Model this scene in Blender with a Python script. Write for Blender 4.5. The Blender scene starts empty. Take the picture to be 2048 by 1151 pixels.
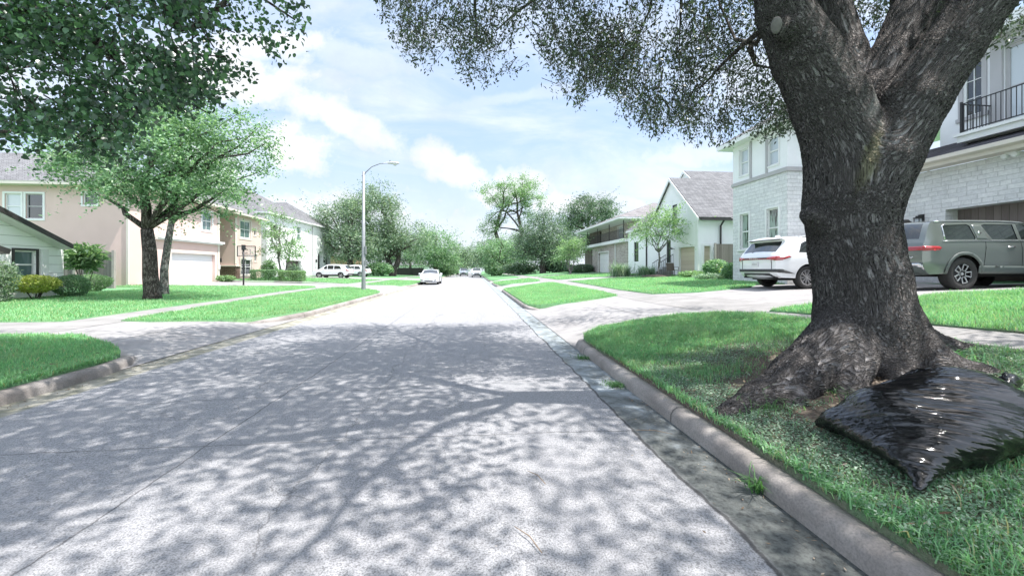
import bpy, math, random
import numpy as np
from mathutils import Vector, Matrix
from mathutils.geometry import delaunay_2d_cdt
R = math.radians
scene = bpy.context.scene
col = scene.collection
rng = np.random.default_rng(11)
random.seed(5)

# ---------------------------------------------------------------- camera
CAM_H = 1.5
YAW = math.atan(79 / 800)
CY, SY = math.cos(YAW), math.sin(YAW)
cam_d = bpy.data.cameras.new('camera')
cam = bpy.data.objects.new('camera', cam_d)
col.objects.link(cam)
cam.location = (0, 0, CAM_H)
cam.rotation_euler = (R(90), 0, -YAW)
cam_d.sensor_width = 36
cam_d.lens = 36 * 800 / 2048
cam_d.shift_y = -37.5 / 2048
cam_d.clip_start = 0.05
cam_d.clip_end = 3000
scene.camera = cam

# ---------------------------------------------------------------- light
TO_SUN = Vector((0.40, -0.10, 0.91)).normalized()
SUN_EL = math.asin(TO_SUN.z)
SUN_AZ = math.atan2(TO_SUN.x, TO_SUN.y)
sun_d = bpy.data.lights.new('sun', 'SUN')
sun_d.energy = 3.4
sun_d.angle = R(0.53)
sun_d.color = (1.0, 0.965, 0.92)
sun = bpy.data.objects.new('sun', sun_d)
col.objects.link(sun)
sun.location = (30, -10, 60)
sun.rotation_euler = TO_SUN.to_track_quat('Z', 'Y').to_euler()
scene.view_settings.view_transform = 'Standard'
scene.view_settings.look = 'None'
scene.view_settings.gamma = 1.0
scene.view_settings.exposure = 1.36
scene.cycles.max_bounces = 8
scene.cycles.diffuse_bounces = 4
scene.cycles.glossy_bounces = 3
scene.cycles.transmission_bounces = 4
scene.cycles.transparent_max_bounces = 8
scene.cycles.caustics_reflective = False
scene.cycles.caustics_refractive = False


# ---------------------------------------------------------------- node helpers
def nd(nt, kind, ins=None, **attrs):
    n = nt.nodes.new('ShaderNode' + kind)
    for k, v in attrs.items():
        setattr(n, k, v)
    for k, v in (ins or {}).items():
        s = n.inputs[k]
        if isinstance(v, bpy.types.NodeSocket):
            nt.links.new(v, s)
        elif isinstance(v, bpy.types.Node):
            nt.links.new(v.outputs[0], s)
        else:
            if isinstance(v, tuple) and len(v) == 3 and s.type == 'RGBA':
                v = (*v, 1)
            s.default_value = v
    return n


def math_n(nt, op, a, b=0.0, c=None, clamp=False):
    ins = {0: a, 1: b}
    if c is not None:
        ins[2] = c
    n = nd(nt, 'Math', ins, operation=op)
    n.use_clamp = clamp
    return n.outputs[0]


def mixc(nt, f, a, b, mode='MIX'):
    n = nt.nodes.new('ShaderNodeMix')
    n.data_type = 'RGBA'
    n.blend_type = mode
    for idx, v in ((0, f), (6, a), (7, b)):
        s = n.inputs[idx]
        if isinstance(v, bpy.types.NodeSocket):
            nt.links.new(v, s)
        elif isinstance(v, (tuple, list)):
            s.default_value = (*v[:3], 1)
        else:
            s.default_value = v
    return n.outputs[2]


def ramp(nt, fac, stops, interp='LINEAR'):
    n = nt.nodes.new('ShaderNodeValToRGB')
    nt.links.new(fac, n.inputs[0])
    n.color_ramp.interpolation = interp
    e = n.color_ramp.elements
    while len(e) < len(stops):
        e.new(0.5)
    for i, (p, c) in enumerate(stops):
        e[i].position = p
        e[i].color = (c, c, c, 1) if isinstance(c, (int, float)) else (*c, 1)
    return n.outputs[0]


def maprange(nt, v, a, b, c=0.0, d=1.0, smooth=True):
    n = nd(nt, 'MapRange', {0: v, 1: a, 2: b, 3: c, 4: d})
    if smooth:
        n.interpolation_type = 'SMOOTHSTEP'
    return n.outputs[0]


def newmat(name):
    m = bpy.data.materials.new(name)
    m.use_nodes = True
    nt = m.node_tree
    nt.nodes.clear()
    out = nt.nodes.new('ShaderNodeOutputMaterial')
    return m, nt, out


def finish(nt, out, shader):
    nt.links.new(shader.outputs[0] if isinstance(shader, bpy.types.Node) else shader, out.inputs[0])


def pos(nt, scale=(1, 1, 1), kind='Object'):
    tc = nt.nodes.new('ShaderNodeTexCoord')
    m = nd(nt, 'Mapping', {0: tc.outputs[kind]})
    m.inputs[3].default_value = scale
    return m.outputs[0]


def geo_pos(nt, scale=(1, 1, 1)):
    g = nt.nodes.new('ShaderNodeNewGeometry')
    m = nd(nt, 'Mapping', {0: g.outputs['Position']})
    m.inputs[3].default_value = scale
    return m.outputs[0]


def noise(nt, vec, scale, detail=4.0, rough=0.55, dist=0.0):
    return nd(nt, 'TexNoise', {'Vector': vec, 'Scale': scale, 'Detail': detail, 'Roughness': rough, 'Distortion': dist}).outputs[0]


def bump(nt, h, strength=0.3, dist=0.01, nrm=None):
    ins = {'Height': h, 'Strength': strength, 'Distance': dist}
    if nrm is not None:
        ins['Normal'] = nrm
    return nd(nt, 'Bump', ins).outputs[0]


def pm(name, c1, c2=None, scale=3.0, rough=0.7, bmp=0.0, bscale=60.0, metal=0.0, coat=0.0, spec=0.5, detail=5.0, bdist=0.01):
    """painted / stuccoed / plain surface: two colours mixed by noise, light bump"""
    m, nt, out = newmat(name)
    p = nd(nt, 'BsdfPrincipled', {'Roughness': rough, 'Metallic': metal, 'Coat Weight': coat, 'Coat Roughness': 0.05, 'Specular IOR Level': spec})
    v = geo_pos(nt)
    if c2 is None:
        c2 = tuple(x * 0.85 for x in c1)
    f = noise(nt, v, scale, detail)
    nt.links.new(mixc(nt, ramp(nt, f, [(0.3, 0.0), (0.7, 1.0)]), c1, c2), p.inputs['Base Color'])
    if bmp:
        nt.links.new(bump(nt, noise(nt, v, bscale, 3.0), bmp, bdist), p.inputs['Normal'])
    finish(nt, out, p)
    return m


# ---------------------------------------------------------------- sky
def build_world():
    w = bpy.data.worlds.new('World')
    scene.world = w
    w.use_nodes = True
    nt = w.node_tree
    nt.nodes.clear()
    out = nt.nodes.new('ShaderNodeOutputWorld')
    sky = nt.nodes.new('ShaderNodeTexSky')
    sky.sky_type = 'NISHITA'
    sky.sun_disc = False
    sky.sun_elevation = SUN_EL
    sky.sun_rotation = SUN_AZ
    sky.air_density = 1.1
    sky.dust_density = 2.2
    sky.ozone_density = 1.0
    tc = nt.nodes.new('ShaderNodeTexCoord')
    sep = nd(nt, 'SeparateXYZ', {0: tc.outputs['Generated']})
    x, y, z = sep.outputs
    ay = math_n(nt, 'MAXIMUM', math_n(nt, 'ABSOLUTE', y), 0.12)
    u = math_n(nt, 'DIVIDE', x, ay)
    v = math_n(nt, 'DIVIDE', z, ay)
    uv = nd(nt, 'CombineXYZ', {0: u, 1: v, 2: math_n(nt, 'MULTIPLY', math_n(nt, 'SIGN', y), 3.0)}).outputs[0]
    # distortion of cloud outlines
    nz = nd(nt, 'TexNoise', {'Vector': uv, 'Scale': 5.0, 'Detail': 8.0, 'Roughness': 0.62})
    nz2 = noise(nt, uv, 16.0, 6.0, 0.6)
    wob = math_n(nt, 'ADD', math_n(nt, 'SUBTRACT', nz.outputs[0], 0.5), math_n(nt, 'MULTIPLY', math_n(nt, 'SUBTRACT', nz2, 0.5), 0.45))
    total = None
    # heaps of cumulus: centre (u, v), half sizes, tilt, weight
    heaps = [(-0.62, 0.46, .26, .085, -.12, 1.0), (-0.48, 0.535, .20, .06, 0.1, .9), (-0.33, .37, .19, .055, -.45, .85), (-0.44, .29, .14, .075, 0, 1.0),
             (-0.60, .24, .18, .09, 0, .9), (-0.30, .52, .20, .05, -.2, .42), (-0.03, .245, .13, .05, -.35, .95), (0.10, .20, .12, .06, 0, .9),
             (0.20, .155, .12, .06, 0, .9), (-0.35, .13, .30, .075, 0, .8), (0.34, .16, .25, .05, 0, .7), (0.55, .29, .22, .05, .1, .55),
             (-0.9, .17, .3, .12, 0, .9), (0.05, .09, .35, .05, 0, .6), (-1.1, .42, .2, .09, 0, .7), (0.1, .43, .22, .022, .2, .3), (.8, .5, .3, .12, 0, .6)]
    for (cu, cv, ru, rv, tl, wt) in heaps:
        du = math_n(nt, 'SUBTRACT', u, cu)
        dv = math_n(nt, 'SUBTRACT', math_n(nt, 'SUBTRACT', v, cv), math_n(nt, 'MULTIPLY', du, tl))
        a = math_n(nt, 'POWER', math_n(nt, 'ABSOLUTE', math_n(nt, 'DIVIDE', du, ru)), 2.0)
        b = math_n(nt, 'POWER', math_n(nt, 'ABSOLUTE', math_n(nt, 'DIVIDE', dv, rv)), 2.0)
        d = math_n(nt, 'SQRT', math_n(nt, 'ADD', a, b))
        d = math_n(nt, 'ADD', d, math_n(nt, 'MULTIPLY', wob, 2.6))
        mk = maprange(nt, d, 1.15, 0.40, 0.0, wt)
        total = mk if total is None else math_n(nt, 'MAXIMUM', total, mk)
    front = math_n(nt, 'GREATER_THAN', y, 0.0)
    total = math_n(nt, 'MULTIPLY', total, front)
    # the rest of the sky: scattered cloud and thin veils
    gen = maprange(nt, noise(nt, uv, 2.2, 8.0, 0.6, 0.3), 0.55, 0.72, 0.0, 0.75)
    total = math_n(nt, 'MAXIMUM', total, math_n(nt, 'MULTIPLY', gen, math_n(nt, 'SUBTRACT', 1.0, front)))
    veil_v = nd(nt, 'Mapping', {0: uv})
    veil_v.inputs[3].default_value = (1.0, 3.2, 1)
    veil_v.inputs[2].default_value = (0, 0, R(-14))
    veil = maprange(nt, noise(nt, veil_v.outputs[0], 2.4, 7.0, 0.6, 0.4), 0.36, 0.75, 0.0, 0.6)
    hz = maprange(nt, v, 0.0, 0.34, 0.6, 0.0)
    total = math_n(nt, 'MAXIMUM', total, math_n(nt, 'MAXIMUM', veil, hz))
    shade = maprange(nt, nz.outputs[0], 0.30, 0.62, 0.84, 1.06)
    cl = nd(nt, 'VectorMath', {0: (4.25, 4.35, 4.5), 'Scale': shade}, operation='SCALE')
    soft = mixc(nt, 0.7, sky.outputs[0], (2.4, 3.15, 4.5))
    c = mixc(nt, total, soft, cl.outputs[0])
    # unseen sky overhead and behind the viewer brightened and warmed, added as fill light
    sky_fill = math_n(nt, 'MAXIMUM', maprange(nt, z, 0.58, 0.85), math_n(nt, 'SUBTRACT', 1.0, front))
    c = mixc(nt, sky_fill, c, nd(nt, 'VectorMath', {0: c, 1: (2.04, 1.92, 1.76)}, operation='MULTIPLY').outputs[0])
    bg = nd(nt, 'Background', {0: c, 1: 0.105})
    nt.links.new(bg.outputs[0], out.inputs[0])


build_world()


# ---------------------------------------------------------------- scene helpers
def props(o, label=None, cat=None, group=None, kind=None):
    if label:
        o['label'] = label
    if cat:
        o['category'] = cat
    if group:
        o['group'] = group
    if kind:
        o['kind'] = kind
    return o


def thing(name, label, cat, loc=(0, 0, 0), rotz=0.0, group=None):
    o = bpy.data.objects.new(name, None)
    o.empty_display_size = 0.3
    col.objects.link(o)
    o.location = loc
    o.rotation_euler = (0, 0, rotz)
    return props(o, label, cat, group)


def chain_matrix(o):
    m = Matrix.Identity(4)
    while o is not None:
        m = o.matrix_basis @ m
        o = o.parent
    return m


def raw_mesh(name, V, F=None, quads=None, tris=None):
    me = bpy.data.meshes.new(name)
    V = np.asarray(V, dtype=np.float32)
    if F is not None:
        me.from_pydata([tuple(map(float, p)) for p in V], [], F)
    else:
        idx = quads if quads is not None else tris
        idx = np.asarray(idx, dtype=np.int32)
        k = idx.shape[1]
        me.vertices.add(len(V))
        me.vertices.foreach_set('co', V.ravel())
        me.loops.add(idx.size)
        me.loops.foreach_set('vertex_index', idx.ravel())
        me.polygons.add(len(idx))
        me.polygons.foreach_set('loop_start', np.arange(0, idx.size, k, dtype=np.int32))
        me.polygons.foreach_set('loop_total', np.full(len(idx), k, dtype=np.int32))
    me.update(calc_edges=True)
    return me


def link_mesh(name, me, mat, parent=None, smooth=False, local=False):
    if mat is not None:
        me.materials.append(mat)
    if smooth:
        me.polygons.foreach_set('use_smooth', np.ones(len(me.polygons), dtype=bool))
    o = bpy.data.objects.new(name, me)
    col.objects.link(o)
    if parent is not None:
        o.parent = parent
        if not local:
            me.transform(chain_matrix(parent).inverted())
    return o


class MB:
    """collects shapes that become one mesh"""

    def __init__(s):
        s.v, s.f = [], []

    def add(s, verts, faces):
        b = len(s.v)
        s.v.extend([tuple(map(float, p)) for p in verts])
        s.f.extend([tuple(b + i for i in f) for f in faces])

    def poly(s, pts):
        s.add(pts, [tuple(range(len(pts)))])

    def box(s, x0, y0, z0, x1, y1, z1):
        x0, x1 = min(x0, x1), max(x0, x1)
        y0, y1 = min(y0, y1), max(y0, y1)
        z0, z1 = min(z0, z1), max(z0, z1)
        s.add([(x0, y0, z0), (x1, y0, z0), (x1, y1, z0), (x0, y1, z0), (x0, y0, z1), (x1, y0, z1), (x1, y1, z1), (x0, y1, z1)],
              [(0, 3, 2, 1), (4, 5, 6, 7), (0, 1, 5, 4), (1, 2, 6, 5), (2, 3, 7, 6), (3, 0, 4, 7)])

    def bar(s, p, q, w, h, up=(0, 0, 1)):
        p, q = Vector(p), Vector(q)
        d = (q - p).normalized()
        up = Vector(up)
        if abs(d.dot(up)) > 0.98:
            up = Vector((1, 0, 0))
        a = d.cross(up).normalized() * (w / 2)
        b = a.cross(d).normalized() * (h / 2)
        c = [p - a - b, p + a - b, p + a + b, p - a + b, q - a - b, q + a - b, q + a + b, q - a + b]
        s.add(c, [(0, 3, 2, 1), (4, 5, 6, 7), (0, 1, 5, 4), (1, 2, 6, 5), (2, 3, 7, 6), (3, 0, 4, 7)])

    def tube(s, pts, radii, n=8, cap=True):
        pts = [Vector(p) for p in pts]
        if not hasattr(radii, '__len__'):
            radii = [radii] * len(pts)
        rings, ref = [], None
        for i, p in enumerate(pts):
            d = (pts[min(i + 1, len(pts) - 1)] - pts[max(i - 1, 0)])
            d = d.normalized() if d.length > 1e-9 else Vector((0, 0, 1))
            if ref is None:
                ref = Vector((1, 0, 0)) if abs(d.x) < 0.8 else Vector((0, 1, 0))
            a = (ref - d * ref.dot(d)).normalized()
            ref = a
            b = d.cross(a)
            rings.append([p + (a * math.cos(t) + b * math.sin(t)) * radii[i] for t in [2 * math.pi * k / n for k in range(n)]])
        V = [q for r in rings for q in r]
        F = []
        for i in range(len(pts) - 1):
            for k in range(n):
                k2 = (k + 1) % n
                F.append((i * n + k, i * n + k2, (i + 1) * n + k2, (i + 1) * n + k))
        if cap:
            F.append(tuple(range(n - 1, -1, -1)))
            F.append(tuple((len(pts) - 1) * n + k for k in range(n)))
        s.add(V, F)

    def lathe(s, prof, o=(0, 0, 0), axis='Z', n=24):
        V, F = [], []
        for r, h in prof:
            for k in range(n):
                t = 2 * math.pi * k / n
                c, d = r * math.cos(t), r * math.sin(t)
                V.append({'Z': (o[0] + c, o[1] + d, o[2] + h), 'Y': (o[0] + c, o[1] + h, o[2] + d), 'X': (o[0] + h, o[1] + c, o[2] + d)}[axis])
        for i in range(len(prof) - 1):
            for k in range(n):
                k2 = (k + 1) % n
                F.append((i * n + k, i * n + k2, (i + 1) * n + k2, (i + 1) * n + k))
        s.add(V, F)

    def prism(s, pts, ext):
        """closed planar polygon pts pushed along the vector ext"""
        n = len(pts)
        e = Vector(ext)
        V = [Vector(p) for p in pts] + [Vector(p) + e for p in pts]
        F = [tuple(range(n - 1, -1, -1)), tuple(range(n, 2 * n))] + [(i, (i + 1) % n, (i + 1) % n + n, i + n) for i in range(n)]
        s.add(V, F)

    def build(s, name, mat, parent=None, smooth=False, local=False, bevel=0.0):
        me = bpy.data.meshes.new(name)
        me.from_pydata(s.v, [], s.f)
        me.update()
        o = link_mesh(name, me, mat, parent, smooth, local)
        if bevel:
            b = o.modifiers.new('bevel', 'BEVEL')
            b.width = bevel
            b.segments = 2
            b.limit_method = 'ANGLE'
        return o


def copy_tree(o, parent=None):
    c = o.copy()
    col.objects.link(c)
    c.parent = parent
    for ch in list(o.children):
        copy_tree(ch, c)
    return c


def at(px, py, f):
    """a point at view distance f along a measured bearing and height angle from the eye"""
    r = (px - 1024) / 800 * f
    return Vector((r * CY + f * SY, f * CY - r * SY, CAM_H - (py - 538) / 800 * f))


# ---------------------------------------------------------------- lie of the land
def sstep(t):
    t = np.clip(t, 0, 1)
    return t * t * (3 - 2 * t)


def H(x, y):
    x = np.asarray(x, dtype=float)
    y = np.asarray(y, dtype=float)
    A = 1 - .18 * sstep((y - 7.5) / 5.0)
    d = np.maximum(0, x - 2.12)
    zr = .15 + .100 * A * np.minimum(d, 8) + (.03 + .02 * np.clip((y - 12) / 6, 0, 1)) * np.clip(d - 8, 0, 8)
    e = np.maximum(0, -5.3 - x)
    zl = .15 + .025 * np.minimum(e, 22)
    return np.where(x >= 1.9, zr, np.where(x <= -5.15, zl, 0.0))


def Hd(x, y):
    """driveways: ramp up from the gutter"""
    x = np.asarray(x, dtype=float)
    d = np.where(x > 0, x - 1.9, -5.15 - x)
    return 0.012 + (H(x, y) - 0.012) * sstep(d / 1.5)


def inside(poly, P):
    poly = np.asarray(poly, float)
    P = np.asarray(P, float)
    x, y = P[:, 0], P[:, 1]
    c = np.zeros(len(P), bool)
    j = len(poly) - 1
    for i in range(len(poly)):
        xi, yi = poly[i]
        xj, yj = poly[j]
        if yi != yj:
            c ^= ((yi > y) != (yj > y)) & (x < (xj - xi) * (y - yi) / (yj - yi) + xi)
        j = i
    return c


def resample(poly, step, closed=True):
    out = []
    n = len(poly)
    for i in range(n if closed else n - 1):
        a, b = np.array(poly[i], float), np.array(poly[(i + 1) % n], float)
        k = max(1, int(np.hypot(*(b - a)) / step))
        for t in range(k):
            out.append(tuple(a + (b - a) * t / k))
    if not closed:
        out.append(tuple(poly[-1]))
    return out


def smooth_poly(poly, it=2):
    p = [np.array(q, float) for q in poly]
    for _ in range(it):
        q = []
        for i in range(len(p)):
            a, b = p[i], p[(i + 1) % len(p)]
            q += [a * .75 + b * .25, a * .25 + b * .75]
        p = q
    return [tuple(q) for q in p]


def sheet(name, poly, zf, step, mat, skirt=0.0, kind='structure', jitter=0.0):
    b = resample(poly, step)
    nb = len(b)
    bx = np.array(b)
    x0, y0 = bx.min(0)
    x1, y1 = bx.max(0)
    g = np.stack(np.meshgrid(np.arange(x0 + step / 2, x1, step), np.arange(y0 + step / 2, y1, step)), -1).reshape(-1, 2)
    g = g[inside(poly, g)]
    if jitter and len(g):
        g = g + rng.normal(0, jitter * step, g.shape)
        g = g[inside(poly, g)]
    pts = [Vector((float(p[0]), float(p[1]))) for p in b] + [Vector((float(p[0]), float(p[1]))) for p in g]
    vv, ee, ff, *_ = delaunay_2d_cdt(pts, [(i, (i + 1) % nb) for i in range(nb)], [], 0, 1e-4)
    V = np.array([(p.x, p.y) for p in vv])
    cen = np.array([V[list(f)].mean(0) for f in ff])
    keep = inside(poly, cen)
    F = [tuple(f) for f, k in zip(ff, keep) if k]
    Z = np.asarray(zf(V[:, 0], V[:, 1]), float)
    V3 = [(V[i, 0], V[i, 1], Z[i]) for i in range(len(V))]
    if skirt:
        cnt = {}
        for f in F:
            for i in range(len(f)):
                e = (f[i], f[(i + 1) % len(f)])
                cnt[tuple(sorted(e))] = (cnt.get(tuple(sorted(e)), (0,))[0] + 1, e)
        for k, (c, e) in cnt.items():
            if c == 1:
                a, d = e
                n = len(V3)
                V3 += [(V3[a][0], V3[a][1], V3[a][2] - skirt), (V3[d][0], V3[d][1], V3[d][2] - skirt)]
                F.append((d, a, n, n + 1))
    me = raw_mesh(name, V3, F)
    o = link_mesh(name, me, mat, smooth=True)
    o['kind'] = kind
    return o
# ================================================================ MATERIALS OF THE SETTING
def mat_road():
    m, nt, out = newmat('road concrete')
    v = geo_pos(nt)
    sep = nd(nt, 'SeparateXYZ', {0: v})
    x, y = sep.outputs[0], sep.outputs[1]
    f1 = noise(nt, v, 105, 2.0, 0.7)
    f2 = nd(nt, 'TexVoronoi', {'Vector': v, 'Scale': 75.0}).outputs['Distance']
    f3 = noise(nt, v, 1.1, 5.0, 0.6)
    f4 = noise(nt, v, 46, 3.0, 0.65)
    spk = ramp(nt, f1, [(0.38, 0.0), (0.48, 0.55), (0.56, 0.92), (0.68, 1.0)])
    spk = mixc(nt, 0.35, spk, ramp(nt, f4, [(0.32, 0.2), (0.62, 1.0)]))
    base = mixc(nt, spk, (0.065, 0.066, 0.073), (0.385, 0.385, 0.40))
    base = mixc(nt, ramp(nt, f2, [(0.0, 0.55), (0.25, 0.0)]), base, (0.58, 0.57, 0.56))
    base = mixc(nt, ramp(nt, f3, [(0.3, 0.0), (0.75, 0.28)]), base, (0.27, 0.265, 0.26))
    # joints and cracks
    wig = math_n(nt, 'SUBTRACT', noise(nt, v, 0.9, 7.0, 0.62), 0.5)
    wig2 = math_n(nt, 'SUBTRACT', noise(nt, v, 5.0, 4.0, 0.6), 0.5)
    crack = None

    def line(coord, at_, amp, amp2, w, weight, gate=None):
        nonlocal crack
        d = math_n(nt, 'ABSOLUTE', math_n(nt, 'ADD', math_n(nt, 'SUBTRACT', coord, at_), math_n(nt, 'ADD', math_n(nt, 'MULTIPLY', wig, amp), math_n(nt, 'MULTIPLY', wig2, amp2))))
        k = maprange(nt, d, w, w * 0.3, 0.0, weight)
        if gate is not None:
            k = math_n(nt, 'MULTIPLY', k, gate)
        crack = k if crack is None else math_n(nt, 'MAXIMUM', crack, k)
    line(x, -2.22, 0.10, 0.05, 0.010, 0.6)
    line(x, -1.13, 0.75, 0.16, 0.008, 0.4)
    line(x, 0.25, 1.5, 0.2, 0.010, 0.4, maprange(nt, y, 5.5, 6.5))
    yy = math_n(nt, 'MODULO', math_n(nt, 'ADD', y, 62.7), 9.1)
    line(yy, 2.6, 0.12, 0.05, 0.010, 0.5)
    line(math_n(nt, 'SUBTRACT', y, math_n(nt, 'MULTIPLY', x, 0.12)), 5.2, 0.5, 0.12, 0.009, 0.5)
    vor = nd(nt, 'TexVoronoi', {'Vector': nd(nt, 'VectorMath', {0: v, 1: nd(nt, 'VectorMath', {0: nd(nt, 'TexNoise', {'Vector': v, 'Scale': 1.3, 'Detail': 6.0}).outputs['Color'], 'Scale': 0.9}, operation='SCALE').outputs[0]}, operation='ADD').outputs[0], 'Scale': 0.36}, feature='DISTANCE_TO_EDGE')
    fine = maprange(nt, vor.outputs['Distance'], 0.003, 0.001, 0.0, 0.35)
    fine = math_n(nt, 'MULTIPLY', fine, maprange(nt, noise(nt, v, 0.45, 2.0), 0.44, 0.55))
    crack = math_n(nt, 'MAXIMUM', crack, fine)
    base = mixc(nt, crack, base, (0.035, 0.033, 0.033))
    # brown worn streaks along tyre paths, rust spots
    st = noise(nt, nd(nt, 'Mapping', {0: v, 3: (1.3, 0.12, 1)}).outputs[0], 1.6, 4.0)
    base = mixc(nt, ramp(nt, st, [(0.45, 0.0), (0.8, 0.30)]), base, (0.30, 0.29, 0.30))
    oil = noise(nt, v, 2.3, 3.0, .5)
    base = mixc(nt, math_n(nt, 'MULTIPLY', ramp(nt, oil, [(0.66, 0.0), (0.74, 0.5)]), maprange(nt, noise(nt, v, .35, 2.0), .5, .6)), base, (0.09, 0.09, 0.095))
    # gutters at both sides
    edge = math_n(nt, 'MULTIPLY', math_n(nt, 'SUBTRACT', noise(nt, v, 1.6, 7.0, 0.6), 0.5), 0.20)
    gr = maprange(nt, math_n(nt, 'ADD', x, edge), 1.46, 1.53)
    gl = maprange(nt, math_n(nt, 'ADD', x, edge), -4.70, -4.78)
    n1 = noise(nt, v, 3.0, 7.0, 0.65, 0.4)
    n2 = noise(nt, v, 26, 5.0, 0.7)
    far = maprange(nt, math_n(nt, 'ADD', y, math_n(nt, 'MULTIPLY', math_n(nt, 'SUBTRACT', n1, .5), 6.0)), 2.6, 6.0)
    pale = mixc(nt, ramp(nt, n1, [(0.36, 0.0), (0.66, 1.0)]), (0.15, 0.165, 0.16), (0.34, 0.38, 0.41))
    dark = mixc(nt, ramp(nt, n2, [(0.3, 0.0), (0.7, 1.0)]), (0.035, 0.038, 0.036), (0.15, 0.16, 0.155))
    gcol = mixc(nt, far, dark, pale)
    gcol = mixc(nt, ramp(nt, n2, [(0.55, 0.0), (0.75, 0.5)]), gcol, (0.06, 0.075, 0.05))
    tan = mixc(nt, ramp(nt, n1, [(0.4, 0.0), (0.6, 1.0)]), (0.20, 0.195, 0.15), (0.36, 0.34, 0.29))
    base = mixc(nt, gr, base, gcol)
    base = mixc(nt, gl, base, tan)
    # the ragged broken edge where the road surface meets the gutter
    e1 = math_n(nt, 'ABSOLUTE', math_n(nt, 'SUBTRACT', math_n(nt, 'ADD', x, edge), 1.49))
    base = mixc(nt, maprange(nt, e1, 0.022, 0.006, 0.0, 0.8), base, (0.03, 0.03, 0.03))
    hgt = math_n(nt, 'SUBTRACT', math_n(nt, 'ADD', f1, math_n(nt, 'MULTIPLY', f4, 0.6)), math_n(nt, 'MULTIPLY', crack, 3.0))
    p = nd(nt, 'BsdfPrincipled', {'Base Color': base, 'Roughness': 0.85, 'Specular IOR Level': 0.3, 'Normal': bump(nt, hgt, 0.55, 0.006)})
    finish(nt, out, p)
    return m


def mat_concrete(name, a, b, joints=None, dirt=0.25):
    m, nt, out = newmat(name)
    v = geo_pos(nt)
    sep = nd(nt, 'SeparateXYZ', {0: v})
    f = noise(nt, v, 1.4, 6.0, 0.62)
    g = noise(nt, v, 70, 3.0, 0.65)
    c = mixc(nt, ramp(nt, f, [(0.3, 0.0), (0.7, 1.0)]), a, b)
    c = mixc(nt, ramp(nt, g, [(0.3, dirt), (0.6, 0.0)]), c, (0.10, 0.10, 0.095))
    sp = noise(nt, v, 5.0, 6.0, 0.7)
    c = mixc(nt, ramp(nt, sp, [(0.56, 0.0), (0.72, 0.35)]), c, (0.16, 0.155, 0.14))
    h = g
    if joints:
        wig = math_n(nt, 'MULTIPLY', math_n(nt, 'SUBTRACT', noise(nt, v, 4.0, 4.0), 0.5), 0.03)
        k = None
        for ax, step, off in joints:
            w = math_n(nt, 'MODULO', math_n(nt, 'ADD', math_n(nt, 'ADD', sep.outputs[ax], 200 * step + off), wig), step)
            d = math_n(nt, 'ABSOLUTE', math_n(nt, 'SUBTRACT', w, step / 2))
            q = maprange(nt, d, 0.016, 0.006, 0.0, 0.75)
            k = q if k is None else math_n(nt, 'MAXIMUM', k, q)
        c = mixc(nt, k, c, (0.07, 0.065, 0.06))
        h = math_n(nt, 'SUBTRACT', g, math_n(nt, 'MULTIPLY', k, 3.0))
    p = nd(nt, 'BsdfPrincipled', {'Base Color': c, 'Roughness': 0.85, 'Specular IOR Level': 0.3, 'Normal': bump(nt, h, 0.4, 0.006)})
    finish(nt, out, p)
    return m


def mat_lawn():
    m, nt, out = newmat('lawn soil and turf')
    v = geo_pos(nt)
    a = noise(nt, v, 26, 5.0, 0.7)
    b = noise(nt, v, 1.1, 5.0, 0.6)
    c = mixc(nt, ramp(nt, a, [(0.3, 0.0), (0.7, 1.0)]), (0.065, 0.165, 0.08), (0.15, 0.34, 0.165))
    c = mixc(nt, ramp(nt, b, [(0.35, 0.0), (0.72, 0.6)]), c, (0.21, 0.31, 0.15))
    # bare soil and litter round the big oak
    d = nd(nt, 'VectorMath', {0: v, 1: (4.0, 4.2, 0.4)}, operation='DISTANCE').outputs['Value']
    d = math_n(nt, 'ADD', d, math_n(nt, 'MULTIPLY', math_n(nt, 'SUBTRACT', noise(nt, v, 1.7, 5.0), 0.5), 3.4))
    k = maprange(nt, d, 4.3, 2.0)
    soil = mixc(nt, ramp(nt, noise(nt, v, 38, 6.0, 0.75), [(0.3, 0.0), (0.7, 1.0)]), (0.06, 0.047, 0.038), (0.27, 0.225, 0.185))
    c = mixc(nt, k, c, soil)
    p = nd(nt, 'BsdfPrincipled', {'Base Color': c, 'Roughness': 0.95, 'Specular IOR Level': 0.1, 'Normal': bump(nt, a, 0.8, 0.03)})
    finish(nt, out, p)
    return m


def mat_leaf(name, a, b, c3=None, trans=0.38, rough=0.42, spec=0.4, patch=None):
    """leaves or blades: every one its own tone, light passes through them"""
    m, nt, out = newmat(name)
    g = nt.nodes.new('ShaderNodeNewGeometry')
    rnd = g.outputs['Random Per Island']
    if c3:
        colr = ramp(nt, rnd, [(0.0, a), (0.6, b), (1.0, c3)])
    else:
        colr = ramp(nt, rnd, [(0.0, a), (1.0, b)])
    big = noise(nt, geo_pos(nt), 0.8, 3.0)
    colr = mixc(nt, 1.0, colr, ramp(nt, big, [(0.3, 0.78), (0.7, 1.15)]), 'MULTIPLY')
    if patch:
        pn = noise(nt, geo_pos(nt), 1.5, 6.0, .65)
        colr = mixc(nt, ramp(nt, pn, [(.42, 0.0), (.68, .7)]), colr, patch)
        colr = mixc(nt, math_n(nt, 'GREATER_THAN', rnd, .93), colr, (.42, .40, .24))
    p = nd(nt, 'BsdfPrincipled', {'Base Color': colr, 'Roughness': rough, 'Specular IOR Level': spec})
    t = nd(nt, 'BsdfTranslucent', {'Color': mixc(nt, 1.0, colr, (1.25, 1.35, 0.8), 'MULTIPLY')})
    mx = nd(nt, 'MixShader', {0: trans, 1: p, 2: t})
    finish(nt, out, mx)
    return m


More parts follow.
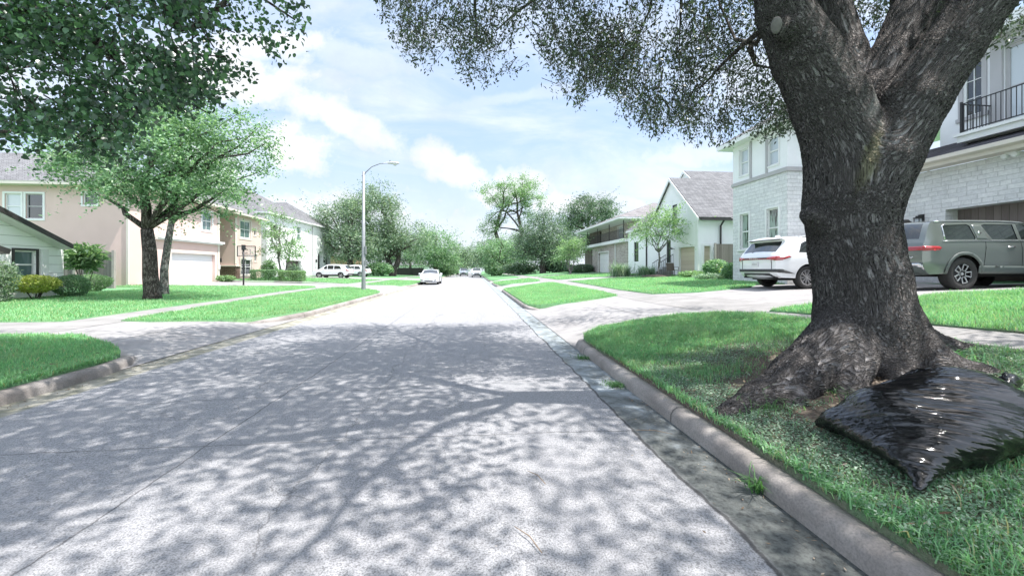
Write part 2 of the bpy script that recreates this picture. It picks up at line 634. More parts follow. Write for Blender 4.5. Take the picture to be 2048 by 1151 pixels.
M = {}
M['road'] = mat_road()
M['drive'] = mat_concrete('driveway concrete', (0.25, 0.238, 0.235), (0.36, 0.348, 0.345), [(0, 3.6, 1.2), (1, 3.9, 0.6)])
M['walk'] = mat_concrete('sidewalk concrete', (0.21, 0.203, 0.197), (0.315, 0.302, 0.295), [(1, 1.5, 0.4)])
M['kerb'] = mat_concrete('weathered kerb', (0.20, 0.175, 0.16), (0.40, 0.37, 0.35), [(1, 3.1, 0.9)], 0.5)
M['lawn'] = mat_lawn()
M['grass'] = mat_leaf('grass blades', (0.105, 0.275, 0.125), (0.225, 0.50, 0.235), (0.41, 0.66, 0.36), 0.38, 0.5, 0.3, patch=(0.30, 0.48, 0.25))
M['clover'] = mat_leaf('pale ground cover', (0.10, 0.20, 0.12), (0.24, 0.37, 0.26), (0.50, 0.58, 0.47), 0.3, 0.55, 0.3)
M['weed'] = mat_leaf('weed leaves', (0.05, 0.15, 0.05), (0.14, 0.30, 0.10), None, 0.3)
M['litter'] = mat_leaf('dead leaves', (0.10, 0.065, 0.04), (0.27, 0.20, 0.14), (0.42, 0.36, 0.30), 0.1, 0.7, 0.2)

# ================================================================ THE GROUND
flat = lambda z: (lambda x, y: np.zeros_like(x) + z)
base = raw_mesh('ground', [(-260, -60, -0.5), (260, -60, -0.5), (260, 420, -0.5), (-260, 420, -0.5)], [(0, 1, 2, 3)])
link_mesh('ground', base, M['lawn'])['kind'] = 'structure'
sheet('road', [(-5.22, -12), (1.98, -12), (1.98, 260), (-5.22, 260)], lambda x, y: 0.018 * (1 - ((x + 1.6) / 3.4) ** 2).clip(0, 1), 1.2, M['road'])

# driveways and pavements lie under the edges of the lawns
drv = [
    [(1.93, 6.4), (5.72, 6.86), (9.28, 7.12), (12.64, 7.1), (17.2, 5.4), (17.2, 13.6), (10.25, 15.32), (6.78, 16.27), (1.93, 17)],
    [(1.93, 26), (6.45, 29.33), (15, 28), (15, 32), (6.45, 33.91), (1.93, 33.6)],
    [(1.93, 42), (15.9, 43.5), (15.9, 48.5), (1.93, 47.5)],
    [(-5.18, 5.6), (-8, 7.6), (-26, 7.6), (-26, 11.2), (-8.5, 11.6), (-5.18, 14.2)],
    [(-5.18, 22.6), (-9, 27.6), (-12, 28.6), (-15, 26.7), (-20.3, 26.2), (-20.3, 34.4), (-12, 33.6), (-8, 32.9), (-5.18, 37)],
    [(-5.18, 46), (-14, 48.5), (-22.3, 48.5), (-22.3, 57), (-12, 55), (-5.18, 57.5)],
]
for d in drv:
    sheet('driveway', d, Hd, 0.45, M['drive'])
sheet('sidewalk', [(5.6, -8), (7.6, -8), (7.4, 120), (5.5, 120)], lambda x, y: H(x, y) + 0.006, 0.8, M['walk'])
sheet('sidewalk', [(-10.8, -8), (-8.4, -8), (-8.4, 120), (-10.8, 120)], lambda x, y: H(x, y) + 0.006, 0.8, M['walk'])
sheet('footpath', [(-20.4, 35.2), (-14.2, 35.2), (-10.4, 33.0), (-10.4, 34.4), (-14.0, 36.6), (-20.4, 36.6)], lambda x, y: H(x, y) + 0.012, 0.8, M['walk'])

LAWN = {
    'oak': [(2.1, -9), (2.1, 7.25), (2.21, 7.82), (2.73, 8.39), (3.52, 8.71), (4.56, 8.84), (5.43, 8.6), (5.99, 7.76), (6.14, 6.79), (6.12, 4.7), (6.2, 3.87), (6, -9)],
    'oak_upper': [(6.95, -9), (7.15, 4.54), (6.93, 5.69), (6.42, 8.1), (6.74, 8.28), (7.04, 8.29), (7.48, 8.15), (9.34, 7.7), (11.93, 7.56), (15.05, 7.1), (16.6, 5.8), (16.6, -9)],
    'island': [(2.03, 15.4), (2.1, 14.8), (2.28, 14.45), (2.61, 14.26), (3.72, 14.29), (4.94, 14.83), (5.68, 15.26), (5.94, 18.22), (5.97, 22.78), (6.1, 29.65), (5.68, 30.27), (4.5, 29.64), (2.71, 28.05), (2.2, 27.2), (2.03, 26.5)],
    'centre_upper': [(6.83, 14.66), (8.23, 13.84), (10.19, 13.89), (11.49, 15.18), (16, 14), (16, 28.2), (7.24, 30.06), (7, 23.41), (6.75, 17.83)],
    'island_far': [(2.03, 36.2), (2.25, 34.4), (2.82, 33.82), (5.9, 34.57), (6.23, 37.37), (6.23, 43.81), (2.61, 42.19), (2.05, 41)],
    'upper_far': [(7.34, 34.18), (14.8, 31.5), (16, 36), (16, 43.5), (7.34, 44.87)],
    'verge_far': [(2.05, 49), (2.41, 48.13), (6.12, 49.78), (6.23, 124.57), (2.05, 120)],
    'upper_farther': [(7.34, 50.53), (15, 48.8), (30, 52), (30, 120), (7.34, 125.81)],
    'left_near': [(-5.28, -9), (-5.28, 6.1), (-5.42, 6.75), (-5.62, 7), (-5.85, 7.25), (-6.3, 7.64), (-7.34, 8.36), (-8.08, 8.5), (-8.85, 8.46), (-9, 8), (-8.9, -9)],
    'left_near_upper': [(-10, -9), (-10, 7.6), (-10.4, 8.1), (-26, 8.1), (-26, -9)],
    'left_verge': [(-8.53, 10.64), (-7.79, 10.55), (-6.56, 10.85), (-6, 11.15), (-5.55, 12.1), (-5.28, 13.7), (-5.28, 22.9), (-5.42, 24.2), (-5.8, 25.2), (-7, 27.3), (-8.5, 28.7), (-9.2, 27.8), (-9.45, 25.9), (-9.21, 20.2), (-9.05, 17.3), (-8.75, 13.4)],
    'left_upper': [(-10.65, 10.2), (-9.58, 10.4), (-9.78, 13.2), (-9.92, 17.1), (-10.4, 23), (-10.3, 27.6), (-10.9, 28.9), (-12.1, 29.3), (-14.87, 27.2), (-17.5, 26.6), (-20, 26.4), (-20, 24.4), (-17, 23.6), (-17, 10.4)],
    'left_mid_verge': [(-5.28, 36.8), (-5.35, 34.6), (-5.9, 33.6), (-7.7, 33), (-9, 33.4), (-9.2, 47), (-6.2, 46.6), (-5.4, 46)],
    'left_mid_upper': [(-10.4, 34.7), (-14, 36.9), (-20, 36.9), (-22, 40), (-22.4, 48), (-14, 47.8), (-10.3, 47.3)],
    'left_far_verge': [(-5.28, 58), (-5.6, 57.2), (-9, 56.4), (-9.2, 120), (-5.28, 120)],
    'left_far_upper': [(-10.3, 56.6), (-14, 55.6), (-22.4, 57.4), (-45, 60), (-45, 120), (-10.3, 120)],
}
for k, pl in LAWN.items():
    near = k in ('oak', 'left_near', 'oak_upper')
    sheet('lawn', pl, lambda x, y: H(x, y) + 0.03, 0.35 if near else 0.8, M['lawn'], skirt=0.45, jitter=0.15)
# yards behind and between the houses
sheet('lawn', [(-60, 8.3), (-17.1, 8.3), (-17.1, 23.8), (-20.2, 24.6), (-20.2, 60), (-60, 60)], lambda x, y: H(x, y) + 0.0, 2.5, M['lawn'])
sheet('lawn', [(15.9, -9), (60, -9), (60, 120), (15.9, 120)], lambda x, y: H(x, y) - 0.01, 2.5, M['lawn'])


# ================================================================ KERBS
def kerb(path, side, w=0.21, h0=None):
    """rounded kerb swept along a path; side = +1 puts its back to the right of travel"""
    prof = [(0, -0.12), (0.005, 0.075), (0.028, 0.120), (0.070, 0.143), (0.125, 0.146), (0.18, 0.135), (w, 0.10), (w, -0.12)]
    pts = resample(path, 0.4, closed=False)
    P = np.array(pts)
    n = len(P)
    T = np.gradient(P, axis=0)
    T /= np.linalg.norm(T, axis=1)[:, None]
    Nr = np.stack([T[:, 1], -T[:, 0]], 1) * side
    V, F = [], []
    k = len(prof)
    arc = np.concatenate([[0], np.cumsum(np.hypot(*np.diff(P, axis=0).T))])
    for i in range(n):
        hs = 1.0
        if h0:
            hs = min(1.0, 0.15 + 0.85 * arc[i] / h0[0]) if h0[0] else 1.0
            if h0[1]:
                hs = min(hs, 0.15 + 0.85 * (arc[-1] - arc[i]) / h0[1])
        jit = rng.normal(0, 0.002)
        for (a, z) in prof:
            q = P[i] + Nr[i] * (a + jit)
            V.append((q[0], q[1], z * (hs if z > 0 else 1) + (rng.normal(0, 0.0015) if z > 0 else 0)))
    for i in range(n - 1):
        for j in range(k - 1):
            a, b, c, d = i * k + j, i * k + j + 1, (i + 1) * k + j + 1, (i + 1) * k + j
            F.append((a, b, c, d) if side > 0 else (d, c, b, a))
    F.append(tuple(range(k)))
    F.append(tuple((n - 1) * k + j for j in range(k)))
    o = link_mesh('kerb', raw_mesh('kerb', V, F), M['kerb'], smooth=True)
    o['kind'] = 'structure'
    return o


kerb([(1.93, -10), (1.93, 7.05), (1.97, 7.5), (2.12, 7.95), (2.45, 8.35)], 1, h0=(0, 0.9))
kerb([(2.75, 13.95), (2.3, 14.15), (2.05, 14.5), (1.93, 15.2), (1.93, 26.6), (2.05, 27.3), (2.5, 28.0)], 1, h0=(1.2, 1.2))
kerb([(2.6, 33.4), (2.1, 34.0), (1.93, 35.2), (1.93, 41), (2.2, 42)], 1, h0=(1.2, 1.2))
kerb([(2.4, 47.6), (1.93, 49), (1.93, 120)], 1, h0=(1.2, 0))
kerb([(-5.14, -10), (-5.14, 6.2), (-5.25, 6.75), (-5.5, 7.15), (-5.95, 7.5)], -1, h0=(0, 0.9))
kerb([(-6.4, 10.65), (-5.85, 10.95), (-5.4, 11.85), (-5.14, 13.5), (-5.14, 23), (-5.25, 24.2), (-5.6, 25.2)], -1, h0=(1.4, 1.4))
kerb([(-6.2, 33.2), (-5.4, 34), (-5.14, 36), (-5.14, 45.6), (-5.5, 46.8)], -1, h0=(1.2, 1.2))
kerb([(-5.6, 56.8), (-5.14, 58.2), (-5.14, 120)], -1, h0=(1.2, 0))


# ================================================================ GRASS
def scatter(poly, dens, lim=None):
    p = np.array(poly)
    lo, hi = p.min(0), p.max(0)
    if lim is not None:
        lo = np.maximum(lo, lim[:2])
        hi = np.minimum(hi, lim[2:])
    if (hi <= lo).any():
        return np.zeros((0, 2))
    n = int(dens * np.prod(hi - lo))
    q = lo + rng.random((n, 2)) * (hi - lo)
    return q[inside(poly, q)]


def vnoise(P, s, seed=0):
    """smooth value noise 0..1 on the plane"""
    r = np.random.default_rng(seed)
    T = r.random((64, 64))
    q = P * s + 1000
    i = np.floor(q).astype(int)
    f = q - i
    f = f * f * (3 - 2 * f)
    i0, i1 = i % 64, (i + 1) % 64
    return (T[i0[:, 0], i0[:, 1]] * (1 - f[:, 0]) + T[i1[:, 0], i0[:, 1]] * f[:, 0]) * (1 - f[:, 1]) + (T[i0[:, 0], i1[:, 1]] * (1 - f[:, 0]) + T[i1[:, 0], i1[:, 1]] * f[:, 0]) * f[:, 1]


def blades(Q, Z, h, w, bend=0.6, hv=0.4):
    """Q n*2 roots, Z heights -> 5-vertex blades (3 triangles each)"""
    n = len(Q)
    a = rng.random(n) * 2 * np.pi
    hh = h * (1 + hv * rng.normal(0, 1, n)).clip(0.3, 2.2)
    d = np.stack([np.cos(a), np.sin(a), np.zeros(n)], 1)
    s = np.stack([-np.sin(a), np.cos(a), np.zeros(n)], 1)
    P = np.column_stack([Q, Z])
    bd = bend * (0.35 + rng.random(n))
    up = np.array([0, 0, 1.0])
    mid = P + up * (hh * .55)[:, None] + d * (hh * bd * .25)[:, None]
    tip = P + up * (hh * (1 - .35 * bd).clip(.3, 1))[:, None] + d * (hh * bd)[:, None]
    ww = (w * (0.6 + 0.8 * rng.random(n)))[:, None] if np.isscalar(w) else (w * (0.6 + 0.8 * rng.random(n)))[:, None]
    V = np.stack([P - s * ww / 2, P + s * ww / 2, mid + s * ww * .42, mid - s * ww * .42, tip], 1).reshape(-1, 3)
    b = (np.arange(n) * 5)[:, None]
    T = np.concatenate([b + [0, 1, 2], b + [0, 2, 3], b + [3, 2, 4]], 0)
    return V, T


class Heap:
    def __init__(s):
        s.V, s.T, s.n = [], [], 0

    def add(s, V, T):
        s.V.append(V)
        s.T.append(T + s.n)
        s.n += len(V)

    def build(s, name, mat, kind=None, parent=None, **kw):
        V = np.concatenate(s.V)
        T = np.concatenate(s.T)
        me = raw_mesh(name, V, tris=T) if T.shape[1] == 3 else raw_mesh(name, V, quads=T)
        o = link_mesh(name, me, mat, parent)
        if kind:
            o['kind'] = kind
        return o


OAK = np.array([4.30, 4.15])
turf = Heap()


def turf_on(k, dens, h, w, lim=None, thin=None, bend=0.6):
    q = scatter(LAWN[k], dens, lim)
    if thin is not None:
        q = q[rng.random(len(q)) < thin(q)]
    if not len(q):
        return
    # mown clumps: taller and shorter drifts
    hh = h * (0.7 + 0.6 * vnoise(q, 2.3, 5))
    V, T = blades(q, H(q[:, 0], q[:, 1]) + 0.022, hh, w, bend)
    turf.add(V, T)


def oak_thin(q):
    d = np.hypot(q[:, 0] - OAK[0], q[:, 1] - OAK[1])
    n = vnoise(q, 1.1, 3) * .65 + vnoise(q, 3.1, 4) * .35
    lush = np.clip((q[:, 1] - 4.7) / 1.1, 0, 1) * np.clip((d - 1.2) / 1.0, 0, 1)
    worn = np.clip((n - 0.42) / .2, 0.04, 1) * np.clip((d - 0.7) / 0.8, 0.02, 1)
    near = np.clip((2.9 - q[:, 1]) / 1.0, 0, 1) * .75
    return np.clip(np.maximum(np.maximum(lush, worn * .42), near * np.clip((n - .3) / .2, .15, 1)), 0, 1)


turf_on('oak', 9000, 0.070, 0.0055, (2.0, 0.6, 6.1, 9), oak_thin, 0.75)
turf_on('oak_upper', 2600, 0.07, 0.007, (5.9, 2.5, 12.5, 8.2))
turf_on('left_near', 3600, 0.06, 0.007, (-9.2, 3.0, -5, 9))
turf_on('left_verge', 1900, 0.055, 0.009, (-9.5, 10, -5, 17))
turf_on('left_verge', 900, 0.055, 0.012, (-9.5, 17, -5, 29))
turf_on('left_upper', 1000, 0.06, 0.010, (-17, 10, -9, 20))
turf_on('left_upper', 520, 0.06, 0.014, (-20, 20, -9, 30))
turf_on('island', 1300, 0.055, 0.010, None)
turf_on('centre_upper', 700, 0.06, 0.013, (6, 12, 14, 22))
turf_on('centre_upper', 320, 0.06, 0.018, (6, 22, 16, 29))
turf_on('left_near_upper', 250, 0.08, 0.02, (-20, 4, -9.5, 9))
for k in ('island_far', 'upper_far', 'left_mid_verge', 'left_mid_upper'):
    turf_on(k, 160, 0.06, 0.028, None)
# grass hanging over the kerb and pavement edges
for (a, b, n) in (((2.13, 1.0), (2.13, 7.2), 2600), ((-5.30, 3.5), (-5.30, 6.5), 1200), ((-5.31, 13.5), (-5.31, 23), 1500), ((2.12, 15.4), (2.12, 26.5), 1400)):
    t = rng.random(n)
    q = np.outer(1 - t, a) + np.outer(t, b) + rng.normal(0, .02, (n, 2))
    V, T = blades(q, H(q[:, 0], q[:, 1]) + 0.02, 0.075, 0.008, 0.9)
    turf.add(V, T)
turf.build('grass', M['grass'], 'stuff')['label'] = 'short green lawn grass either side of the street'

# creeping pale ground cover under the oak
cov = Heap()
q = scatter(LAWN['oak'], 9500, (2.1, 0.6, 6.0, 5.6))
d = np.hypot(q[:, 0] - OAK[0], q[:, 1] - OAK[1])
n_ = vnoise(q, 1.3, 8) * .6 + vnoise(q, 4.2, 9) * .4
q = q[rng.random(len(q)) < np.clip((n_ - .36) / .16, 0, 1) * np.clip((d - .75) / .5, 0, 1) * np.clip((5.7 - q[:, 1]) / .8, 0, 1)]
n = len(q)
hz = rng.random(n) * 0.045 * (0.4 + vnoise(q, 3.0, 10))
P = np.column_stack([q, H(q[:, 0], q[:, 1]) + 0.034 + hz])
a = rng.random(n) * 2 * np.pi
s_ = 0.0055 + 0.008 * rng.random(n)
d1 = np.stack([np.cos(a), np.sin(a), rng.normal(0, .35, n)], 1) * s_[:, None]
d2 = np.stack([-np.sin(a), np.cos(a), rng.normal(0, .35, n)], 1) * (s_ * .55)[:, None]
V = np.stack([P - d1, P + d2, P + d1, P - d2], 1).reshape(-1, 3)
b = (np.arange(n) * 4)[:, None]
cov.add(V, np.concatenate([b + [0, 1, 2], b + [0, 2, 3]], 0))
cov.build('ground_cover', M['clover'], 'stuff')['label'] = 'pale creeping weeds under the big oak'

# dead leaves and twigs: in the gutter and among the roots
lit = Heap()


def litter(q, z, smin, smax):
    n = len(q)
    a = rng.random(n) * 2 * np.pi
    s = smin + (smax - smin) * rng.random(n)
    P = np.column_stack([q, z + 0.004 + .004 * rng.random(n)])
    d1 = np.stack([np.cos(a), np.sin(a), rng.normal(0, .2, n)], 1) * s[:, None]
    d2 = np.stack([-np.sin(a), np.cos(a), rng.normal(0, .3, n)], 1) * (s * (.16 + .3 * rng.random(n)))[:, None]
    V = np.stack([P - d1, P + d2 * .8, P + d1, P - d2 * .8], 1).reshape(-1, 3)
    b = (np.arange(n) * 4)[:, None]
    lit.add(V, np.concatenate([b + [0, 1, 2], b + [0, 2, 3]], 0))


q = np.column_stack([OAK[0] + rng.normal(0, 1.1, 5200), OAK[1] + rng.normal(0, .95, 5200)])
q = q[(q[:, 0] > 2.16) & (q[:, 0] < 5.8)]
litter(q, H(q[:, 0], q[:, 1]) + 0.045, 0.010, 0.032)
q = np.column_stack([1.92 - np.abs(rng.normal(0, .16, 420)), rng.uniform(1.0, 12, 420)])
litter(q, np.zeros(len(q)) + 0.004, 0.005, 0.020)
q = np.column_stack([-5.1 + np.abs(rng.normal(0, .14, 300)), rng.uniform(3.5, 8, 300)])
litter(q, np.zeros(len(q)) + 0.004, 0.006, 0.022)
q = np.column_stack([rng.uniform(-4.5, 1.5, 90), rng.uniform(1.5, 11, 90)])
litter(q, np.zeros(len(q)) + 0.018, 0.004, 0.015)
q = scatter(LAWN['oak'], 26, (2.1, 0.8, 6, 8.6))
litter(q, H(q[:, 0], q[:, 1]) + 0.07, 0.012, 0.035)
q = scatter(LAWN['left_near'], 7, (-9, 3, -5, 8.5))
litter(q, H(q[:, 0], q[:, 1]) + 0.07, 0.02, 0.05)
lit.build('leaf_litter', M['litter'], 'stuff')['label'] = 'dead leaves in the gutters and round the roots'
# ================================================================ TREES
def mat_bark(name, dark, light, scale=(1, 1, .35), attr=None, disp=0.0, lich=None, bs=26.0):
    m, nt, out = newmat(name)
    if attr:
        v = nd(nt, 'Attribute', attribute_name=attr).outputs['Vector']
    else:
        v = geo_pos(nt, scale)
    wv = nd(nt, 'VectorMath', {0: v, 1: nd(nt, 'VectorMath', {0: nd(nt, 'TexNoise', {'Vector': v, 'Scale': bs * .35, 'Detail': 4.0}).outputs['Color'], 'Scale': 1.3 / bs}, operation='SCALE').outputs[0]}, operation='ADD').outputs[0]
    vo = nd(nt, 'TexVoronoi', {'Vector': wv, 'Scale': bs}, feature='DISTANCE_TO_EDGE').outputs['Distance']
    cell = nd(nt, 'TexVoronoi', {'Vector': wv, 'Scale': bs}).outputs['Color']
    nz = noise(nt, v, bs * 2.6, 5.0, 0.7)
    rid = noise(nt, wv, bs * .85, 4.0, .6)
    rid = maprange(nt, math_n(nt, 'ABSOLUTE', math_n(nt, 'SUBTRACT', rid, .5)), 0.0, .15)
    plate = ramp(nt, vo, [(0.0, 0.0), (0.12, 0.42), (0.30, 0.8), (0.55, 1.0)])
    plate = math_n(nt, 'MULTIPLY', math_n(nt, 'ADD', .62, math_n(nt, 'MULTIPLY', plate, .38)), rid)
    fine = noise(nt, v, bs * 4.5, 4.0, .75)
    hgt = math_n(nt, 'ADD', plate, math_n(nt, 'MULTIPLY', nz, 0.5))
    sepc = nd(nt, 'SeparateColor', {0: cell}).outputs[0]
    tone = math_n(nt, 'ADD', math_n(nt, 'MULTIPLY', nz, .45), math_n(nt, 'ADD', math_n(nt, 'MULTIPLY', sepc, .16), math_n(nt, 'MULTIPLY', fine, .45)))
    tone = math_n(nt, 'MULTIPLY', tone, math_n(nt, 'ADD', .5, math_n(nt, 'MULTIPLY', plate, .55)))
    c = mixc(nt, ramp(nt, tone, [(0.26, 0.0), (0.60, 1.0)]), dark, light)
    c = mixc(nt, ramp(nt, plate, [(0.0, 0.9), (0.24, 0.0)]), c, tuple(q * .3 for q in dark))
    # scattered pale lichen flecks
    fl = noise(nt, v, bs * 0.9, 3.0, 0.8)
    c = mixc(nt, ramp(nt, math_n(nt, 'MULTIPLY', fl, plate), [(0.42, 0.0), (0.52, 0.5)]), c, (0.42, 0.42, 0.43))
    if lich:
        gp = geo_pos(nt)
        for (cx, cy, cz, sx, sz, tl, colr, wt) in lich:
            mp = nd(nt, 'VectorMath', {0: gp, 1: (cx, cy, cz)}, operation='SUBTRACT').outputs[0]
            sp = nd(nt, 'SeparateXYZ', {0: mp})
            xx = math_n(nt, 'SUBTRACT', sp.outputs[0], math_n(nt, 'MULTIPLY', sp.outputs[2], tl))
            rr = math_n(nt, 'SQRT', math_n(nt, 'ADD', math_n(nt, 'POWER', math_n(nt, 'ABSOLUTE', math_n(nt, 'DIVIDE', xx, sx)), 2.0), math_n(nt, 'POWER', math_n(nt, 'ABSOLUTE', math_n(nt, 'DIVIDE', sp.outputs[2], sz)), 2.0)))
            rr = math_n(nt, 'ADD', rr, math_n(nt, 'MULTIPLY', math_n(nt, 'SUBTRACT', noise(nt, gp, 6.0, 5.0, .65), .5), 1.4))
            k = math_n(nt, 'MULTIPLY', maprange(nt, rr, 1.1, .4, 0, wt), math_n(nt, 'ADD', 0.35, math_n(nt, 'MULTIPLY', plate, 0.65)))
            c = mixc(nt, k, c, colr)
    p = nd(nt, 'BsdfPrincipled', {'Base Color': c, 'Roughness': 0.9, 'Specular IOR Level': 0.25})
    if disp:
        dn = nd(nt, 'Displacement', {'Height': hgt, 'Midlevel': 0.8, 'Scale': disp})
        nt.links.new(dn.outputs[0], out.inputs['Displacement'])
        m.displacement_method = 'BOTH'
    else:
        nt.links.new(bump(nt, hgt, 0.9, 0.03), p.inputs['Normal'])
    finish(nt, out, p)
    return m


M['bark'] = mat_bark('grey brown bark', (0.075, 0.062, 0.055), (0.20, 0.175, 0.16), (1, 1, .4), bs=13.0)
M['bark_pale'] = mat_bark('pale bark', (0.19, 0.18, 0.17), (0.36, 0.34, 0.32), (1, 1, .5), bs=9.0)
M['leaf_oak'] = mat_leaf('oak leaves', (0.040, 0.056, 0.042), (0.085, 0.115, 0.08), (0.13, 0.19, 0.105), 0.24, 0.38, 0.45)
M['leaf_big'] = mat_leaf('broad leaves', (0.030, 0.065, 0.042), (0.07, 0.145, 0.085), (0.13, 0.28, 0.12), 0.30, 0.26, 0.7)
M['leaf_mid'] = mat_leaf('bright tree leaves', (0.095, 0.19, 0.105), (0.22, 0.37, 0.22), (0.40, 0.54, 0.37), 0.42)
M['leaf_dull'] = mat_leaf('dull tree leaves', (0.09, 0.155, 0.105), (0.205, 0.30, 0.205), (0.38, 0.46, 0.36), 0.35)
M['leaf_pale'] = mat_leaf('pale tree leaves', (0.12, 0.22, 0.11), (0.24, 0.38, 0.20), (0.38, 0.52, 0.30), 0.4)
M['leaf_dark'] = mat_leaf('dark tree leaves', (0.06, 0.11, 0.075), (0.135, 0.21, 0.145), (0.26, 0.35, 0.25), 0.3)
M['leaf_yellow'] = mat_leaf('yellow green leaves', (0.30, 0.37, 0.08), (0.50, 0.56, 0.15), (0.62, 0.66, 0.25), 0.35)


def leaf_quads(P, size, aspect=0.45, up=0.5, droop=0.0, D=None):
    """n diamond leaves; returns V (4n), quads"""
    n = len(P)
    if D is None:
        D = rng.normal(0, 1, (n, 3))
        D[:, 2] = D[:, 2] * .7 - droop
    D = D / np.linalg.norm(D, axis=1)[:, None]
    N = rng.normal(0, 1, (n, 3))
    N[:, 2] = np.abs(N[:, 2]) + up
    S = np.cross(D, N)
    S /= np.linalg.norm(S, axis=1)[:, None] + 1e-9
    N = np.cross(S, D)
    s = (size * (0.65 + 0.7 * rng.random(n)))[:, None]
    w = s * aspect * .5
    fold = N * s * .10
    V = np.stack([P, P + D * s * .45 + S * w + fold, P + D * s, P + D * s * .45 - S * w + fold], 1).reshape(-1, 3)
    Q = (np.arange(n) * 4)[:, None] + [0, 1, 2, 3]
    return V, Q


def leaf_hearts(P, size, D, up=0.6):
    """broad leaves with a lobed base: eight corners each"""
    n = len(P)
    D = D / np.linalg.norm(D, axis=1)[:, None]
    N = rng.normal(0, .8, (n, 3))
    N[:, 2] = np.abs(N[:, 2]) + up
    S = np.cross(D, N)
    S /= np.linalg.norm(S, axis=1)[:, None] + 1e-9
    N = np.cross(S, D)
    s = (size * (0.55 + 0.75 * rng.random(n)))[:, None]
    out = []
    for (a, b, c) in ((0, 0, 0), (-.06, .22, .05), (.14, .42, .12), (.48, .36, .10), (1, 0, -.12), (.48, -.36, .10), (.14, -.42, .12), (-.06, -.22, .05)):
        out.append(P + D * s * a + S * s * b + N * s * c)
    V = np.stack(out, 1).reshape(-1, 3)
    b = (np.arange(n) * 8)[:, None]
    T = np.concatenate([b + [0, 1, 2, 3], b + [0, 3, 4, 5], b + [0, 5, 6, 7]], 0)
    return V, T


def limb_path(a, b, sag=0.15, n=5, wob=0.06):
    a, b = np.array(a, float), np.array(b, float)
    L = np.linalg.norm(b - a)
    out = []
    for i in range(n + 1):
        t = i / n
        p = a + (b - a) * t
        p[2] += sag * L * math.sin(math.pi * t)
        if 0 < i < n:
            p += rng.normal(0, wob * L * .5, 3)
        out.append(p)
    return out


def make_tree(name, label, cat, base, fork, r0, crown, nclump, clump_r, per, lsize, leafm, barkm, lean=(0, 0), nlimb=9, stems=1, group=None, gap=0.0, aspect=0.5, shell=0.55, seed=1, flat_=0.75, up=.5, stem_dirs=None, wisps=0, droop=0.0):
    """tapered trunk, limbs, and a crown of leaf clumps in the given ellipsoids (relative to the base)"""
    global rng
    keep, rng = rng, np.random.default_rng(seed)
    bx, by = base
    bz = float(H(bx, by)) - 0.05
    B = np.array([bx, by, bz])
    root = thing(name, label, cat, (bx, by, bz + .05), 0, group)
    # clump centres
    vol = np.array([c[3] * c[4] * c[5] for c in crown])
    C, EL = [], []
    tries = 0
    while len(C) < nclump and tries < nclump * 30:
        tries += 1
        e = crown[rng.choice(len(crown), p=vol / vol.sum())]
        d = rng.normal(0, 1, 3)
        d /= np.linalg.norm(d)
        r = shell + (1 - shell) * rng.random() if rng.random() < .75 else rng.random() ** .5
        c = np.array(e[:3]) + d * r * np.array(e[3:])
        if gap and vnoise(np.array([[c[0] * .9 + c[2] * .5, c[1] * .9 - c[2] * .7]]), 0.8, seed)[0] < gap:
            continue
        C.append(c)
    C = np.array(C)
    # trunk(s)
    mb = MB()
    tops = []
    for s in range(stems):
        if stems > 1:
            ang = (stem_dirs[s] if stem_dirs else 2 * math.pi * s / stems + rng.random())
            sp = 0.33 * fork
            top = np.array([math.cos(ang) * sp, math.sin(ang) * sp * .6, fork])
            rr = r0 / math.sqrt(stems) * 1.15
        else:
            top = np.array([lean[0], lean[1], fork])
            rr = r0
        path = [np.array([0, 0, -.1]) if stems == 1 else np.array([top[0] * .1, top[1] * .1, -.1]), np.array([top[0] * .06, top[1] * .06, .12 * fork]), top * .35 + rng.normal(0, .02 * fork, 3), top * .7 + rng.normal(0, .02 * fork, 3), top]
        mb.tube([B + p for p in path], [rr * 1.35, rr * 1.06, rr * .95, rr * .87, rr * .76], n=12)
        tops.append((top, rr * .72))
        cc = C.mean(0)
        lead = np.array([cc[0] * .8 + top[0] * .2, cc[1] * .8 + top[1] * .2, C[:, 2].max() * .86 + .14 * fork])
        pth = limb_path(top, lead, 0.0, 5, .05)
        mb.tube([B + p for p in pth], list(np.linspace(rr * .70, rr * .14, len(pth))), n=8)
        tops.append((pth[2], rr * .45))
    far = C[np.argsort(-np.linalg.norm(C - C.mean(0), axis=1))]
    pick = far[rng.permutation(min(len(far), nlimb * 3))[:nlimb]]
    for c in pick:
        t, tr = tops[rng.integers(len(tops))]
        pth = limb_path(t, c, 0.08, 5, .07)
        mb.tube([B + p for p in pth], list(np.linspace(tr * .62, max(.008, tr * .07), len(pth))), n=6)
    mb.build('trunk', barkm, root, smooth=True)
    # leaves
    n = len(C) * per
    cr = clump_r * (0.6 + 0.8 * rng.random(len(C)))
    P = np.repeat(C, per, 0) + rng.normal(0, 1, (n, 3)) * np.repeat(cr, per)[:, None] * [.5, .5, .5 * flat_]
    if wisps:
        # thin twigs with leaves that stand out of the outline
        W, WD = [], []
        mid = C.mean(0)
        for c in far[:wisps]:
            d = (c - mid)
            d = d / np.linalg.norm(d) + rng.normal(0, .25, 3)
            L = clump_r * (1.2 + 1.4 * rng.random())
            t = np.linspace(.1, 1, 16)
            W.append(c + d * (t[:, None] * L) + rng.normal(0, .06 * clump_r, (16, 3)))
        P = np.concatenate([P] + W)
    V, Q = leaf_quads(P + B, lsize, aspect, up, droop)
    me = raw_mesh('crown', V, quads=Q)
    link_mesh('crown', me, leafm, root)
    rng = keep
    return root


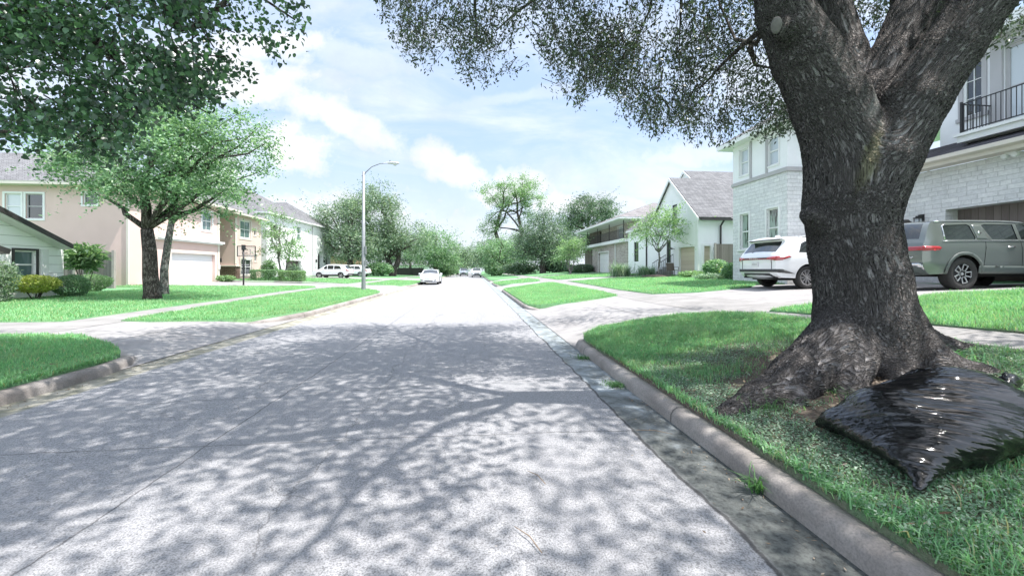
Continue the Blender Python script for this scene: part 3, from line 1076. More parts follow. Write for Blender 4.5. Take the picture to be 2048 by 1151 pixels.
# ---------------------------------------------------------------- the big live oak at the kerb
def sdf_trunk():
    import openvdb as vdb
    caps, arcs = [], []

    def chain(pts, k=.05):
        q = [(at(a, b, f), r / 800 * f * math.cos(math.atan((a - 1024) / 800)) * 1.03) for (a, b, f, r) in pts]
        sgn = 1 if q[-1][0].z >= q[0][0].z else -1
        s0 = q[0][0].z
        for (p, r), (p2, r2) in zip(q[:-1], q[1:]):
            caps.append((np.array(p), np.array(p2), r, r2, k))
            s1 = s0 + sgn * (p2 - p).length
            arcs.append((s0, s1))
            s0 = s1
    chain([(1728, 735, 4.55, 112), (1728, 640, 4.55, 103), (1720, 560, 4.55, 94), (1708, 500, 4.55, 91), (1698, 410, 4.55, 92), (1706, 350, 4.55, 92)])
    chain([(1696, 390, 4.55, 88), (1690, 290, 4.55, 84), (1658, 205, 4.5, 76), (1609, 110, 4.45, 65), (1566, 20, 4.4, 51), (1545, -110, 4.35, 46), (1520, -240, 4.3, 42)])
    chain([(1725, 300, 4.75, 60), (1710, 190, 5.0, 50), (1690, 110, 5.2, 42), (1664, -10, 5.35, 29), (1640, -150, 5.5, 28)])
    chain([(1740, 290, 4.65, 70), (1760, 190, 4.75, 58), (1790, 110, 4.9, 51), (1838, 0, 5.1, 53), (1890, -150, 5.2, 46)])
    chain([(1728, 410, 4.45, 74), (1762, 320, 4.4, 76), (1824, 205, 4.35, 74), (1894, 105, 4.3, 69), (1962, 5, 4.25, 70), (2060, -110, 4.2, 62), (2190, -220, 4.1, 52)])
    chain([(1622, 430, 4.45, 20), (1652, 450, 4.5, 34)], .10)                       # knob on the near side
    chain([(1560, 55, 4.12, 20), (1585, 60, 4.3, 30)], .09)                           # pruned limb collar
    # roots
    chain([(1680, 660, 4.4, 54), (1596, 750, 4.02, 47), (1522, 801, 3.80, 35), (1452, 832, 3.62, 22)], .12)
    chain([(1640, 740, 4.1, 36), (1585, 815, 3.70, 16), (1645, 835, 3.52, 10)], .06)
    chain([(1796, 655, 4.45, 56), (1876, 730, 4.12, 38), (1960, 750, 3.95, 24), (2030, 757, 3.9, 12)], .12)
    chain([(1716, 690, 4.35, 52), (1696, 775, 3.92, 32), (1688, 830, 3.62, 18)], .09)
    chain([(1760, 700, 4.4, 52), (1800, 772, 3.98, 28), (1840, 797, 3.85, 12)], .09)
    chain([(1800, 668, 4.7, 54), (1890, 700, 4.75, 30), (2000, 708, 4.8, 13)], .10)
    chain([(1680, 700, 4.8, 42), (1610, 700, 5.1, 24)], .10)
    chain([(1740, 640, 4.9, 66), (1740, 655, 5.5, 24)], .12)
    vs = 0.019
    lo = np.array([1.9, 2.6, -0.05])
    hi = np.array([6.6, 6.0, 6.35])
    nx, ny, nz = ((hi - lo) / vs).astype(int)
    D = np.full((nx, ny, nz), 0.5, np.float32)
    gx = (lo[0] + vs * np.arange(nx)).astype(np.float32)
    gy = (lo[1] + vs * np.arange(ny)).astype(np.float32)
    gz = (lo[2] + vs * np.arange(nz)).astype(np.float32)
    for a, b, ra, rb, k in caps:
        m = max(ra, rb) + 0.32
        l = np.clip(((np.minimum(a, b) - m - lo) / vs).astype(int), 0, [nx, ny, nz])
        h = np.clip(((np.maximum(a, b) + m - lo) / vs).astype(int) + 1, 0, [nx, ny, nz])
        sl = tuple(slice(l[i], h[i]) for i in range(3))
        X, Y, Z = np.meshgrid(gx[sl[0]], gy[sl[1]], gz[sl[2]], indexing='ij')
        d = (b - a).astype(np.float32)
        t = ((X - a[0]) * d[0] + (Y - a[1]) * d[1] + (Z - a[2]) * d[2]) / max(1e-6, float(d @ d))
        t = np.clip(t, 0, 1)
        q = np.sqrt((X - a[0] - t * d[0]) ** 2 + (Y - a[1] - t * d[1]) ** 2 + (Z - a[2] - t * d[2]) ** 2) - (ra + (rb - ra) * t)
        o = D[sl]
        hh = np.clip(0.5 + 0.5 * (o - q) / k, 0, 1)
        D[sl] = o + (q - o) * hh - k * hh * (1 - hh)
    # uneven girth
    g = vdb.FloatGrid(0.5)
    g.copyFromArray(D)
    V, Q = g.convertToQuads(0.0)
    V = V * vs + lo
    # bark coordinates: place round the limb, and length along it (squeezed), blended over the capsules
    W = np.zeros((len(V), 1))
    AX = np.zeros((len(V), 3))
    S = np.zeros((len(V), 1))
    for (a, b, ra, rb, _), (sa, sb) in zip(caps, arcs):
        d = b - a
        t = np.clip((V - a) @ d / (d @ d), 0, 1)
        c = a + t[:, None] * d
        dist = np.linalg.norm(V - c, axis=1) - (ra + (rb - ra) * t)
        tt_ = (V - a) @ d / (d @ d)
        w = np.exp(-np.clip(dist, 0, 1) / 0.06)[:, None]
        W += w
        AX += w * c
        S += w * (sa + (sb - sa) * tt_)[:, None]
    AX /= W + 1e-12
    S /= W + 1e-12
    DIR = (V - AX) + np.concatenate([S * .02, S * -.02, S * .22], 1)
    return V, Q[:, ::-1], DIR


oak = thing('oak_tree', 'massive live oak with deeply furrowed bark forking into four limbs beside the kerb', 'tree', (OAK[0], OAK[1], 0.4))
V, Q, DIR = sdf_trunk()
me = raw_mesh('trunk', V, quads=Q)
# bark coordinates: squeezed along the grain
BV = DIR
at_ = me.attributes.new('grain', 'FLOAT_VECTOR', 'POINT')
at_.data.foreach_set('vector', BV.astype(np.float32).ravel())
pl = at(1790, 190, 4.0)
pg = at(1775, 300, 4.0)
ps = at(1553, 52, 4.1)
pl2 = at(1850, 60, 4.0)
M['bark_oak'] = mat_bark('furrowed oak bark', (0.125, 0.114, 0.110), (0.38, 0.36, 0.355), attr='grain', disp=0.034, bs=38.0, lich=[
    (pl.x, pl.y, pl.z, .10, .26, .55, (0.30, 0.32, 0.31), .75), (pg.x, pg.y, pg.z, .10, .45, .30, (0.17, 0.17, 0.07), .8), (pl2.x, pl2.y, pl2.z, .12, .2, .6, (0.26, 0.28, 0.27), .7)])
tr = link_mesh('trunk', me, M['bark_oak'], oak, smooth=True)
sub = tr.modifiers.new('fine', 'SUBSURF')
sub.levels = sub.render_levels = 1
# healed saw cut
mb = MB()
c0 = at(1553, 51, 4.045)
mb.lathe([(0.001, -0.012), (0.05, -0.010), (0.085, 0.0), (0.10, 0.03), (0.102, 0.06)], (0, 0, 0), 'Y', 28)
sc = mb.build('pruning_scar', pm('healed wood', (0.20, 0.19, 0.185), (0.13, 0.12, 0.115), 14, 0.9, 0.6, 30), oak, smooth=True, local=True)
sc.location = Vector(c0) - oak.location
sc.rotation_euler = (Vector((0, 0, CAM_H)) - c0).to_track_quat('-Y', 'Z').to_euler()
sc.scale = (0.5, .8, .78)

# limbs that leave the picture and carry the crown over the road
mb = MB()
Lt = {'a': at(1520, -240, 4.3), 'b': at(1640, -150, 5.5), 'c': at(1890, -150, 5.2), 'd': at(2190, -220, 4.1)}


def big_limb(start, pts, r0, r1):
    k = [np.array(start)] + [np.array(q, float) for q in pts]
    p = [k[0]]
    for a, b in zip(k[:-1], k[1:]):
        for t in (.33, .67, 1):
            p.append(a + (b - a) * t + (rng.normal(0, .05, 3) if t < 1 else 0))
    mb.tube(p, list(np.linspace(r0 * .8, r1 * .6, len(p))), n=8)
    return p


LIMBS = [big_limb(Lt['a'], [(1.9, 3.1, 6.9), (0.4, 2.6, 7.4), (-1.2, 2.9, 7.7), (-3.2, 3.6, 8.3)], 0.136, 0.031),
         big_limb(Lt['a'], [(2.4, 2.6, 6.8), (2.2, 1.0, 7.4), (1.6, -1.0, 7.8)], .075, .02),
         big_limb(Lt['a'], [(1.8, 5.2, 6.7), (0.4, 6.8, 6.9), (-1.4, 8.6, 7.2)], 0.105, 0.025),
         big_limb(Lt['b'], [(2.8, 6.6, 7.6), (1.8, 8.6, 7.7), (0.6, 10.6, 7.8)], 0.118, 0.031),
         big_limb(Lt['b'], [(3.6, 6.2, 8.2), (3.7, 8.2, 9.5)], 0.105, 0.031),
         big_limb(Lt['c'], [(6.2, 5.8, 8.0), (7.6, 7.4, 9.0)], 0.124, 0.031),
         big_limb(Lt['d'], [(8.0, 3.4, 6.6), (9.6, 2.6, 7.4)], 0.149, 0.037),
         big_limb(Lt['d'], [(7.4, 4.2, 7.0), (8.4, 6.2, 7.8)], 0.112, 0.031)]
# boughs seen against the sky
BOUGHS = [[at(1538, 40, 4.6), at(1512, 88, 5.0), at(1470, 78, 5.4), at(1440, 10, 5.8), at(1420, -60, 6.2)],
          [at(1530, 55, 4.7), at(1480, 95, 5.3), at(1448, 125, 5.8), at(1405, 172, 6.2), at(1368, 192, 6.6)],
          [at(1500, 95, 5.2), at(1510, 130, 5.6), at(1560, 140, 6.0)],
          [at(1362, -60, 6.4), at(1362, 20, 6.4), at(1358, 92, 6.5)],
          [at(1310, -50, 6.6), at(1300, 20, 6.6), at(1280, 60, 6.8)],
          [at(950, -60, 6.0), at(950, 20, 6.2), at(955, 90, 6.4)],
          [at(1778, -60, 5.6), at(1782, -5, 5.7), at(1784, 30, 5.8)]]
for bgh in BOUGHS:
    mb.tube(bgh, list(np.linspace(.035, .008, len(bgh))), n=6)
# hanging sprays: strands of twig with leaves, let down from the boughs
PROF = [(752, 14), (775, 60), (792, 100), (820, 118), (854, 150), (877, 112), (904, 131), (924, 152), (945, 190), (960, 204), (975, 172), (989, 170), (1005, 146), (1028, 135), (1043, 40)]
PROF2 = [(1066, 30), (1078, 58), (1093, 127), (1103, 150), (1118, 140), (1132, 185), (1150, 226), (1165, 205), (1174, 174), (1213, 189), (1240, 200), (1256, 240), (1271, 266), (1309, 280), (1352, 268), (1398, 293), (1425, 299), (1464, 293), (1505, 280), (1560, 275), (1592, 262)]
LP, LD = [], []


def strand(px, ybot, f, dens):
    """one drooping twig: top above the picture, bottom at a given height"""
    ln = 0.25 + 0.6 * rng.random()
    bot = at(px, ybot, f)
    top = at(px + rng.normal(0, 14), ybot, f)
    top.z = bot.z + ln
    top.x += rng.normal(0, .26)
    top.y += rng.normal(0, .26)
    midp = (top + bot) / 2 + Vector(rng.normal(0, .05, 3))
    mb.tube([top, midp, bot], [.006, .004, .002], n=3, cap=False)
    nl = int(dens * (ln + .25))
    t = rng.random(nl) ** .8
    P = np.array(top)[None] * (1 - t)[:, None] ** 2 + 2 * np.array(midp)[None] * (t * (1 - t))[:, None] + np.array(bot)[None] * (t ** 2)[:, None]
    P += rng.normal(0, .075, P.shape) * (1.3 - .7 * t)[:, None]
    Dv = rng.normal(0, 1, P.shape)
    Dv[:, 2] -= 0.45
    LP.append(P)
    LD.append(Dv)


for prof, cnt in ((PROF, 215), (PROF2, 720)):
    xs = np.array([p[0] for p in prof], float)
    ys = np.array([p[1] for p in prof], float)
    for i in range(cnt):
        px = rng.uniform(xs[0], xs[-1])
        yb = np.interp(px, xs, ys)
        # leave holes where the sky shows
        for _ in range(12):
            py = yb - (yb + 70) * (rng.random() ** 1.25)
            g = vnoise(np.array([[px / 52.0, py / 60.0]]), 1.0, 21)[0] * .7 + vnoise(np.array([[px / 21.0, py / 25.0]]), 1.0, 22)[0] * .3
            if g > (.40 if prof is PROF else .36) or py > yb - 12:
                break
        strand(px, py, rng.uniform(5.3, 7.8), 46)
for (x0, x1, y0, y1, f0, f1, cnt) in ((1640, 1770, -60, 95, 6.2, 7.5, 60), (1735, 1790, -40, 60, 6.2, 7.0, 16), (1940, 2060, -90, 95, 5.0, 6.5, 42), (1905, 1960, 60, 128, 4.7, 5.2, 12)):
    for i in range(cnt):
        strand(rng.uniform(x0, x1), rng.uniform(y0, y1), rng.uniform(f0, f1), 46)
link = mb.build('limb', M['bark'], oak, smooth=True)
link['kind'] = 'structure'
del link['kind']
P = np.concatenate(LP)
Dv = np.concatenate(LD)
V1, Q1 = leaf_quads(P, 0.062, 0.40, 0.2, 0, Dv)
# the crown overhead (out of the picture; its shade falls on road and lawn)
CC = []
r2 = np.random.default_rng(77)
while len(CC) < 760:
    c = np.array([r2.uniform(-4.8, 10.5), r2.uniform(-5.5, 14.5), 0])
    dd = math.hypot((c[0] - 3.0) / 7.4, (c[1] - 4.2) / 9.8)
    if dd > 1:
        continue
    if c[1] > (9.6 if c[0] < 6 else 13):
        continue
    hgt = 6.3 + 3.4 * math.sqrt(max(0, 1 - dd * dd)) * r2.random() ** .7 + .5
    f = c[0] * SY + c[1] * CY
    if f > 0 and (hgt - 0.5 - CAM_H) / max(f, .5) < 0.70:      # stays above the view
        hgt = CAM_H + 0.70 * f + .5 + r2.random() * 1.2
        if hgt > 12.2:
            continue
    g = vnoise(np.array([[c[0] * .5, c[1] * .5]]), 1.0, 31)[0]
    if g < .43 or (c[0] > 5.2 and c[1] > 3.2 and r2.random() < .6):
        continue
    c[2] = hgt
    CC.append(c)
for lp in LIMBS:                                                    # leaves along the boughs too
    for q in lp[3:]:
        for _ in range(3):
            c = q + r2.normal(0, .38, 3)
            f = c[0] * SY + c[1] * CY
            if f < 0 or (c[2] - .6 - CAM_H) / max(f, .5) > .70:
                CC.append(c)
CC = np.array(CC)
per = 135
P2 = np.repeat(CC, per, 0) + rng.normal(0, 1, (len(CC) * per, 3)) * [.36, .36, .2]
ff = P2[:, 0] * SY + P2[:, 1] * CY
P2 = P2[~((ff > 0.2) & ((P2[:, 2] - CAM_H) < 0.672 * ff + .1))]
V2, Q2 = leaf_quads(P2, 0.11, 0.5, 0.6, 0.1)
me = raw_mesh('crown', np.concatenate([V1, V2]), quads=np.concatenate([Q1, Q2 + len(V1)]))
link_mesh('crown', me, M['leaf_oak'], oak)

# ---------------------------------------------------------------- broad-leaved tree overhanging from the left
lt = thing('shade_tree', 'dark broad leaved tree whose boughs hang over the street at upper left', 'tree', (-7.7, 3.2, .2))
mb = MB()
mb.tube([(-7.7, 3.2, 0.1), (-7.68, 3.2, .5), (-7.6, 3.3, 2.2), (-7.4, 3.5, 3.6)], [.42, .30, .26, .24], n=14)
B0 = (-7.4, 3.5, 3.5)
for pts, r in (([B0, at(-260, 60, 5.2), at(60, 15, 5.6), at(170, 70, 5.7), at(245, 128, 5.8)], .12),
               ([B0, at(-100, -60, 5.5), at(250, -140, 5.9), at(360, 60, 6.2), at(400, 50, 6.3), at(452, 2, 6.4), at(500, -60, 6.5)], .10),
               ([B0, at(-220, 250, 4.8), at(-60, 262, 4.9), at(20, 262, 5.0)], .09),
               ([B0, at(-300, -250, 5.0), at(100, -420, 6.0), at(400, -380, 7.5)], .16),
               ([at(400, 50, 6.3), at(396, 20, 6.3), at(398, -60, 6.3)], .035),
               ([B0, (-8.6, 5.5, 5.8), (-9.5, 8.5, 7.6)], .14),
               ([at(250, -140, 5.9), at(470, -40, 6.2), at(560, 20, 6.5), at(590, 40, 6.6)], .03)):
    mb.tube(pts, list(np.linspace(r, max(.012, r * .25), len(pts))), n=8)
LB = [(-60, 285), (0, 272), (36, 306), (61, 262), (91, 305), (122, 300), (158, 312), (198, 322), (252, 338), (267, 258), (292, 240), (319, 205), (345, 222), (374, 232), (425, 230), (410, 195), (440, 170)]
LP, LD = [], []


def sprig(px, py, f, n, sp, dens=1.0):
    c = np.array(at(px, py, f))
    P = c + rng.normal(0, sp, (n, 3))
    LP.append(P)
    Dv = rng.normal(0, .7, (n, 3))
    Dv[:, 2] -= .65
    LD.append(Dv)


xs = [p[0] for p in LB[:15]]
ys = [p[1] for p in LB[:15]]
for i in range(1080):
    px = rng.uniform(-120, 425)
    yb = np.interp(px, xs, ys) - 14
    py = yb - (yb + 120) * rng.random() ** 1.05
    if vnoise(np.array([[px / 45.0, py / 40.0]]), 1.0, 41)[0] < .35 + .15 * (px > 285):
        continue
    sprig(px, py, rng.uniform(4.8, 6.8), 19, .13)
    if rng.random() < .35:
        e = at(px, py, 5.6)
        mb.tube([e + Vector(rng.normal(0, .22, 3)) + Vector((0, 0, .15)), e, e + Vector(rng.normal(0, .12, 3))], [.010, .007, .003], n=4)
for (px, py) in [(456, 155), (484, 162), (508, 148), (440, 140), (465, 118), (474, 90), (490, 60), (517, 68), (545, 96), (566, 110), (577, 74), (606, 56), (600, 14), (560, 30), (520, 20), (480, 30), (440, 60), (430, 100), (540, 60), (585, 30), (420, 150), (400, 190), (380, 215), (455, 20), (500, 5), (440, 175), (415, 120)]:
    for j in range(4):
        sprig(px + rng.normal(0, 10) - 8, py + rng.normal(0, 9) - 6, rng.uniform(6.0, 7.2), 8, .085)
# above the picture: more of the crown, casting shade at the left kerb
nfr = sum(len(p) for p in LP)
for i in range(210):
    c = np.array([rng.uniform(-9.3, -3.2), rng.uniform(-2.0, 8.5), rng.uniform(5.6, 8.8)])
    f = c[0] * SY + c[1] * CY
    r_ = c[0] * CY - c[1] * SY
    if f > 0.2 and (c[2] - .7 - CAM_H) / f < .70 and abs(r_ / f) < 1.45:
        continue
    if vnoise(c[None, :2], .7, 44)[0] < .42:
        continue
    n = 30
    P = c + rng.normal(0, .34, (n, 3))
    LP.append(P)
    Dv = rng.normal(0, .7, (n, 3))
    Dv[:, 2] -= .6
    LD.append(Dv)
mb.build('trunk', M['bark'], lt, smooth=True)
V, Q = leaf_hearts(np.concatenate(LP), 0.072, np.concatenate(LD))
link_mesh('crown', raw_mesh('crown', V, quads=Q), M['leaf_big'], lt)
# ================================================================ OTHER TREES
def px_base(px, f):
    """ground point at view distance f on a measured bearing"""
    p = at(px, 538, f)
    return (p.x, p.y)


RIGHT_OF = np.array([CY, -SY, 0])
# crown ellipsoids are given in the tree's own (x, y, z)
make_tree('street_tree', 'bright green tree with a knobbly dark trunk on the lawn before the tan house', 'tree', (-12.12, 16.5), 2.75, .25,
          [(0.1, 0, 5.4, 2.2, 2.2, 2.2), (-2.2, 0, 5.3, 1.4, 1.4, 1.1), (2.7, .5, 6.1, 1.5, 1.4, 1.3), (1.9, .2, 4.2, 1.5, 1.3, 1.0), (0.5, 0, 7.3, 1.7, 1.5, 1.1), (-.5, 0, 4.1, 1.1, 1.2, .7)],
          330, .52, 84, .12, M['leaf_mid'], M['bark'], lean=(-.2, 0), nlimb=14, gap=.36, seed=3, wisps=90, aspect=.5, up=.1)
make_tree('slim_tree', 'pale smooth trunked tree standing just behind the knobbly dark one', 'tree', (-13.5, 19.0), 3.3, .15,
          [(0.4, .4, 5.6, 1.9, 1.9, 1.8), (2.0, .3, 5.0, 1.2, 1.2, 1.0)], 80, .6, 50, .14, M['leaf_mid'], M['bark_pale'], lean=(.25, .1), nlimb=7, gap=.3, seed=4, wisps=20)
make_tree('slender_tree', 'slender pale green tree in front of the white house with grey roof', 'tree', px_base(565, 38.5), 2.2, .13,
          [(0, 0, 4.2, 2.1, 1.7, 1.8), (.8, 0, 3.0, 1.9, 1.3, 1.1), (-.6, 0, 5.8, 1.0, .9, .9), (-1.2, 0, 2.6, 1.3, 1, .8)], 110, .5, 34, .17, M['leaf_pale'], M['bark_pale'], nlimb=14, gap=.33, seed=5, wisps=45, stems=3)
make_tree('dense_tree', 'dense dark green tree just left of the street lamp by the driveway cars', 'tree', px_base(700, 62), 3.2, .5,
          [(-1.0, 0, 7.4, 5.0, 4.2, 4.3), (.8, 0, 5.0, 5.2, 4, 3.0), (1, 0, 9.6, 3.2, 3, 2.6)], 190, 1.4, 92, .28, M['leaf_dull'], M['bark'], nlimb=9, seed=6, gap=.26, wisps=40)
make_tree('spreading_tree', 'wide spreading tree with a leaning forked trunk behind the street lamp', 'tree', px_base(785, 66), 3.0, .62,
          [(-2.6, 0, 9.2, 5.6, 4.6, 4.6), (2.2, 0, 6.6, 4.6, 4, 3.2), (-1.5, 0, 13.0, 3.8, 3.4, 2.2), (0, 0, 5.2, 5, 4, 2)], 240, 1.4, 92, .28, M['leaf_dull'], M['bark'], nlimb=12, seed=7, gap=.28, stems=2, stem_dirs=[0.3, 2.6], wisps=60)
make_tree('rounded_tree', 'rounded leafy tree behind the white parked sedan', 'tree', px_base(872, 78), 2.6, .5,
          [(0, 0, 5.4, 5.0, 4.4, 3.9), (1.2, 0, 3.4, 4.4, 3.6, 2.3), (-1.4, 0, 4.4, 4, 3.5, 3)], 190, 1.25, 84, .29, M['leaf_mid'], M['bark'], nlimb=8, seed=8, gap=.2, wisps=25)
make_tree('tall_tree', 'tall thin tree with bare forked stems above the right side trees', 'tree', px_base(1018, 86), 9.0, .62,
          [(-2.6, 0, 17.0, 3.6, 3.0, 2.7), (2.2, 0, 18.3, 3.8, 3.2, 3.0), (4.6, 0, 15.6, 2.8, 2.4, 2.0), (-.4, 0, 14.4, 3.0, 2.4, 1.8), (-4.4, 0, 9.6, 2.2, 2, 1.9), (-2.8, 0, 12.0, 2.3, 2, 1.4), (4.0, 0, 12.4, 2.6, 2.2, 1.6)], 165, 1.1, 84, .29, M['leaf_pale'], M['bark'], nlimb=16, stems=2, stem_dirs=[0.2, 2.9], seed=9, gap=.30, wisps=40)
make_tree('dark_round_tree', 'dark grey green round tree beyond the right lawns, shading its own trunk', 'tree', px_base(1086, 63), 2.4, .5,
          [(0, 0, 5.6, 4.8, 4.2, 4.2), (1.6, 0, 4.0, 4.0, 3.6, 3.2), (-2.6, 0, 4.0, 3.2, 3, 2.6), (.8, 0, 8.4, 3, 2.8, 1.8)], 230, 1.2, 84, .24, M['leaf_dark'], M['bark'], nlimb=10, seed=10, gap=.15, wisps=50, droop=.3)
make_tree('light_tree', 'light green bushy tree at the right kerb beside the far parked car', 'tree', px_base(1000, 72), 1.8, .35,
          [(0, 0, 4.0, 3.6, 3.2, 3.2), (1.8, 0, 3.0, 3.0, 2.6, 2.2), (-1.3, 0, 2.6, 2.2, 2, 1.7)], 130, 1.0, 80, .26, M['leaf_mid'], M['bark'], nlimb=8, seed=12, gap=.2, wisps=20)
make_tree('small_tree', 'small pale green tree with thin stems before the brick house', 'tree', px_base(1141, 49), 1.4, .10,
          [(0, 0, 3.0, 1.7, 1.5, 1.5), (.9, 0, 3.4, 1.4, 1.2, 1.2), (-.7, 0, 2.2, 1.2, 1, .8)], 90, .55, 46, .17, M['leaf_pale'], M['bark_pale'], nlimb=9, stems=3, seed=13, gap=.2, wisps=25)
make_tree('backyard_tree', 'dark leafy tree rising behind the hipped roof of the brick house', 'tree', px_base(1178, 78), 7.0, .5,
          [(0, 0, 11.4, 4.8, 4.2, 3.4), (2.8, 0, 11.8, 3.0, 3, 2.6), (-3.2, 0, 10.4, 2.8, 2.6, 2.4), (-1.5, 0, 7.4, 3.4, 3, 2.4)], 190, 1.2, 80, .30, M['leaf_dark'], M['bark'], nlimb=9, seed=14, gap=.26, wisps=35)
make_tree('young_tree', 'young thin trunked tree in a mulch ring before the white gabled house', 'tree', px_base(1318, 28.0), 1.75, .075,
          [(0, 0, 3.5, 1.9, 1.6, 1.05), (.4, 0, 4.2, 1.3, 1.2, .8), (-1.2, 0, 3.0, 1.0, .9, .5), (1.5, 0, 2.9, .8, .8, .4)], 120, .42, 44, .12, M['leaf_pale'], M['bark_pale'], nlimb=16, seed=15, gap=.33, wisps=45)
# beyond: the trees that close the street
for i, (px, f, w, h, mt, lab) in enumerate([
        (915, 104, 4.6, 8.0, 'leaf_dull', 'dull green street tree just past the rounded tree at left'),
        (934, 135, 5.0, 8.4, 'leaf_dull', 'small looking far tree at the left end of the street'),
        (948, 190, 8.0, 9.0, 'leaf_dark', 'farthest tree closing the middle of the street'),
        (972, 128, 5.0, 10.5, 'leaf_dark', 'dark tree at the right end of the street behind the parked car'),
        (985, 98, 4.4, 9.0, 'leaf_dull', 'loose leaning tree over the right kerb beyond the light bushy tree'),
        (1048, 96, 6.2, 9.5, 'leaf_dull', 'dull tree between the tall thin tree and the dark round one'),
        (1128, 84, 6.0, 11.0, 'leaf_dull', 'tree showing between the dark round tree and the brick house'),
        (640, 84, 6.5, 11.5, 'leaf_dark', 'dark tree directly behind the white house at left'),
        (820, 98, 6.5, 10.5, 'leaf_dull', 'leafy tree in the gap right of the spreading tree'),
        (760, 92, 6.5, 9.0, 'leaf_dark', 'low dark tree seen under the spreading crown behind the lamp'),
        (1085, 110, 7, 9.5, 'leaf_dark', 'dark tree far behind the round tree on the right')]):
    make_tree('far_tree', lab, 'tree', px_base(px, f), h * .3, .35, [(0, 0, h * .62, w, w * .85, h * .36), (w * .3, 0, h * .42, w * .8, w * .7, h * .26), (-w * .4, 0, h * .45, w * .7, w * .6, h * .28)],
              110, 1.3, 62, .38, M[mt], M['bark'], nlimb=6, seed=30 + i, gap=.16, wisps=18, group='trees closing the end of the street')


# ================================================================ SHRUBS
def bush(name, label, cat, base, rx, ry, h, n, ls, leafm, flare=0.0, seed=1, stems=5, fuzz=.08, aspect=.5, low=0.0, box=False, group=None, dz=0):
    global rng
    keep, rng = rng, np.random.default_rng(seed)
    n = int(n * 2.6)
    bx, by = base
    bz = float(H(bx, by)) + dz
    root = thing(name, label, cat, (bx, by, bz), 0, group)
    if box:
        u = rng.uniform(-1, 1, (n, 3))
        ax = rng.integers(0, 3, n)
        sg = np.where(rng.random(n) < .5, -1, 1)
        for k in range(3):
            u[ax == k, k] = sg[ax == k]
        u[:, 2] = np.where(ax == 2, 1, u[:, 2])
        D = u * (1 - np.abs(rng.normal(0, fuzz, (n, 1))) + .5 * fuzz)
        P = D * [rx, ry, h / 2] + [0, 0, h / 2]
    else:
        d = rng.normal(0, 1, (n, 3))
        d /= np.linalg.norm(d, axis=1)[:, None]
        lump = .88 + .22 * vnoise(np.column_stack([d[:, 0] * 2.2 + d[:, 2] * 1.7, d[:, 1] * 2.2 - d[:, 2] * 1.3]), 1.0, seed)
        r = lump * (1 - np.abs(rng.normal(0, fuzz * 1.8, n)))
        P = d * r[:, None] * [rx, ry, h * (.5 - low / 2)] + [0, 0, h * (.5 + low / 2)]
        fl = 1 + flare * (P[:, 2] / h - .5)
        P[:, :2] *= fl[:, None]
        P[:, 2] = np.maximum(P[:, 2], .03)
    V, Q = leaf_quads(P + [bx, by, bz], ls, aspect, .5)
    link_mesh('foliage', raw_mesh('foliage', V, quads=Q), leafm, root)
    mb = MB()
    for k in range(stems):
        a = rng.random() * 6.28
        e = np.array([math.cos(a) * rx * .6, math.sin(a) * ry * .6, h * .62])
        mb.tube([np.array([bx, by, bz - .03]) + e * [.12, .12, 0], np.array([bx, by, bz]) + e * [.5, .5, .5], np.array([bx, by, bz]) + e], [.022, .016, .006], n=5)
    mb.build('stem', M['bark'], root)
    rng = keep
    return root


bush('shrub', 'yellow green feathery shrub under the window of the white sided house', 'shrub', (-15.4, 15.75), .58, .6, .88, 1900, .075, M['leaf_yellow'], flare=.35, seed=2, low=.3)
bush('shrub', 'clipped round dark green bush in front of the white sided house corner', 'shrub', (-15.5, 17.15), .52, .6, .88, 3400, .05, M['leaf_mid'], seed=3, fuzz=.05)
bush('shrub', 'flat topped pale green bush spreading by the wooden side gate', 'shrub', (-17.2, 20.0), .62, .6, .82, 2200, .055, M['leaf_pale'], flare=.7, seed=4, fuzz=.06)
bush('shrub', 'tall loose grey green shrub at the far left of the white sided house', 'shrub', (-15.3, 14.4), .5, .6, 1.45, 1500, .095, M['leaf_dull'], flare=.4, seed=5, fuzz=.2, aspect=.35)
bush('tropical_plant', 'bright tropical plant with broad fingered leaves at the house corner', 'plant', (-16.0, 18.25), .55, .5, 2.15, 420, .30, M['leaf_pale'], flare=.5, seed=6, fuzz=.3, low=.45, aspect=.3)
bush('hedge', 'clipped dark box hedge beside the path to the tan house door', 'hedge', (-18.2, 37.6), 1.2, .45, .95, 2600, .09, M['leaf_mid'], seed=7, box=True)
bush('hedge', 'lighter clipped hedge block nearer the street than the dark one', 'hedge', (-15.9, 37.2), .95, .5, .9, 2300, .09, M['leaf_pale'], seed=8, box=True)
bush('shrub', 'low leafy plant at the brown stone base of the tan house', 'shrub', (-19.4, 33.7), .7, .5, .5, 420, .16, M['leaf_pale'], seed=9, fuzz=.2)
bush('yucca', 'dark spiky plant on the bed before the white house', 'plant', px_base(590, 41), .8, .8, 1.5, 360, .5, M['leaf_dark'], seed=10, fuzz=.4, aspect=.12)
bush('shrub', 'pale blue green shrub below the slender tree', 'shrub', px_base(538, 40), .8, .6, 1.9, 700, .16, M['leaf_pale'], seed=11, fuzz=.2)
bush('shrub', 'bright green leafy shrub next to the fence of the stone house', 'shrub', (14.2, 22.2), .75, .6, 1.05, 1500, .11, M['leaf_mid'], seed=12, fuzz=.12)
bush('shrub', 'bronze yellow shrub between the two green shrubs of the stone house', 'shrub', (13.9, 20.4), .5, .45, .75, 700, .10, M['leaf_yellow'], seed=13, fuzz=.15)
bush('shrub', 'small green shrub just left of the white SUV tail', 'shrub', (13.3, 19.3), .6, .5, .9, 1000, .11, M['leaf_mid'], seed=14, fuzz=.12)
bush('flower_bed_plant', 'low pale flowering ground plant edging the bed by the tan doors', 'plant', (13.6, 23.6), .95, .5, .42, 800, .10, M['leaf_pale'], seed=15, fuzz=.2)
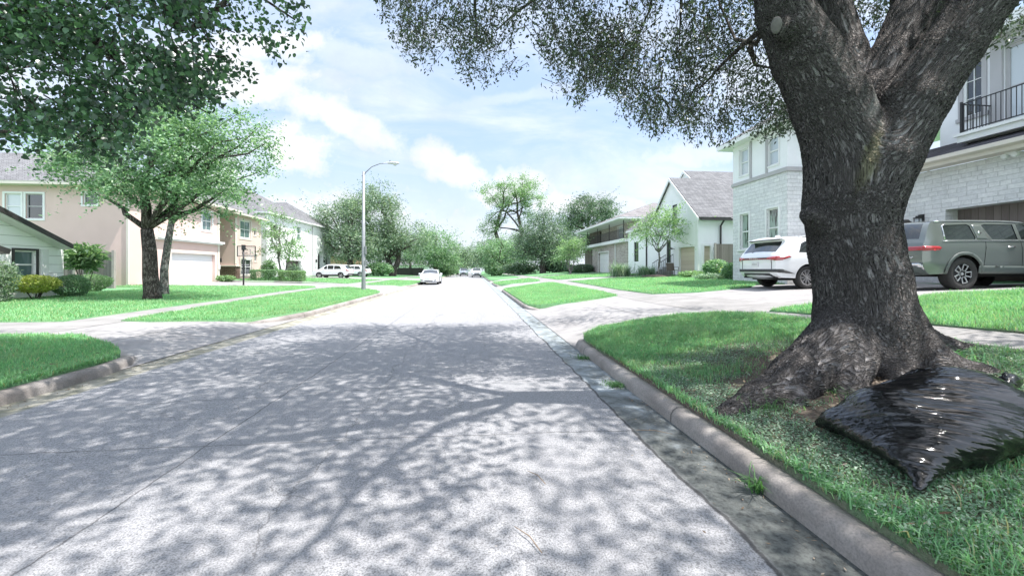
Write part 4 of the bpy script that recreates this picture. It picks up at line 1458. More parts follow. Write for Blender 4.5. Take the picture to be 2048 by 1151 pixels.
bush('flower_bed_plant', 'low silvery plants at the bed edge beside the white SUV', 'plant', (12.7, 20.2), 1.1, .45, .34, 700, .09, M['clover'], seed=16, fuzz=.2)
bush('shrub', 'dark clipped bush by the brick house garage', 'shrub', (14.6, 51.5), 1.4, .9, 1.15, 1400, .15, M['leaf_dark'], seed=17)
bush('shrub', 'second dark clipped bush farther along the brick house', 'shrub', (13.9, 54.5), 1.3, .9, 1.1, 1200, .15, M['leaf_dark'], seed=18)
bush('shrub', 'scrubby hedge mass at the foot of the dark round tree', 'shrub', px_base(1040, 66), 3.6, 1.6, 2.0, 1500, .3, M['leaf_dull'], seed=19, fuzz=.2)
bush('shrub', 'leafy undergrowth right of the dark round tree trunk', 'shrub', px_base(1112, 64), 3.0, 1.5, 1.8, 1400, .3, M['leaf_dark'], seed=20, fuzz=.2)
bush('shrub', 'bush beneath the rounded tree at the left kerb', 'shrub', px_base(892, 82), 2.6, 1.5, 2.3, 1100, .32, M['leaf_mid'], seed=21, fuzz=.2)
bush('shrub', 'pale bush left of the leaning forked trunk', 'shrub', px_base(757, 62), 2.2, 1.2, 2.2, 1000, .3, M['leaf_mid'], seed=22, fuzz=.2)
bush('shrub', 'broad pale shrub at the right kerb under the light bushy tree', 'shrub', px_base(990, 70), 2.0, 1.5, 2.4, 1100, .3, M['leaf_mid'], seed=23, fuzz=.25)


def tuft(name, label, base, n, h, w, spread, mat, seed, z=None, group=None):
    global rng
    keep, rng = rng, np.random.default_rng(seed)
    q = np.array(base) + rng.normal(0, spread, (n, 2))
    zz = np.full(n, float(H(*base)) if z is None else z)
    V, T = blades(q, zz, h, w, 1.1, .35)
    o = link_mesh(name, raw_mesh(name, V, tris=T), mat)
    rng = keep
    return props(o, label, 'grass tuft', group)


tuft('ornamental_grass', 'large clump of pale fountain grass before the white gabled house', (12.0, 31.6), 900, 1.05, .03, .35, M['clover'], 1)
tuft('ornamental_grass', 'smaller fountain grass clump right of the large one', (13.4, 29.9), 600, .8, .03, .3, M['clover'], 2)
tuft('weed', 'spidery green weed growing out of the gutter joint at the near kerb', (1.905, 2.52), 46, .13, .007, .018, M['weed'], 3, 0.0)
tuft('weed', 'ragged weeds sprouting in the wet gutter at the kerb end', (1.84, 6.55), 150, .06, .007, .06, M['weed'], 4, 0.0)
tuft('weed', 'low grass creeping along the gutter before the oak', (1.84, 5.0), 300, .045, .006, .075, M['weed'], 5, 0.0)
tuft('weed', 'grass tuft sprouting on the left oak root', (2.62, 3.42), 120, .17, .006, .10, M['weed'], 6)
tuft('weed', 'broad bladed grass tuft beyond the right oak root', (5.15, 3.75), 60, .24, .014, .10, M['grass'], 7)
tuft('weed', 'small tuft between the right root and the trash bag', (4.45, 3.05), 90, .17, .007, .09, M['weed'], 8)
tuft('weed', 'small leafy tuft on the front oak root', (3.55, 3.2), 110, .13, .008, .12, M['weed'], 9)

# ================================================================ TRASH BAG
def mat_bag():
    m, nt, out = newmat('black plastic film')
    uv = nd(nt, 'Attribute', attribute_name='bag').outputs['Vector']
    wv = nd(nt, 'VectorMath', {0: uv, 1: nd(nt, 'VectorMath', {0: nd(nt, 'TexNoise', {'Vector': uv, 'Scale': 5.0, 'Detail': 2.0}).outputs['Color'], 'Scale': .03}, operation='SCALE').outputs[0]}, operation='ADD').outputs[0]
    a = math_n(nt, 'ABSOLUTE', math_n(nt, 'SUBTRACT', noise(nt, wv, 13, 2.0, .5), .5))
    b = math_n(nt, 'ABSOLUTE', math_n(nt, 'SUBTRACT', noise(nt, wv, 44, 2.0, .5), .5))
    c = noise(nt, geo_pos(nt), 9, 4.0, .6)
    h = math_n(nt, 'ADD', math_n(nt, 'MULTIPLY', a, -2.0), math_n(nt, 'MULTIPLY', b, -.35))
    dust = ramp(nt, c, [(0.5, 0.0), (0.75, 1.0)])
    p = nd(nt, 'BsdfPrincipled', {'Base Color': mixc(nt, dust, (0.005, 0.005, 0.006), (0.010, 0.010, 0.011)), 'Roughness': mixc(nt, dust, (0.10, .10, .10), (0.19, .19, .19)), 'Specular IOR Level': 0.6, 'Normal': bump(nt, h, 0.7, 0.012)})
    finish(nt, out, p)
    return m


M['bag'] = mat_bag()
bagroot = thing('trash_bag', 'full black plastic trash bag lying tied on the grass beside the oak', 'bag', (3.0, 2.5, .2))
def bag_mesh():
    import openvdb as vdb
    g = lambda x, y: float(H(x, y)) + .03
    K = np.array([4.02, 2.66, g(4.02, 2.66) + .24])
    SQ = 0.80                                  # squashed a little by its own weight
    caps = []

    def cone(p, q, r, r2, k=.13):
        caps.append((np.array([p[0], p[1], (g(p[0], p[1]) + p[2]) / SQ]), np.array([q[0], q[1], (g(q[0], q[1]) + q[2]) / SQ]), r, r2, k))
    cone((2.98, 2.48, .20), (3.55, 2.56, .22), .27, .30)
    cone((2.95, 2.60, .17), (2.675, 2.86, .07), .22, .022, .12)       # far bottom corner
    cone((2.92, 2.30, .16), (2.475, 2.00, .06), .23, .028, .13)     # near bottom corner
    cone((2.70, 2.72, .13), (2.60, 2.22, .13), .07, .07, .16)       # bottom seam
    cone((3.10, 2.26, .15), (3.62, 2.36, .16), .19, .21, .14)
    cone((3.40, 2.60, .30), (3.40, 2.72, .41), .16, .012, .09)     # fold standing up at the back
    cone((2.95, 2.62, .20), (3.42, 2.74, .28), .16, .14, .12)
    cone((3.58, 2.57, .22), (K[0], K[1], .25), .27, .05, .12)
    vs = .0135
    lo = np.array([2.3, 1.8, .10])
    hi = np.array([4.3, 3.2, 1.25])
    nx, ny, nz = ((hi - lo) / vs).astype(int)
    X, Y, Z = np.meshgrid(*[(lo[i] + vs * np.arange(n)).astype(np.float32) for i, n in enumerate((nx, ny, nz))], indexing='ij')
    D = np.full(X.shape, 1.0, np.float32)
    for a, b, ra, rb, k in caps:
        d = b - a
        t = np.clip(((X - a[0]) * d[0] + (Y - a[1]) * d[1] + (Z - a[2]) * d[2]) / (d @ d), 0, 1)
        q = np.sqrt((X - a[0] - t * d[0]) ** 2 + (Y - a[1] - t * d[1]) ** 2 + (Z - a[2] - t * d[2]) ** 2) - (ra + (rb - ra) * t)
        h = np.clip(.5 + .5 * (D - q) / k, 0, 1)
        D = D + (q - D) * h - k * h * (1 - h)
    gr = vdb.FloatGrid(1.0)
    gr.copyFromArray(D.astype(np.float32))
    V, Q = gr.convertToQuads(0.0)
    V = V * vs + lo
    V[:, 2] *= SQ
    return V, Q[:, ::-1], K


V, Q, KN = bag_mesh()
cen = np.array([3.2, 2.45, .45])
# sheets of film are drawn tight across the bag: creases follow that pull, gathered towards the knot
dS = np.array([.90, -.40, -.16])
dS /= np.linalg.norm(dS)
e1 = np.cross(dS, [0, 0, 1.0])
e1 /= np.linalg.norm(e1)
e2 = np.cross(dS, e1)
for it in range(2):                              # even out the grid steps
    acc = np.zeros_like(V)
    cnt = np.zeros(len(V))
    for i in range(4):
        for j in (1, 3):
            np.add.at(acc, Q[:, i], V[Q[:, (i + j) % 4]])
            np.add.at(cnt, Q[:, i], 1)
    V = V * .45 + acc / cnt[:, None] * .55
fn = np.cross(V[Q[:, 2]] - V[Q[:, 0]], V[Q[:, 3]] - V[Q[:, 1]])
Nn = np.zeros_like(V)
for i in range(4):
    np.add.at(Nn, Q[:, i], fn)
Nn /= np.linalg.norm(Nn, axis=1)[:, None] + 1e-9
if ((V - cen) * Nn).sum() < 0:
    Nn = -Nn
    Q = Q[:, ::-1]
S1, S2, S3 = V @ e1, V @ e2, V @ dS
pull = np.column_stack([S1 + .10 * np.sin(S3 * 3.1) + .35 * S3 * S2 * .4, S2])
lump = (vnoise(np.column_stack([S1 * 4 + S2 * 2, S3 * 3.2 - S2 * 2]), 1.0, 61) - .5) * .050
cr = -np.abs(vnoise(np.column_stack([pull[:, 0] * 30 + S2 * 24, S3 * 1.7 + S2 * 1.0]), 1.0, 62) - .5) * .026
cr2 = -np.abs(vnoise(np.column_stack([pull[:, 0] * 62 - S2 * 44, S3 * 4.0]), 1.0, 63) - .5) * .008
V = V + Nn * (lump + cr + cr2)[:, None]
V[:, 2] = np.maximum(V[:, 2], H(V[:, 0], V[:, 1]) + .03)
me = raw_mesh('film', V, quads=Q)
ab = me.attributes.new('bag', 'FLOAT_VECTOR', 'POINT')
ab.data.foreach_set('vector', np.column_stack([S3 * .11, pull[:, 0], S2]).astype(np.float32).ravel())
link_mesh('film', me, M['bag'], bagroot, smooth=True)
mb = MB()
K = Vector(KN)
mb.tube([K + Vector((-.05, -.01, -.02)), K, K + Vector((.03, .0, .02)), K + Vector((.08, .02, .045)), K + Vector((.13, .04, .03)), K + Vector((.17, .06, -.01))], [.06, .04, .028, .045, .06, .04], n=14)
for k in range(9):
    a = k * .7
    e = K + Vector((.11 + .05 * math.cos(a), .04 + .06 * math.sin(a), .04 + .05 * math.sin(a * 2.3)))
    mb.tube([K + Vector((.03, 0, .02)), (K + e) / 2 + Vector((0, 0, .03)), e], [.010, .020, .005], n=7)
kn = mb.build('knot', M['bag'], bagroot, smooth=True)

# ================================================================ STREET LAMP
M['galv'] = pm('galvanised steel', (0.27, 0.28, 0.29), (0.21, 0.22, 0.23), 5, .5, .1, 60, metal=.35)
M['black_metal'] = pm('black painted metal', (0.018, 0.018, 0.02), (0.03, 0.03, 0.03), 8, .45)
M['white_paint'] = pm('white paint', (0.78, 0.78, 0.77), (0.70, 0.70, 0.69), 2.2, .6, .08, 40)
lx, ly = -6.78, 25.8
lz = float(H(lx, ly))
lamp = thing('street_lamp', 'tall grey street lamp with a curved arm reaching over the road', 'lamp post', (lx, ly, lz))
mb = MB()
mb.tube([(lx, ly, lz - .1), (lx, ly, lz + .05), (lx, ly, lz + .5), (lx, ly, lz + 7.4)], [.15, .14, .125, .075], n=12)
mb.build('pole', M['galv'], lamp, smooth=True)
mb = MB()
mb.tube([(lx, ly, lz + 7.1), (lx + .12, ly, lz + 7.35), (lx + .5, ly, lz + 7.72), (lx + 1.0, ly, lz + 7.93), (lx + 1.45, ly, lz + 7.98)], [.035, .035, .032, .03, .03], n=8)
mb.tube([(lx - .10, ly, lz + 7.12), (lx + .12, ly, lz + 7.36)], .03, n=8)
mb.build('arm', M['galv'], lamp, smooth=True)
mb = MB()
hd = [(0, .05, .04), (.12, .10, .06), (.35, .16, .085), (.6, .15, .08), (.75, .10, .05), (.8, .03, .02)]
Vh, Fh = [], []
for (x, hw, hh) in hd:
    for k in range(14):
        t = 2 * math.pi * k / 14
        Vh.append((lx + 1.4 + x, ly + hw * math.cos(t), lz + 7.98 + hh * math.sin(t) * (1.0 if math.sin(t) > 0 else .9)))
for i in range(len(hd) - 1):
    for k in range(14):
        Fh.append((i * 14 + k, i * 14 + (k + 1) % 14, (i + 1) * 14 + (k + 1) % 14, (i + 1) * 14 + k))
mb.add(Vh, Fh + [tuple(range(14)), tuple(range(70, 84))])
head = mb.build('lamp_head', pm('lamp housing', (0.55, 0.55, 0.56), (0.45, 0.45, 0.46), 6, .45), lamp, smooth=True)
mb = MB()
mb.tube([(lx + 1.62, ly, lz + 8.05), (lx + 1.62, ly, lz + 8.15)], .045, n=10)
mb.build('photocell', M['galv'], head)
mb = MB()
mb.lathe([(.001, -.10), (.10, -.09), (.14, -.03), (.14, 0)], (lx + 1.92, ly, lz + 7.93), 'Z', 16)
mb.build('lens', pm('lamp glass', (0.65, 0.66, 0.66), None, 5, .15), head, smooth=True)
for (dz, w, h, d) in ((2.5, .15, .5, .10), (1.75, .13, .22, .09)):
    mb = MB()
    mb.box(lx + .08, ly - w / 2 - .04, lz + dz - h / 2, lx + .08 + d, ly + w / 2 - .04, lz + dz + h / 2)
    mb.build('utility_box', M['galv'], lamp, bevel=.01)

# ================================================================ BASKETBALL HOOP
hx, hy = -15.57, 29.0
hz = float(H(hx, hy))
hoop = thing('basketball_hoop', 'basketball hoop on a black pole at the edge of the tan house driveway', 'basketball hoop', (hx, hy, hz))
mb = MB()
mb.tube([(hx, hy, hz - .1), (hx, hy, hz + 2.75)], .055, n=10)
mb.build('pole', M['black_metal'], hoop, smooth=True)
mb = MB()
bx0, bx1, bz0, bz1, by_ = hx - .55, hx + .62, hz + 1.98, hz + 2.68, hy + .28
for a, b in (((bx0, by_, bz0), (bx1, by_, bz0)), ((bx0, by_, bz1), (bx1, by_, bz1)), ((bx0, by_, bz0), (bx0, by_, bz1)), ((bx1, by_, bz0), (bx1, by_, bz1))):
    mb.bar(a, b, .045, .045)
for a, b in (((-.25, .12), (.25, .12)), ((-.25, .48), (.25, .48)), ((-.25, .12), (-.25, .48)), ((.25, .12), (.25, .48))):
    mb.bar((hx + .03 + a[0], by_ + .012, bz0 + a[1]), (hx + .03 + b[0], by_ + .012, bz0 + b[1]), .03, .02)
bo = MB()
bo.box(bx0 + .02, by_ - .008, bz0 + .02, bx1 - .02, by_ + .008, bz1 - .02)
gm, gnt, gout = newmat('clear board')
finish(gnt, gout, nd(gnt, 'MixShader', {0: .8, 1: nd(gnt, 'BsdfPrincipled', {'Base Color': (.75, .75, .72), 'Roughness': .1}), 2: nd(gnt, 'BsdfTransparent', {0: (.95, .95, .95)})}))
board = bo.build('backboard', gm, hoop)
mb.build('backboard_frame', M['black_metal'], board)
mb = MB()
for s in (-1, 1):
    for za, zb in ((2.2, 2.2), (2.55, 2.4)):
        m2 = MB()
        m2.bar((hx + s * .1, hy, hz + za), (hx + s * .1, by_, hz + zb), .03, .03)
        m2.build('bracket_arm', M['black_metal'], hoop)
mb.box(hx - .09, hy - .09, hz + 2.4, hx + .09, hy + .09, hz + 2.75)
mb.build('bracket', M['black_metal'], hoop)
mb = MB()
ring = [(hx + .03 + .23 * math.cos(t), by_ + .32 + .23 * math.sin(t), bz0 + .14) for t in np.linspace(0, 2 * math.pi, 25)]
mb.tube(ring, .012, n=6, cap=False)
rim_o = mb.build('rim', pm('orange metal', (.5, .12, .04), None, 5, .5), hoop)
mb = MB()
for k in range(12):
    t = 2 * math.pi * k / 12
    for dk in (-.5, .5):
        t2 = t + dk * 2 * math.pi / 12 * 1.6
        mb.tube([(hx + .03 + .23 * math.cos(t), by_ + .32 + .23 * math.sin(t), bz0 + .13), (hx + .03 + .13 * math.cos(t2), by_ + .32 + .13 * math.sin(t2), bz0 - .26)], .008, n=3)
mb.build('net', M['white_paint'], rim_o)

# fallen twigs on the road
for (a, b, lab) in (((.36, 2.06), (.24, 2.28), 'thin reddish twig lying on the near road'), ((.50, 2.72), (.40, 2.90), 'short brown twig on the road, the farther of two'), ((1.50, 3.55), (1.78, 3.42), 'pale bent straw lying across the gutter')):
    mb = MB()
    z0 = .024
    mm = ((a[0] + b[0]) / 2 + .012, (a[1] + b[1]) / 2 + .008)
    mb.tube([(a[0], a[1], z0), (mm[0], mm[1], z0 + .012), (b[0], b[1], z0 + .004)], [.003, .003, .002], n=5)
    props(mb.build('twig', M['litter']), lab, 'twig')
# ================================================================ HOUSES
def wall_uv(nt, sx=1.0, sz=1.0):
    """distance along the wall (x + y works for walls square to the axes) and height"""
    g = nt.nodes.new('ShaderNodeNewGeometry')
    s = nd(nt, 'SeparateXYZ', {0: g.outputs['Position']})
    u = math_n(nt, 'ADD', s.outputs[0], s.outputs[1])
    return nd(nt, 'CombineXYZ', {0: math_n(nt, 'MULTIPLY', u, sx), 1: math_n(nt, 'MULTIPLY', s.outputs[2], sz), 2: 0.0}).outputs[0], s


def mat_masonry(name, c1, c2, mortar, bw, rh, ms=.012, rough=.9, bmp=.7, squash=1.0, sq_f=2, var=.5, third=None):
    m, nt, out = newmat(name)
    uv, s = wall_uv(nt)
    wob = nd(nt, 'VectorMath', {0: nd(nt, 'TexNoise', {'Vector': uv, 'Scale': 5.0, 'Detail': 3.0}).outputs['Color'], 'Scale': .035}, operation='SCALE')
    uv2 = nd(nt, 'VectorMath', {0: uv, 1: wob.outputs[0]}, operation='ADD').outputs[0]
    b = nd(nt, 'TexBrick', {'Vector': uv2, 'Color1': c1, 'Color2': c2, 'Mortar': mortar, 'Scale': 1.0, 'Mortar Size': ms, 'Mortar Smooth': .15, 'Bias': 0.0, 'Brick Width': bw, 'Row Height': rh}, offset=.43, squash=squash, squash_frequency=sq_f)
    n1 = noise(nt, uv, 9, 6.0, .7)
    n2 = noise(nt, uv, 1.1, 4.0, .6)
    c = b.outputs['Color']
    if third:
        b2 = nd(nt, 'TexBrick', {'Vector': uv2, 'Color1': (0, 0, 0), 'Color2': (1, 1, 1), 'Mortar': (0, 0, 0), 'Scale': 1.0, 'Mortar Size': ms, 'Bias': -.35, 'Brick Width': bw, 'Row Height': rh}, offset=.43, squash=squash, squash_frequency=sq_f)
        c = mixc(nt, ramp(nt, b2.outputs['Color'], [(.45, 0.0), (.8, .8)]), c, third)
    c = mixc(nt, 1.0, c, ramp(nt, n1, [(.25, 1 - var * .55), (.75, 1 + var * .25)]), 'MULTIPLY')
    c = mixc(nt, 1.0, c, ramp(nt, n2, [(.3, .90), (.7, 1.06)]), 'MULTIPLY')
    h = math_n(nt, 'SUBTRACT', math_n(nt, 'MULTIPLY', n1, .5), b.outputs['Fac'])
    p = nd(nt, 'BsdfPrincipled', {'Base Color': c, 'Roughness': rough, 'Specular IOR Level': .25, 'Normal': bump(nt, h, bmp, .02)})
    finish(nt, out, p)
    return m


def mat_shingle(name, a, b):
    m, nt, out = newmat(name)
    g = nt.nodes.new('ShaderNodeNewGeometry')
    s = nd(nt, 'SeparateXYZ', {0: g.outputs['Position']})
    uv = nd(nt, 'CombineXYZ', {0: math_n(nt, 'ADD', s.outputs[0], s.outputs[1]), 1: s.outputs[2], 2: 0.0}).outputs[0]
    br = nd(nt, 'TexBrick', {'Vector': uv, 'Color1': a, 'Color2': b, 'Mortar': tuple(q * .45 for q in a), 'Scale': 1.0, 'Mortar Size': .012, 'Mortar Smooth': .4, 'Brick Width': .30, 'Row Height': .125}, offset=.37)
    n1 = noise(nt, uv, 22, 4.0, .7)
    n2 = noise(nt, uv, .9, 4.0, .6)
    c = mixc(nt, 1.0, br.outputs['Color'], ramp(nt, n1, [(.3, .75), (.7, 1.15)]), 'MULTIPLY')
    c = mixc(nt, 1.0, c, ramp(nt, n2, [(.3, .88), (.7, 1.1)]), 'MULTIPLY')
    p = nd(nt, 'BsdfPrincipled', {'Base Color': c, 'Roughness': .95, 'Specular IOR Level': .15, 'Normal': bump(nt, math_n(nt, 'SUBTRACT', n1, br.outputs['Fac']), .6, .015)})
    finish(nt, out, p)
    return m


def mat_board(name, a, b, rh, vertical=False, groove=.018, rough=.6, lap=True, dark=.35):
    """lapped siding, panels or plank: grooves every rh"""
    m, nt, out = newmat(name)
    uv, s = wall_uv(nt)
    t = math_n(nt, 'ADD', s.outputs[0], s.outputs[1]) if vertical else s.outputs[2]
    q = math_n(nt, 'DIVIDE', math_n(nt, 'ADD', t, 100 * rh), rh)
    w = math_n(nt, 'FRACT', q)
    cell = math_n(nt, 'FLOOR', q)
    rnd = nd(nt, 'TexWhiteNoise', {'W': cell}, noise_dimensions='1D').outputs['Value']
    g = math_n(nt, 'MAXIMUM', maprange(nt, w, groove / rh, groove / rh * .4, 0, 1), 0.0)
    sc = (3.0, 14.0, 1) if not vertical else (14.0, 1.5, 1)
    gr = noise(nt, nd(nt, 'Mapping', {0: uv, 3: sc}).outputs[0], 1.5, 6.0, .65)
    f = math_n(nt, 'ADD', math_n(nt, 'MULTIPLY', gr, .6), math_n(nt, 'MULTIPLY', rnd, .45))
    c = mixc(nt, ramp(nt, f, [(.25, 0.0), (.8, 1.0)]), a, b)
    c = mixc(nt, math_n(nt, 'MULTIPLY', g, .85), c, tuple(x * dark for x in a))
    h = math_n(nt, 'SUBTRACT', math_n(nt, 'MULTIPLY', gr, .25), math_n(nt, 'MULTIPLY', g, 1.0))
    if lap and not vertical:
        h = math_n(nt, 'SUBTRACT', h, math_n(nt, 'MULTIPLY', w, .8))
    p = nd(nt, 'BsdfPrincipled', {'Base Color': c, 'Roughness': rough, 'Specular IOR Level': .3, 'Normal': bump(nt, h, .5, .02)})
    finish(nt, out, p)
    return m


def mat_glass(name, tint, refl=.06, pattern=None):
    m, nt, out = newmat(name)
    c = tint
    if pattern:
        g = nt.nodes.new('ShaderNodeNewGeometry')
        n = noise(nt, nd(nt, 'Mapping', {0: g.outputs['Position'], 3: (4, 4, .6)}).outputs[0], 1.6, 3.0, .5)
        c = mixc(nt, ramp(nt, n, [(.46, 0.0), (.52, 1.0)]), tint, pattern)
    p = nd(nt, 'BsdfPrincipled', {'Base Color': c, 'Roughness': .03, 'Specular IOR Level': .85, 'Coat Weight': .6, 'Coat Roughness': .02})
    finish(nt, out, p)
    return m


M['limestone'] = mat_masonry('pale ashlar limestone', (.68, .68, .685), (.80, .795, .785), (.58, .58, .58), .52, .155, .010, squash=.55, sq_f=3, third=(.58, .59, .60), var=.42)
M['stucco_white'] = pm('white stucco', (.83, .825, .83), (.78, .78, .79), 1.3, .85, .25, 90)
M['stucco_tan'] = pm('tan stucco', (.67, .50, .455), (.62, .46, .415), 1.0, .9, .35, 80)
M['stucco_cream'] = pm('cream trim', (.66, .60, .53), (.60, .55, .49), 1.5, .8, .1, 60)
M['brick_mixed'] = mat_masonry('mixed brown grey brick', (.36, .30, .27), (.60, .54, .50), (.55, .53, .51), .30, .10, .010, third=(.14, .11, .10), var=.6)
M['stone_brown'] = mat_masonry('brown ledge stone', (.17, .105, .08), (.28, .19, .15), (.07, .055, .05), .34, .11, .014, third=(.10, .07, .06), var=.8)
M['shingle_grey'] = mat_shingle('grey shingles', (.150, .150, .156), (.215, .215, .222))
M['shingle_brown'] = mat_shingle('weathered brown grey shingles', (.20, .188, .19), (.28, .266, .265))
M['shingle_dark'] = mat_shingle('dark shingles', (.065, .062, .07), (.10, .095, .105))
M['siding'] = mat_board('white lapped siding', (.86, .86, .85), (.90, .90, .89), .335, groove=.022)
M['fence_wood'] = mat_board('weathered fence boards', (.125, .11, .105), (.215, .19, .18), .145, vertical=True, groove=.012, rough=.9)
M['tan_door'] = mat_board('pale oak door boards', (.46, .385, .29), (.56, .48, .375), .30, groove=.012, rough=.55, lap=False, dark=.55)
M['garage_white'] = mat_board('white sectional garage door', (.76, .755, .77), (.78, .775, .785), .53, groove=.016, rough=.5, lap=False, dark=.6)
M['wood_dark'] = mat_board('dark vertical boards', (.12, .10, .09), (.20, .17, .155), .2, vertical=True, groove=.014, rough=.8)
M['trim_grey'] = pm('warm grey trim', (.43, .415, .42), (.39, .38, .385), 2, .6)
M['trim_black'] = pm('near black trim', (.022, .020, .022), (.035, .03, .03), 3, .5)
M['pane_dark'] = mat_glass('dark window glass', (.025, .03, .032))
M['pane_curtain'] = mat_glass('glass before curtains', (.03, .04, .036), pattern=(.30, .38, .33))
M['pane_blind'] = mat_glass('glass before a pale blind', (.50, .54, .57))
M['pane_teal'] = mat_glass('greenish window glass', (.09, .15, .145))
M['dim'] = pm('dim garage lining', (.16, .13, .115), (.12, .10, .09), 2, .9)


def wall_face(mb, p0, p1, z0, top, holes=(), depth=.16):
    """one wall face from p0 to p1 (outside on the right hand of travel) with true openings and reveals"""
    p0, p1 = np.array(p0, float), np.array(p1, float)
    L = float(np.hypot(*(p1 - p0)))
    U = (p1 - p0) / L
    nin = np.array([-U[1], U[0]])
    outline = [(0, z0), (L, z0)] + ([(L, top), (0, top)] if np.isscalar(top) else list(top))
    pts = [Vector(p) for p in outline]
    n = len(pts)
    edges = [(i, (i + 1) % n) for i in range(n)]
    polys = []
    for h in holes:
        hp = h if len(h) > 4 or not np.isscalar(h[0]) else [(h[0], h[1]), (h[2], h[1]), (h[2], h[3]), (h[0], h[3])]
        polys.append(hp)
        b = len(pts)
        pts += [Vector(q) for q in hp]
        edges += [(b + i, b + (i + 1) % len(hp)) for i in range(len(hp))]
    vv, ee, ff, *_ = delaunay_2d_cdt(pts, edges, [], 0, 1e-4)
    A = np.array([(v.x, v.y) for v in vv])
    cen = np.array([A[list(f)].mean(0) for f in ff])
    keep = inside(outline, cen)
    for hp in polys:
        keep &= ~inside(hp, cen)
    P3 = [(*(p0 + U * a[0]), a[1]) for a in A]
    mb.add(P3, [tuple(f) for f, k in zip(ff, keep) if k])
    for hp in polys:
        for i in range(len(hp)):
            a, b = hp[i], hp[(i + 1) % len(hp)]
            A3, B3 = np.array([*(p0 + U * a[0]), a[1]]), np.array([*(p0 + U * b[0]), b[1]])
            d = np.array([*(nin * depth), 0])
            mb.poly([A3, B3, B3 + d, A3 + d])
    return p0, U, nin


def window(root, p0, p1, hole, pane, frame=None, trim=None, tw=.10, mid=True, vm=0, hm=0, fw=.055, sill=False, out=.02, name='window', setback=.09):
    """frame with rails set into a wall opening, casing round it, and the glass as its own piece"""
    p0, p1 = np.array(p0, float), np.array(p1, float)
    U = (p1 - p0) / np.hypot(*(p1 - p0))
    nin = np.array([-U[1], U[0]])
    u0, z0, u1, z1 = hole

    def P(u, z, d):
        q = p0 + U * u + nin * d
        return (q[0], q[1], z)

    def slab(mb, a, b, c, d_, d0, d1):
        V = [P(a, b, d0), P(c, b, d0), P(c, d_, d0), P(a, d_, d0), P(a, b, d1), P(c, b, d1), P(c, d_, d1), P(a, d_, d1)]
        mb.add(V, [(0, 1, 2, 3), (7, 6, 5, 4), (0, 4, 5, 1), (1, 5, 6, 2), (2, 6, 7, 3), (3, 7, 4, 0)])
    mb = MB()
    s, e = setback - .035, setback + .045
    slab(mb, u0, z0, u0 + fw, z1, s, e)
    slab(mb, u1 - fw, z0, u1, z1, s, e)
    slab(mb, u0 + fw, z0, u1 - fw, z0 + fw, s, e)
    slab(mb, u0 + fw, z1 - fw, u1 - fw, z1, s, e)
    if mid:
        zm = (z0 + z1) / 2
        slab(mb, u0 + fw, zm - .028, u1 - fw, zm + .028, s + .004, e - .004)
    for k in range(vm):
        um = u0 + (u1 - u0) * (k + 1) / (vm + 1)
        slab(mb, um - .014, z0 + fw, um + .014, z1 - fw, s + .012, e - .02)
    for k in range(hm):
        zm = z0 + (z1 - z0) * (k + 1) / (hm + 1)
        slab(mb, u0 + fw, zm - .013, u1 - fw, zm + .013, s + .016, e - .022)
    w = mb.build(name, frame or M['white_paint'], root)
    if trim is not None:
        mt = MB()
        slab(mt, u0 - tw, z0 - (tw if not sill else 0), u0 - .002, z1 + tw, -out - .012, .004)
        slab(mt, u1 + .002, z0 - (tw if not sill else 0), u1 + tw, z1 + tw, -out - .012, .004)
        slab(mt, u0 - .002, z1 + .002, u1 + .002, z1 + tw, -out - .012, .004)
        if sill:
            slab(mt, u0 - tw - .05, z0 - tw * .9, u1 + tw + .05, z0 - .002, -out - .05, .006)
        else:
            slab(mt, u0 - .002, z0 - tw, u1 + .002, z0 - .002, -out - .012, .004)
        mt.build('window_trim', trim, w)
    mp = MB()
    mp.poly([P(u0 + fw * .5, z0 + fw * .5, setback + .005), P(u1 - fw * .5, z0 + fw * .5, setback + .005), P(u1 - fw * .5, z1 - fw * .5, setback + .005), P(u0 + fw * .5, z1 - fw * .5, setback + .005)])
    mp.build('pane', pane, w)
    return w


def panel_in(root, name, p0, p1, hole, mat_, depth=.14, frame=None, fmat=None):
    p0, p1 = np.array(p0, float), np.array(p1, float)
    U = (p1 - p0) / np.hypot(*(p1 - p0))
    nin = np.array([-U[1], U[0]])
    u0, z0, u1, z1 = hole
    mb = MB()
    mb.poly([(*(p0 + U * u + nin * depth), z) for u, z in ((u0, z0), (u1, z0), (u1, z1), (u0, z1))])
    o = mb.build(name, mat_, root)
    if frame:
        mf = MB()
        for (a, b, c, d) in ((u0 - frame, z0, u0 - .002, z1 + frame), (u1 + .002, z0, u1 + frame, z1 + frame), (u0 - .002, z1 + .002, u1 + .002, z1 + frame)):
            V = [(*(p0 + U * u + nin * dd), z) for dd in (-.035, .003) for u, z in ((a, b), (c, b), (c, d), (a, d))]
            mf.add(V, [(0, 1, 2, 3), (7, 6, 5, 4), (0, 4, 5, 1), (1, 5, 6, 2), (2, 6, 7, 3), (3, 7, 4, 0)])
        mf.build('door_trim', fmat, o)
    return o


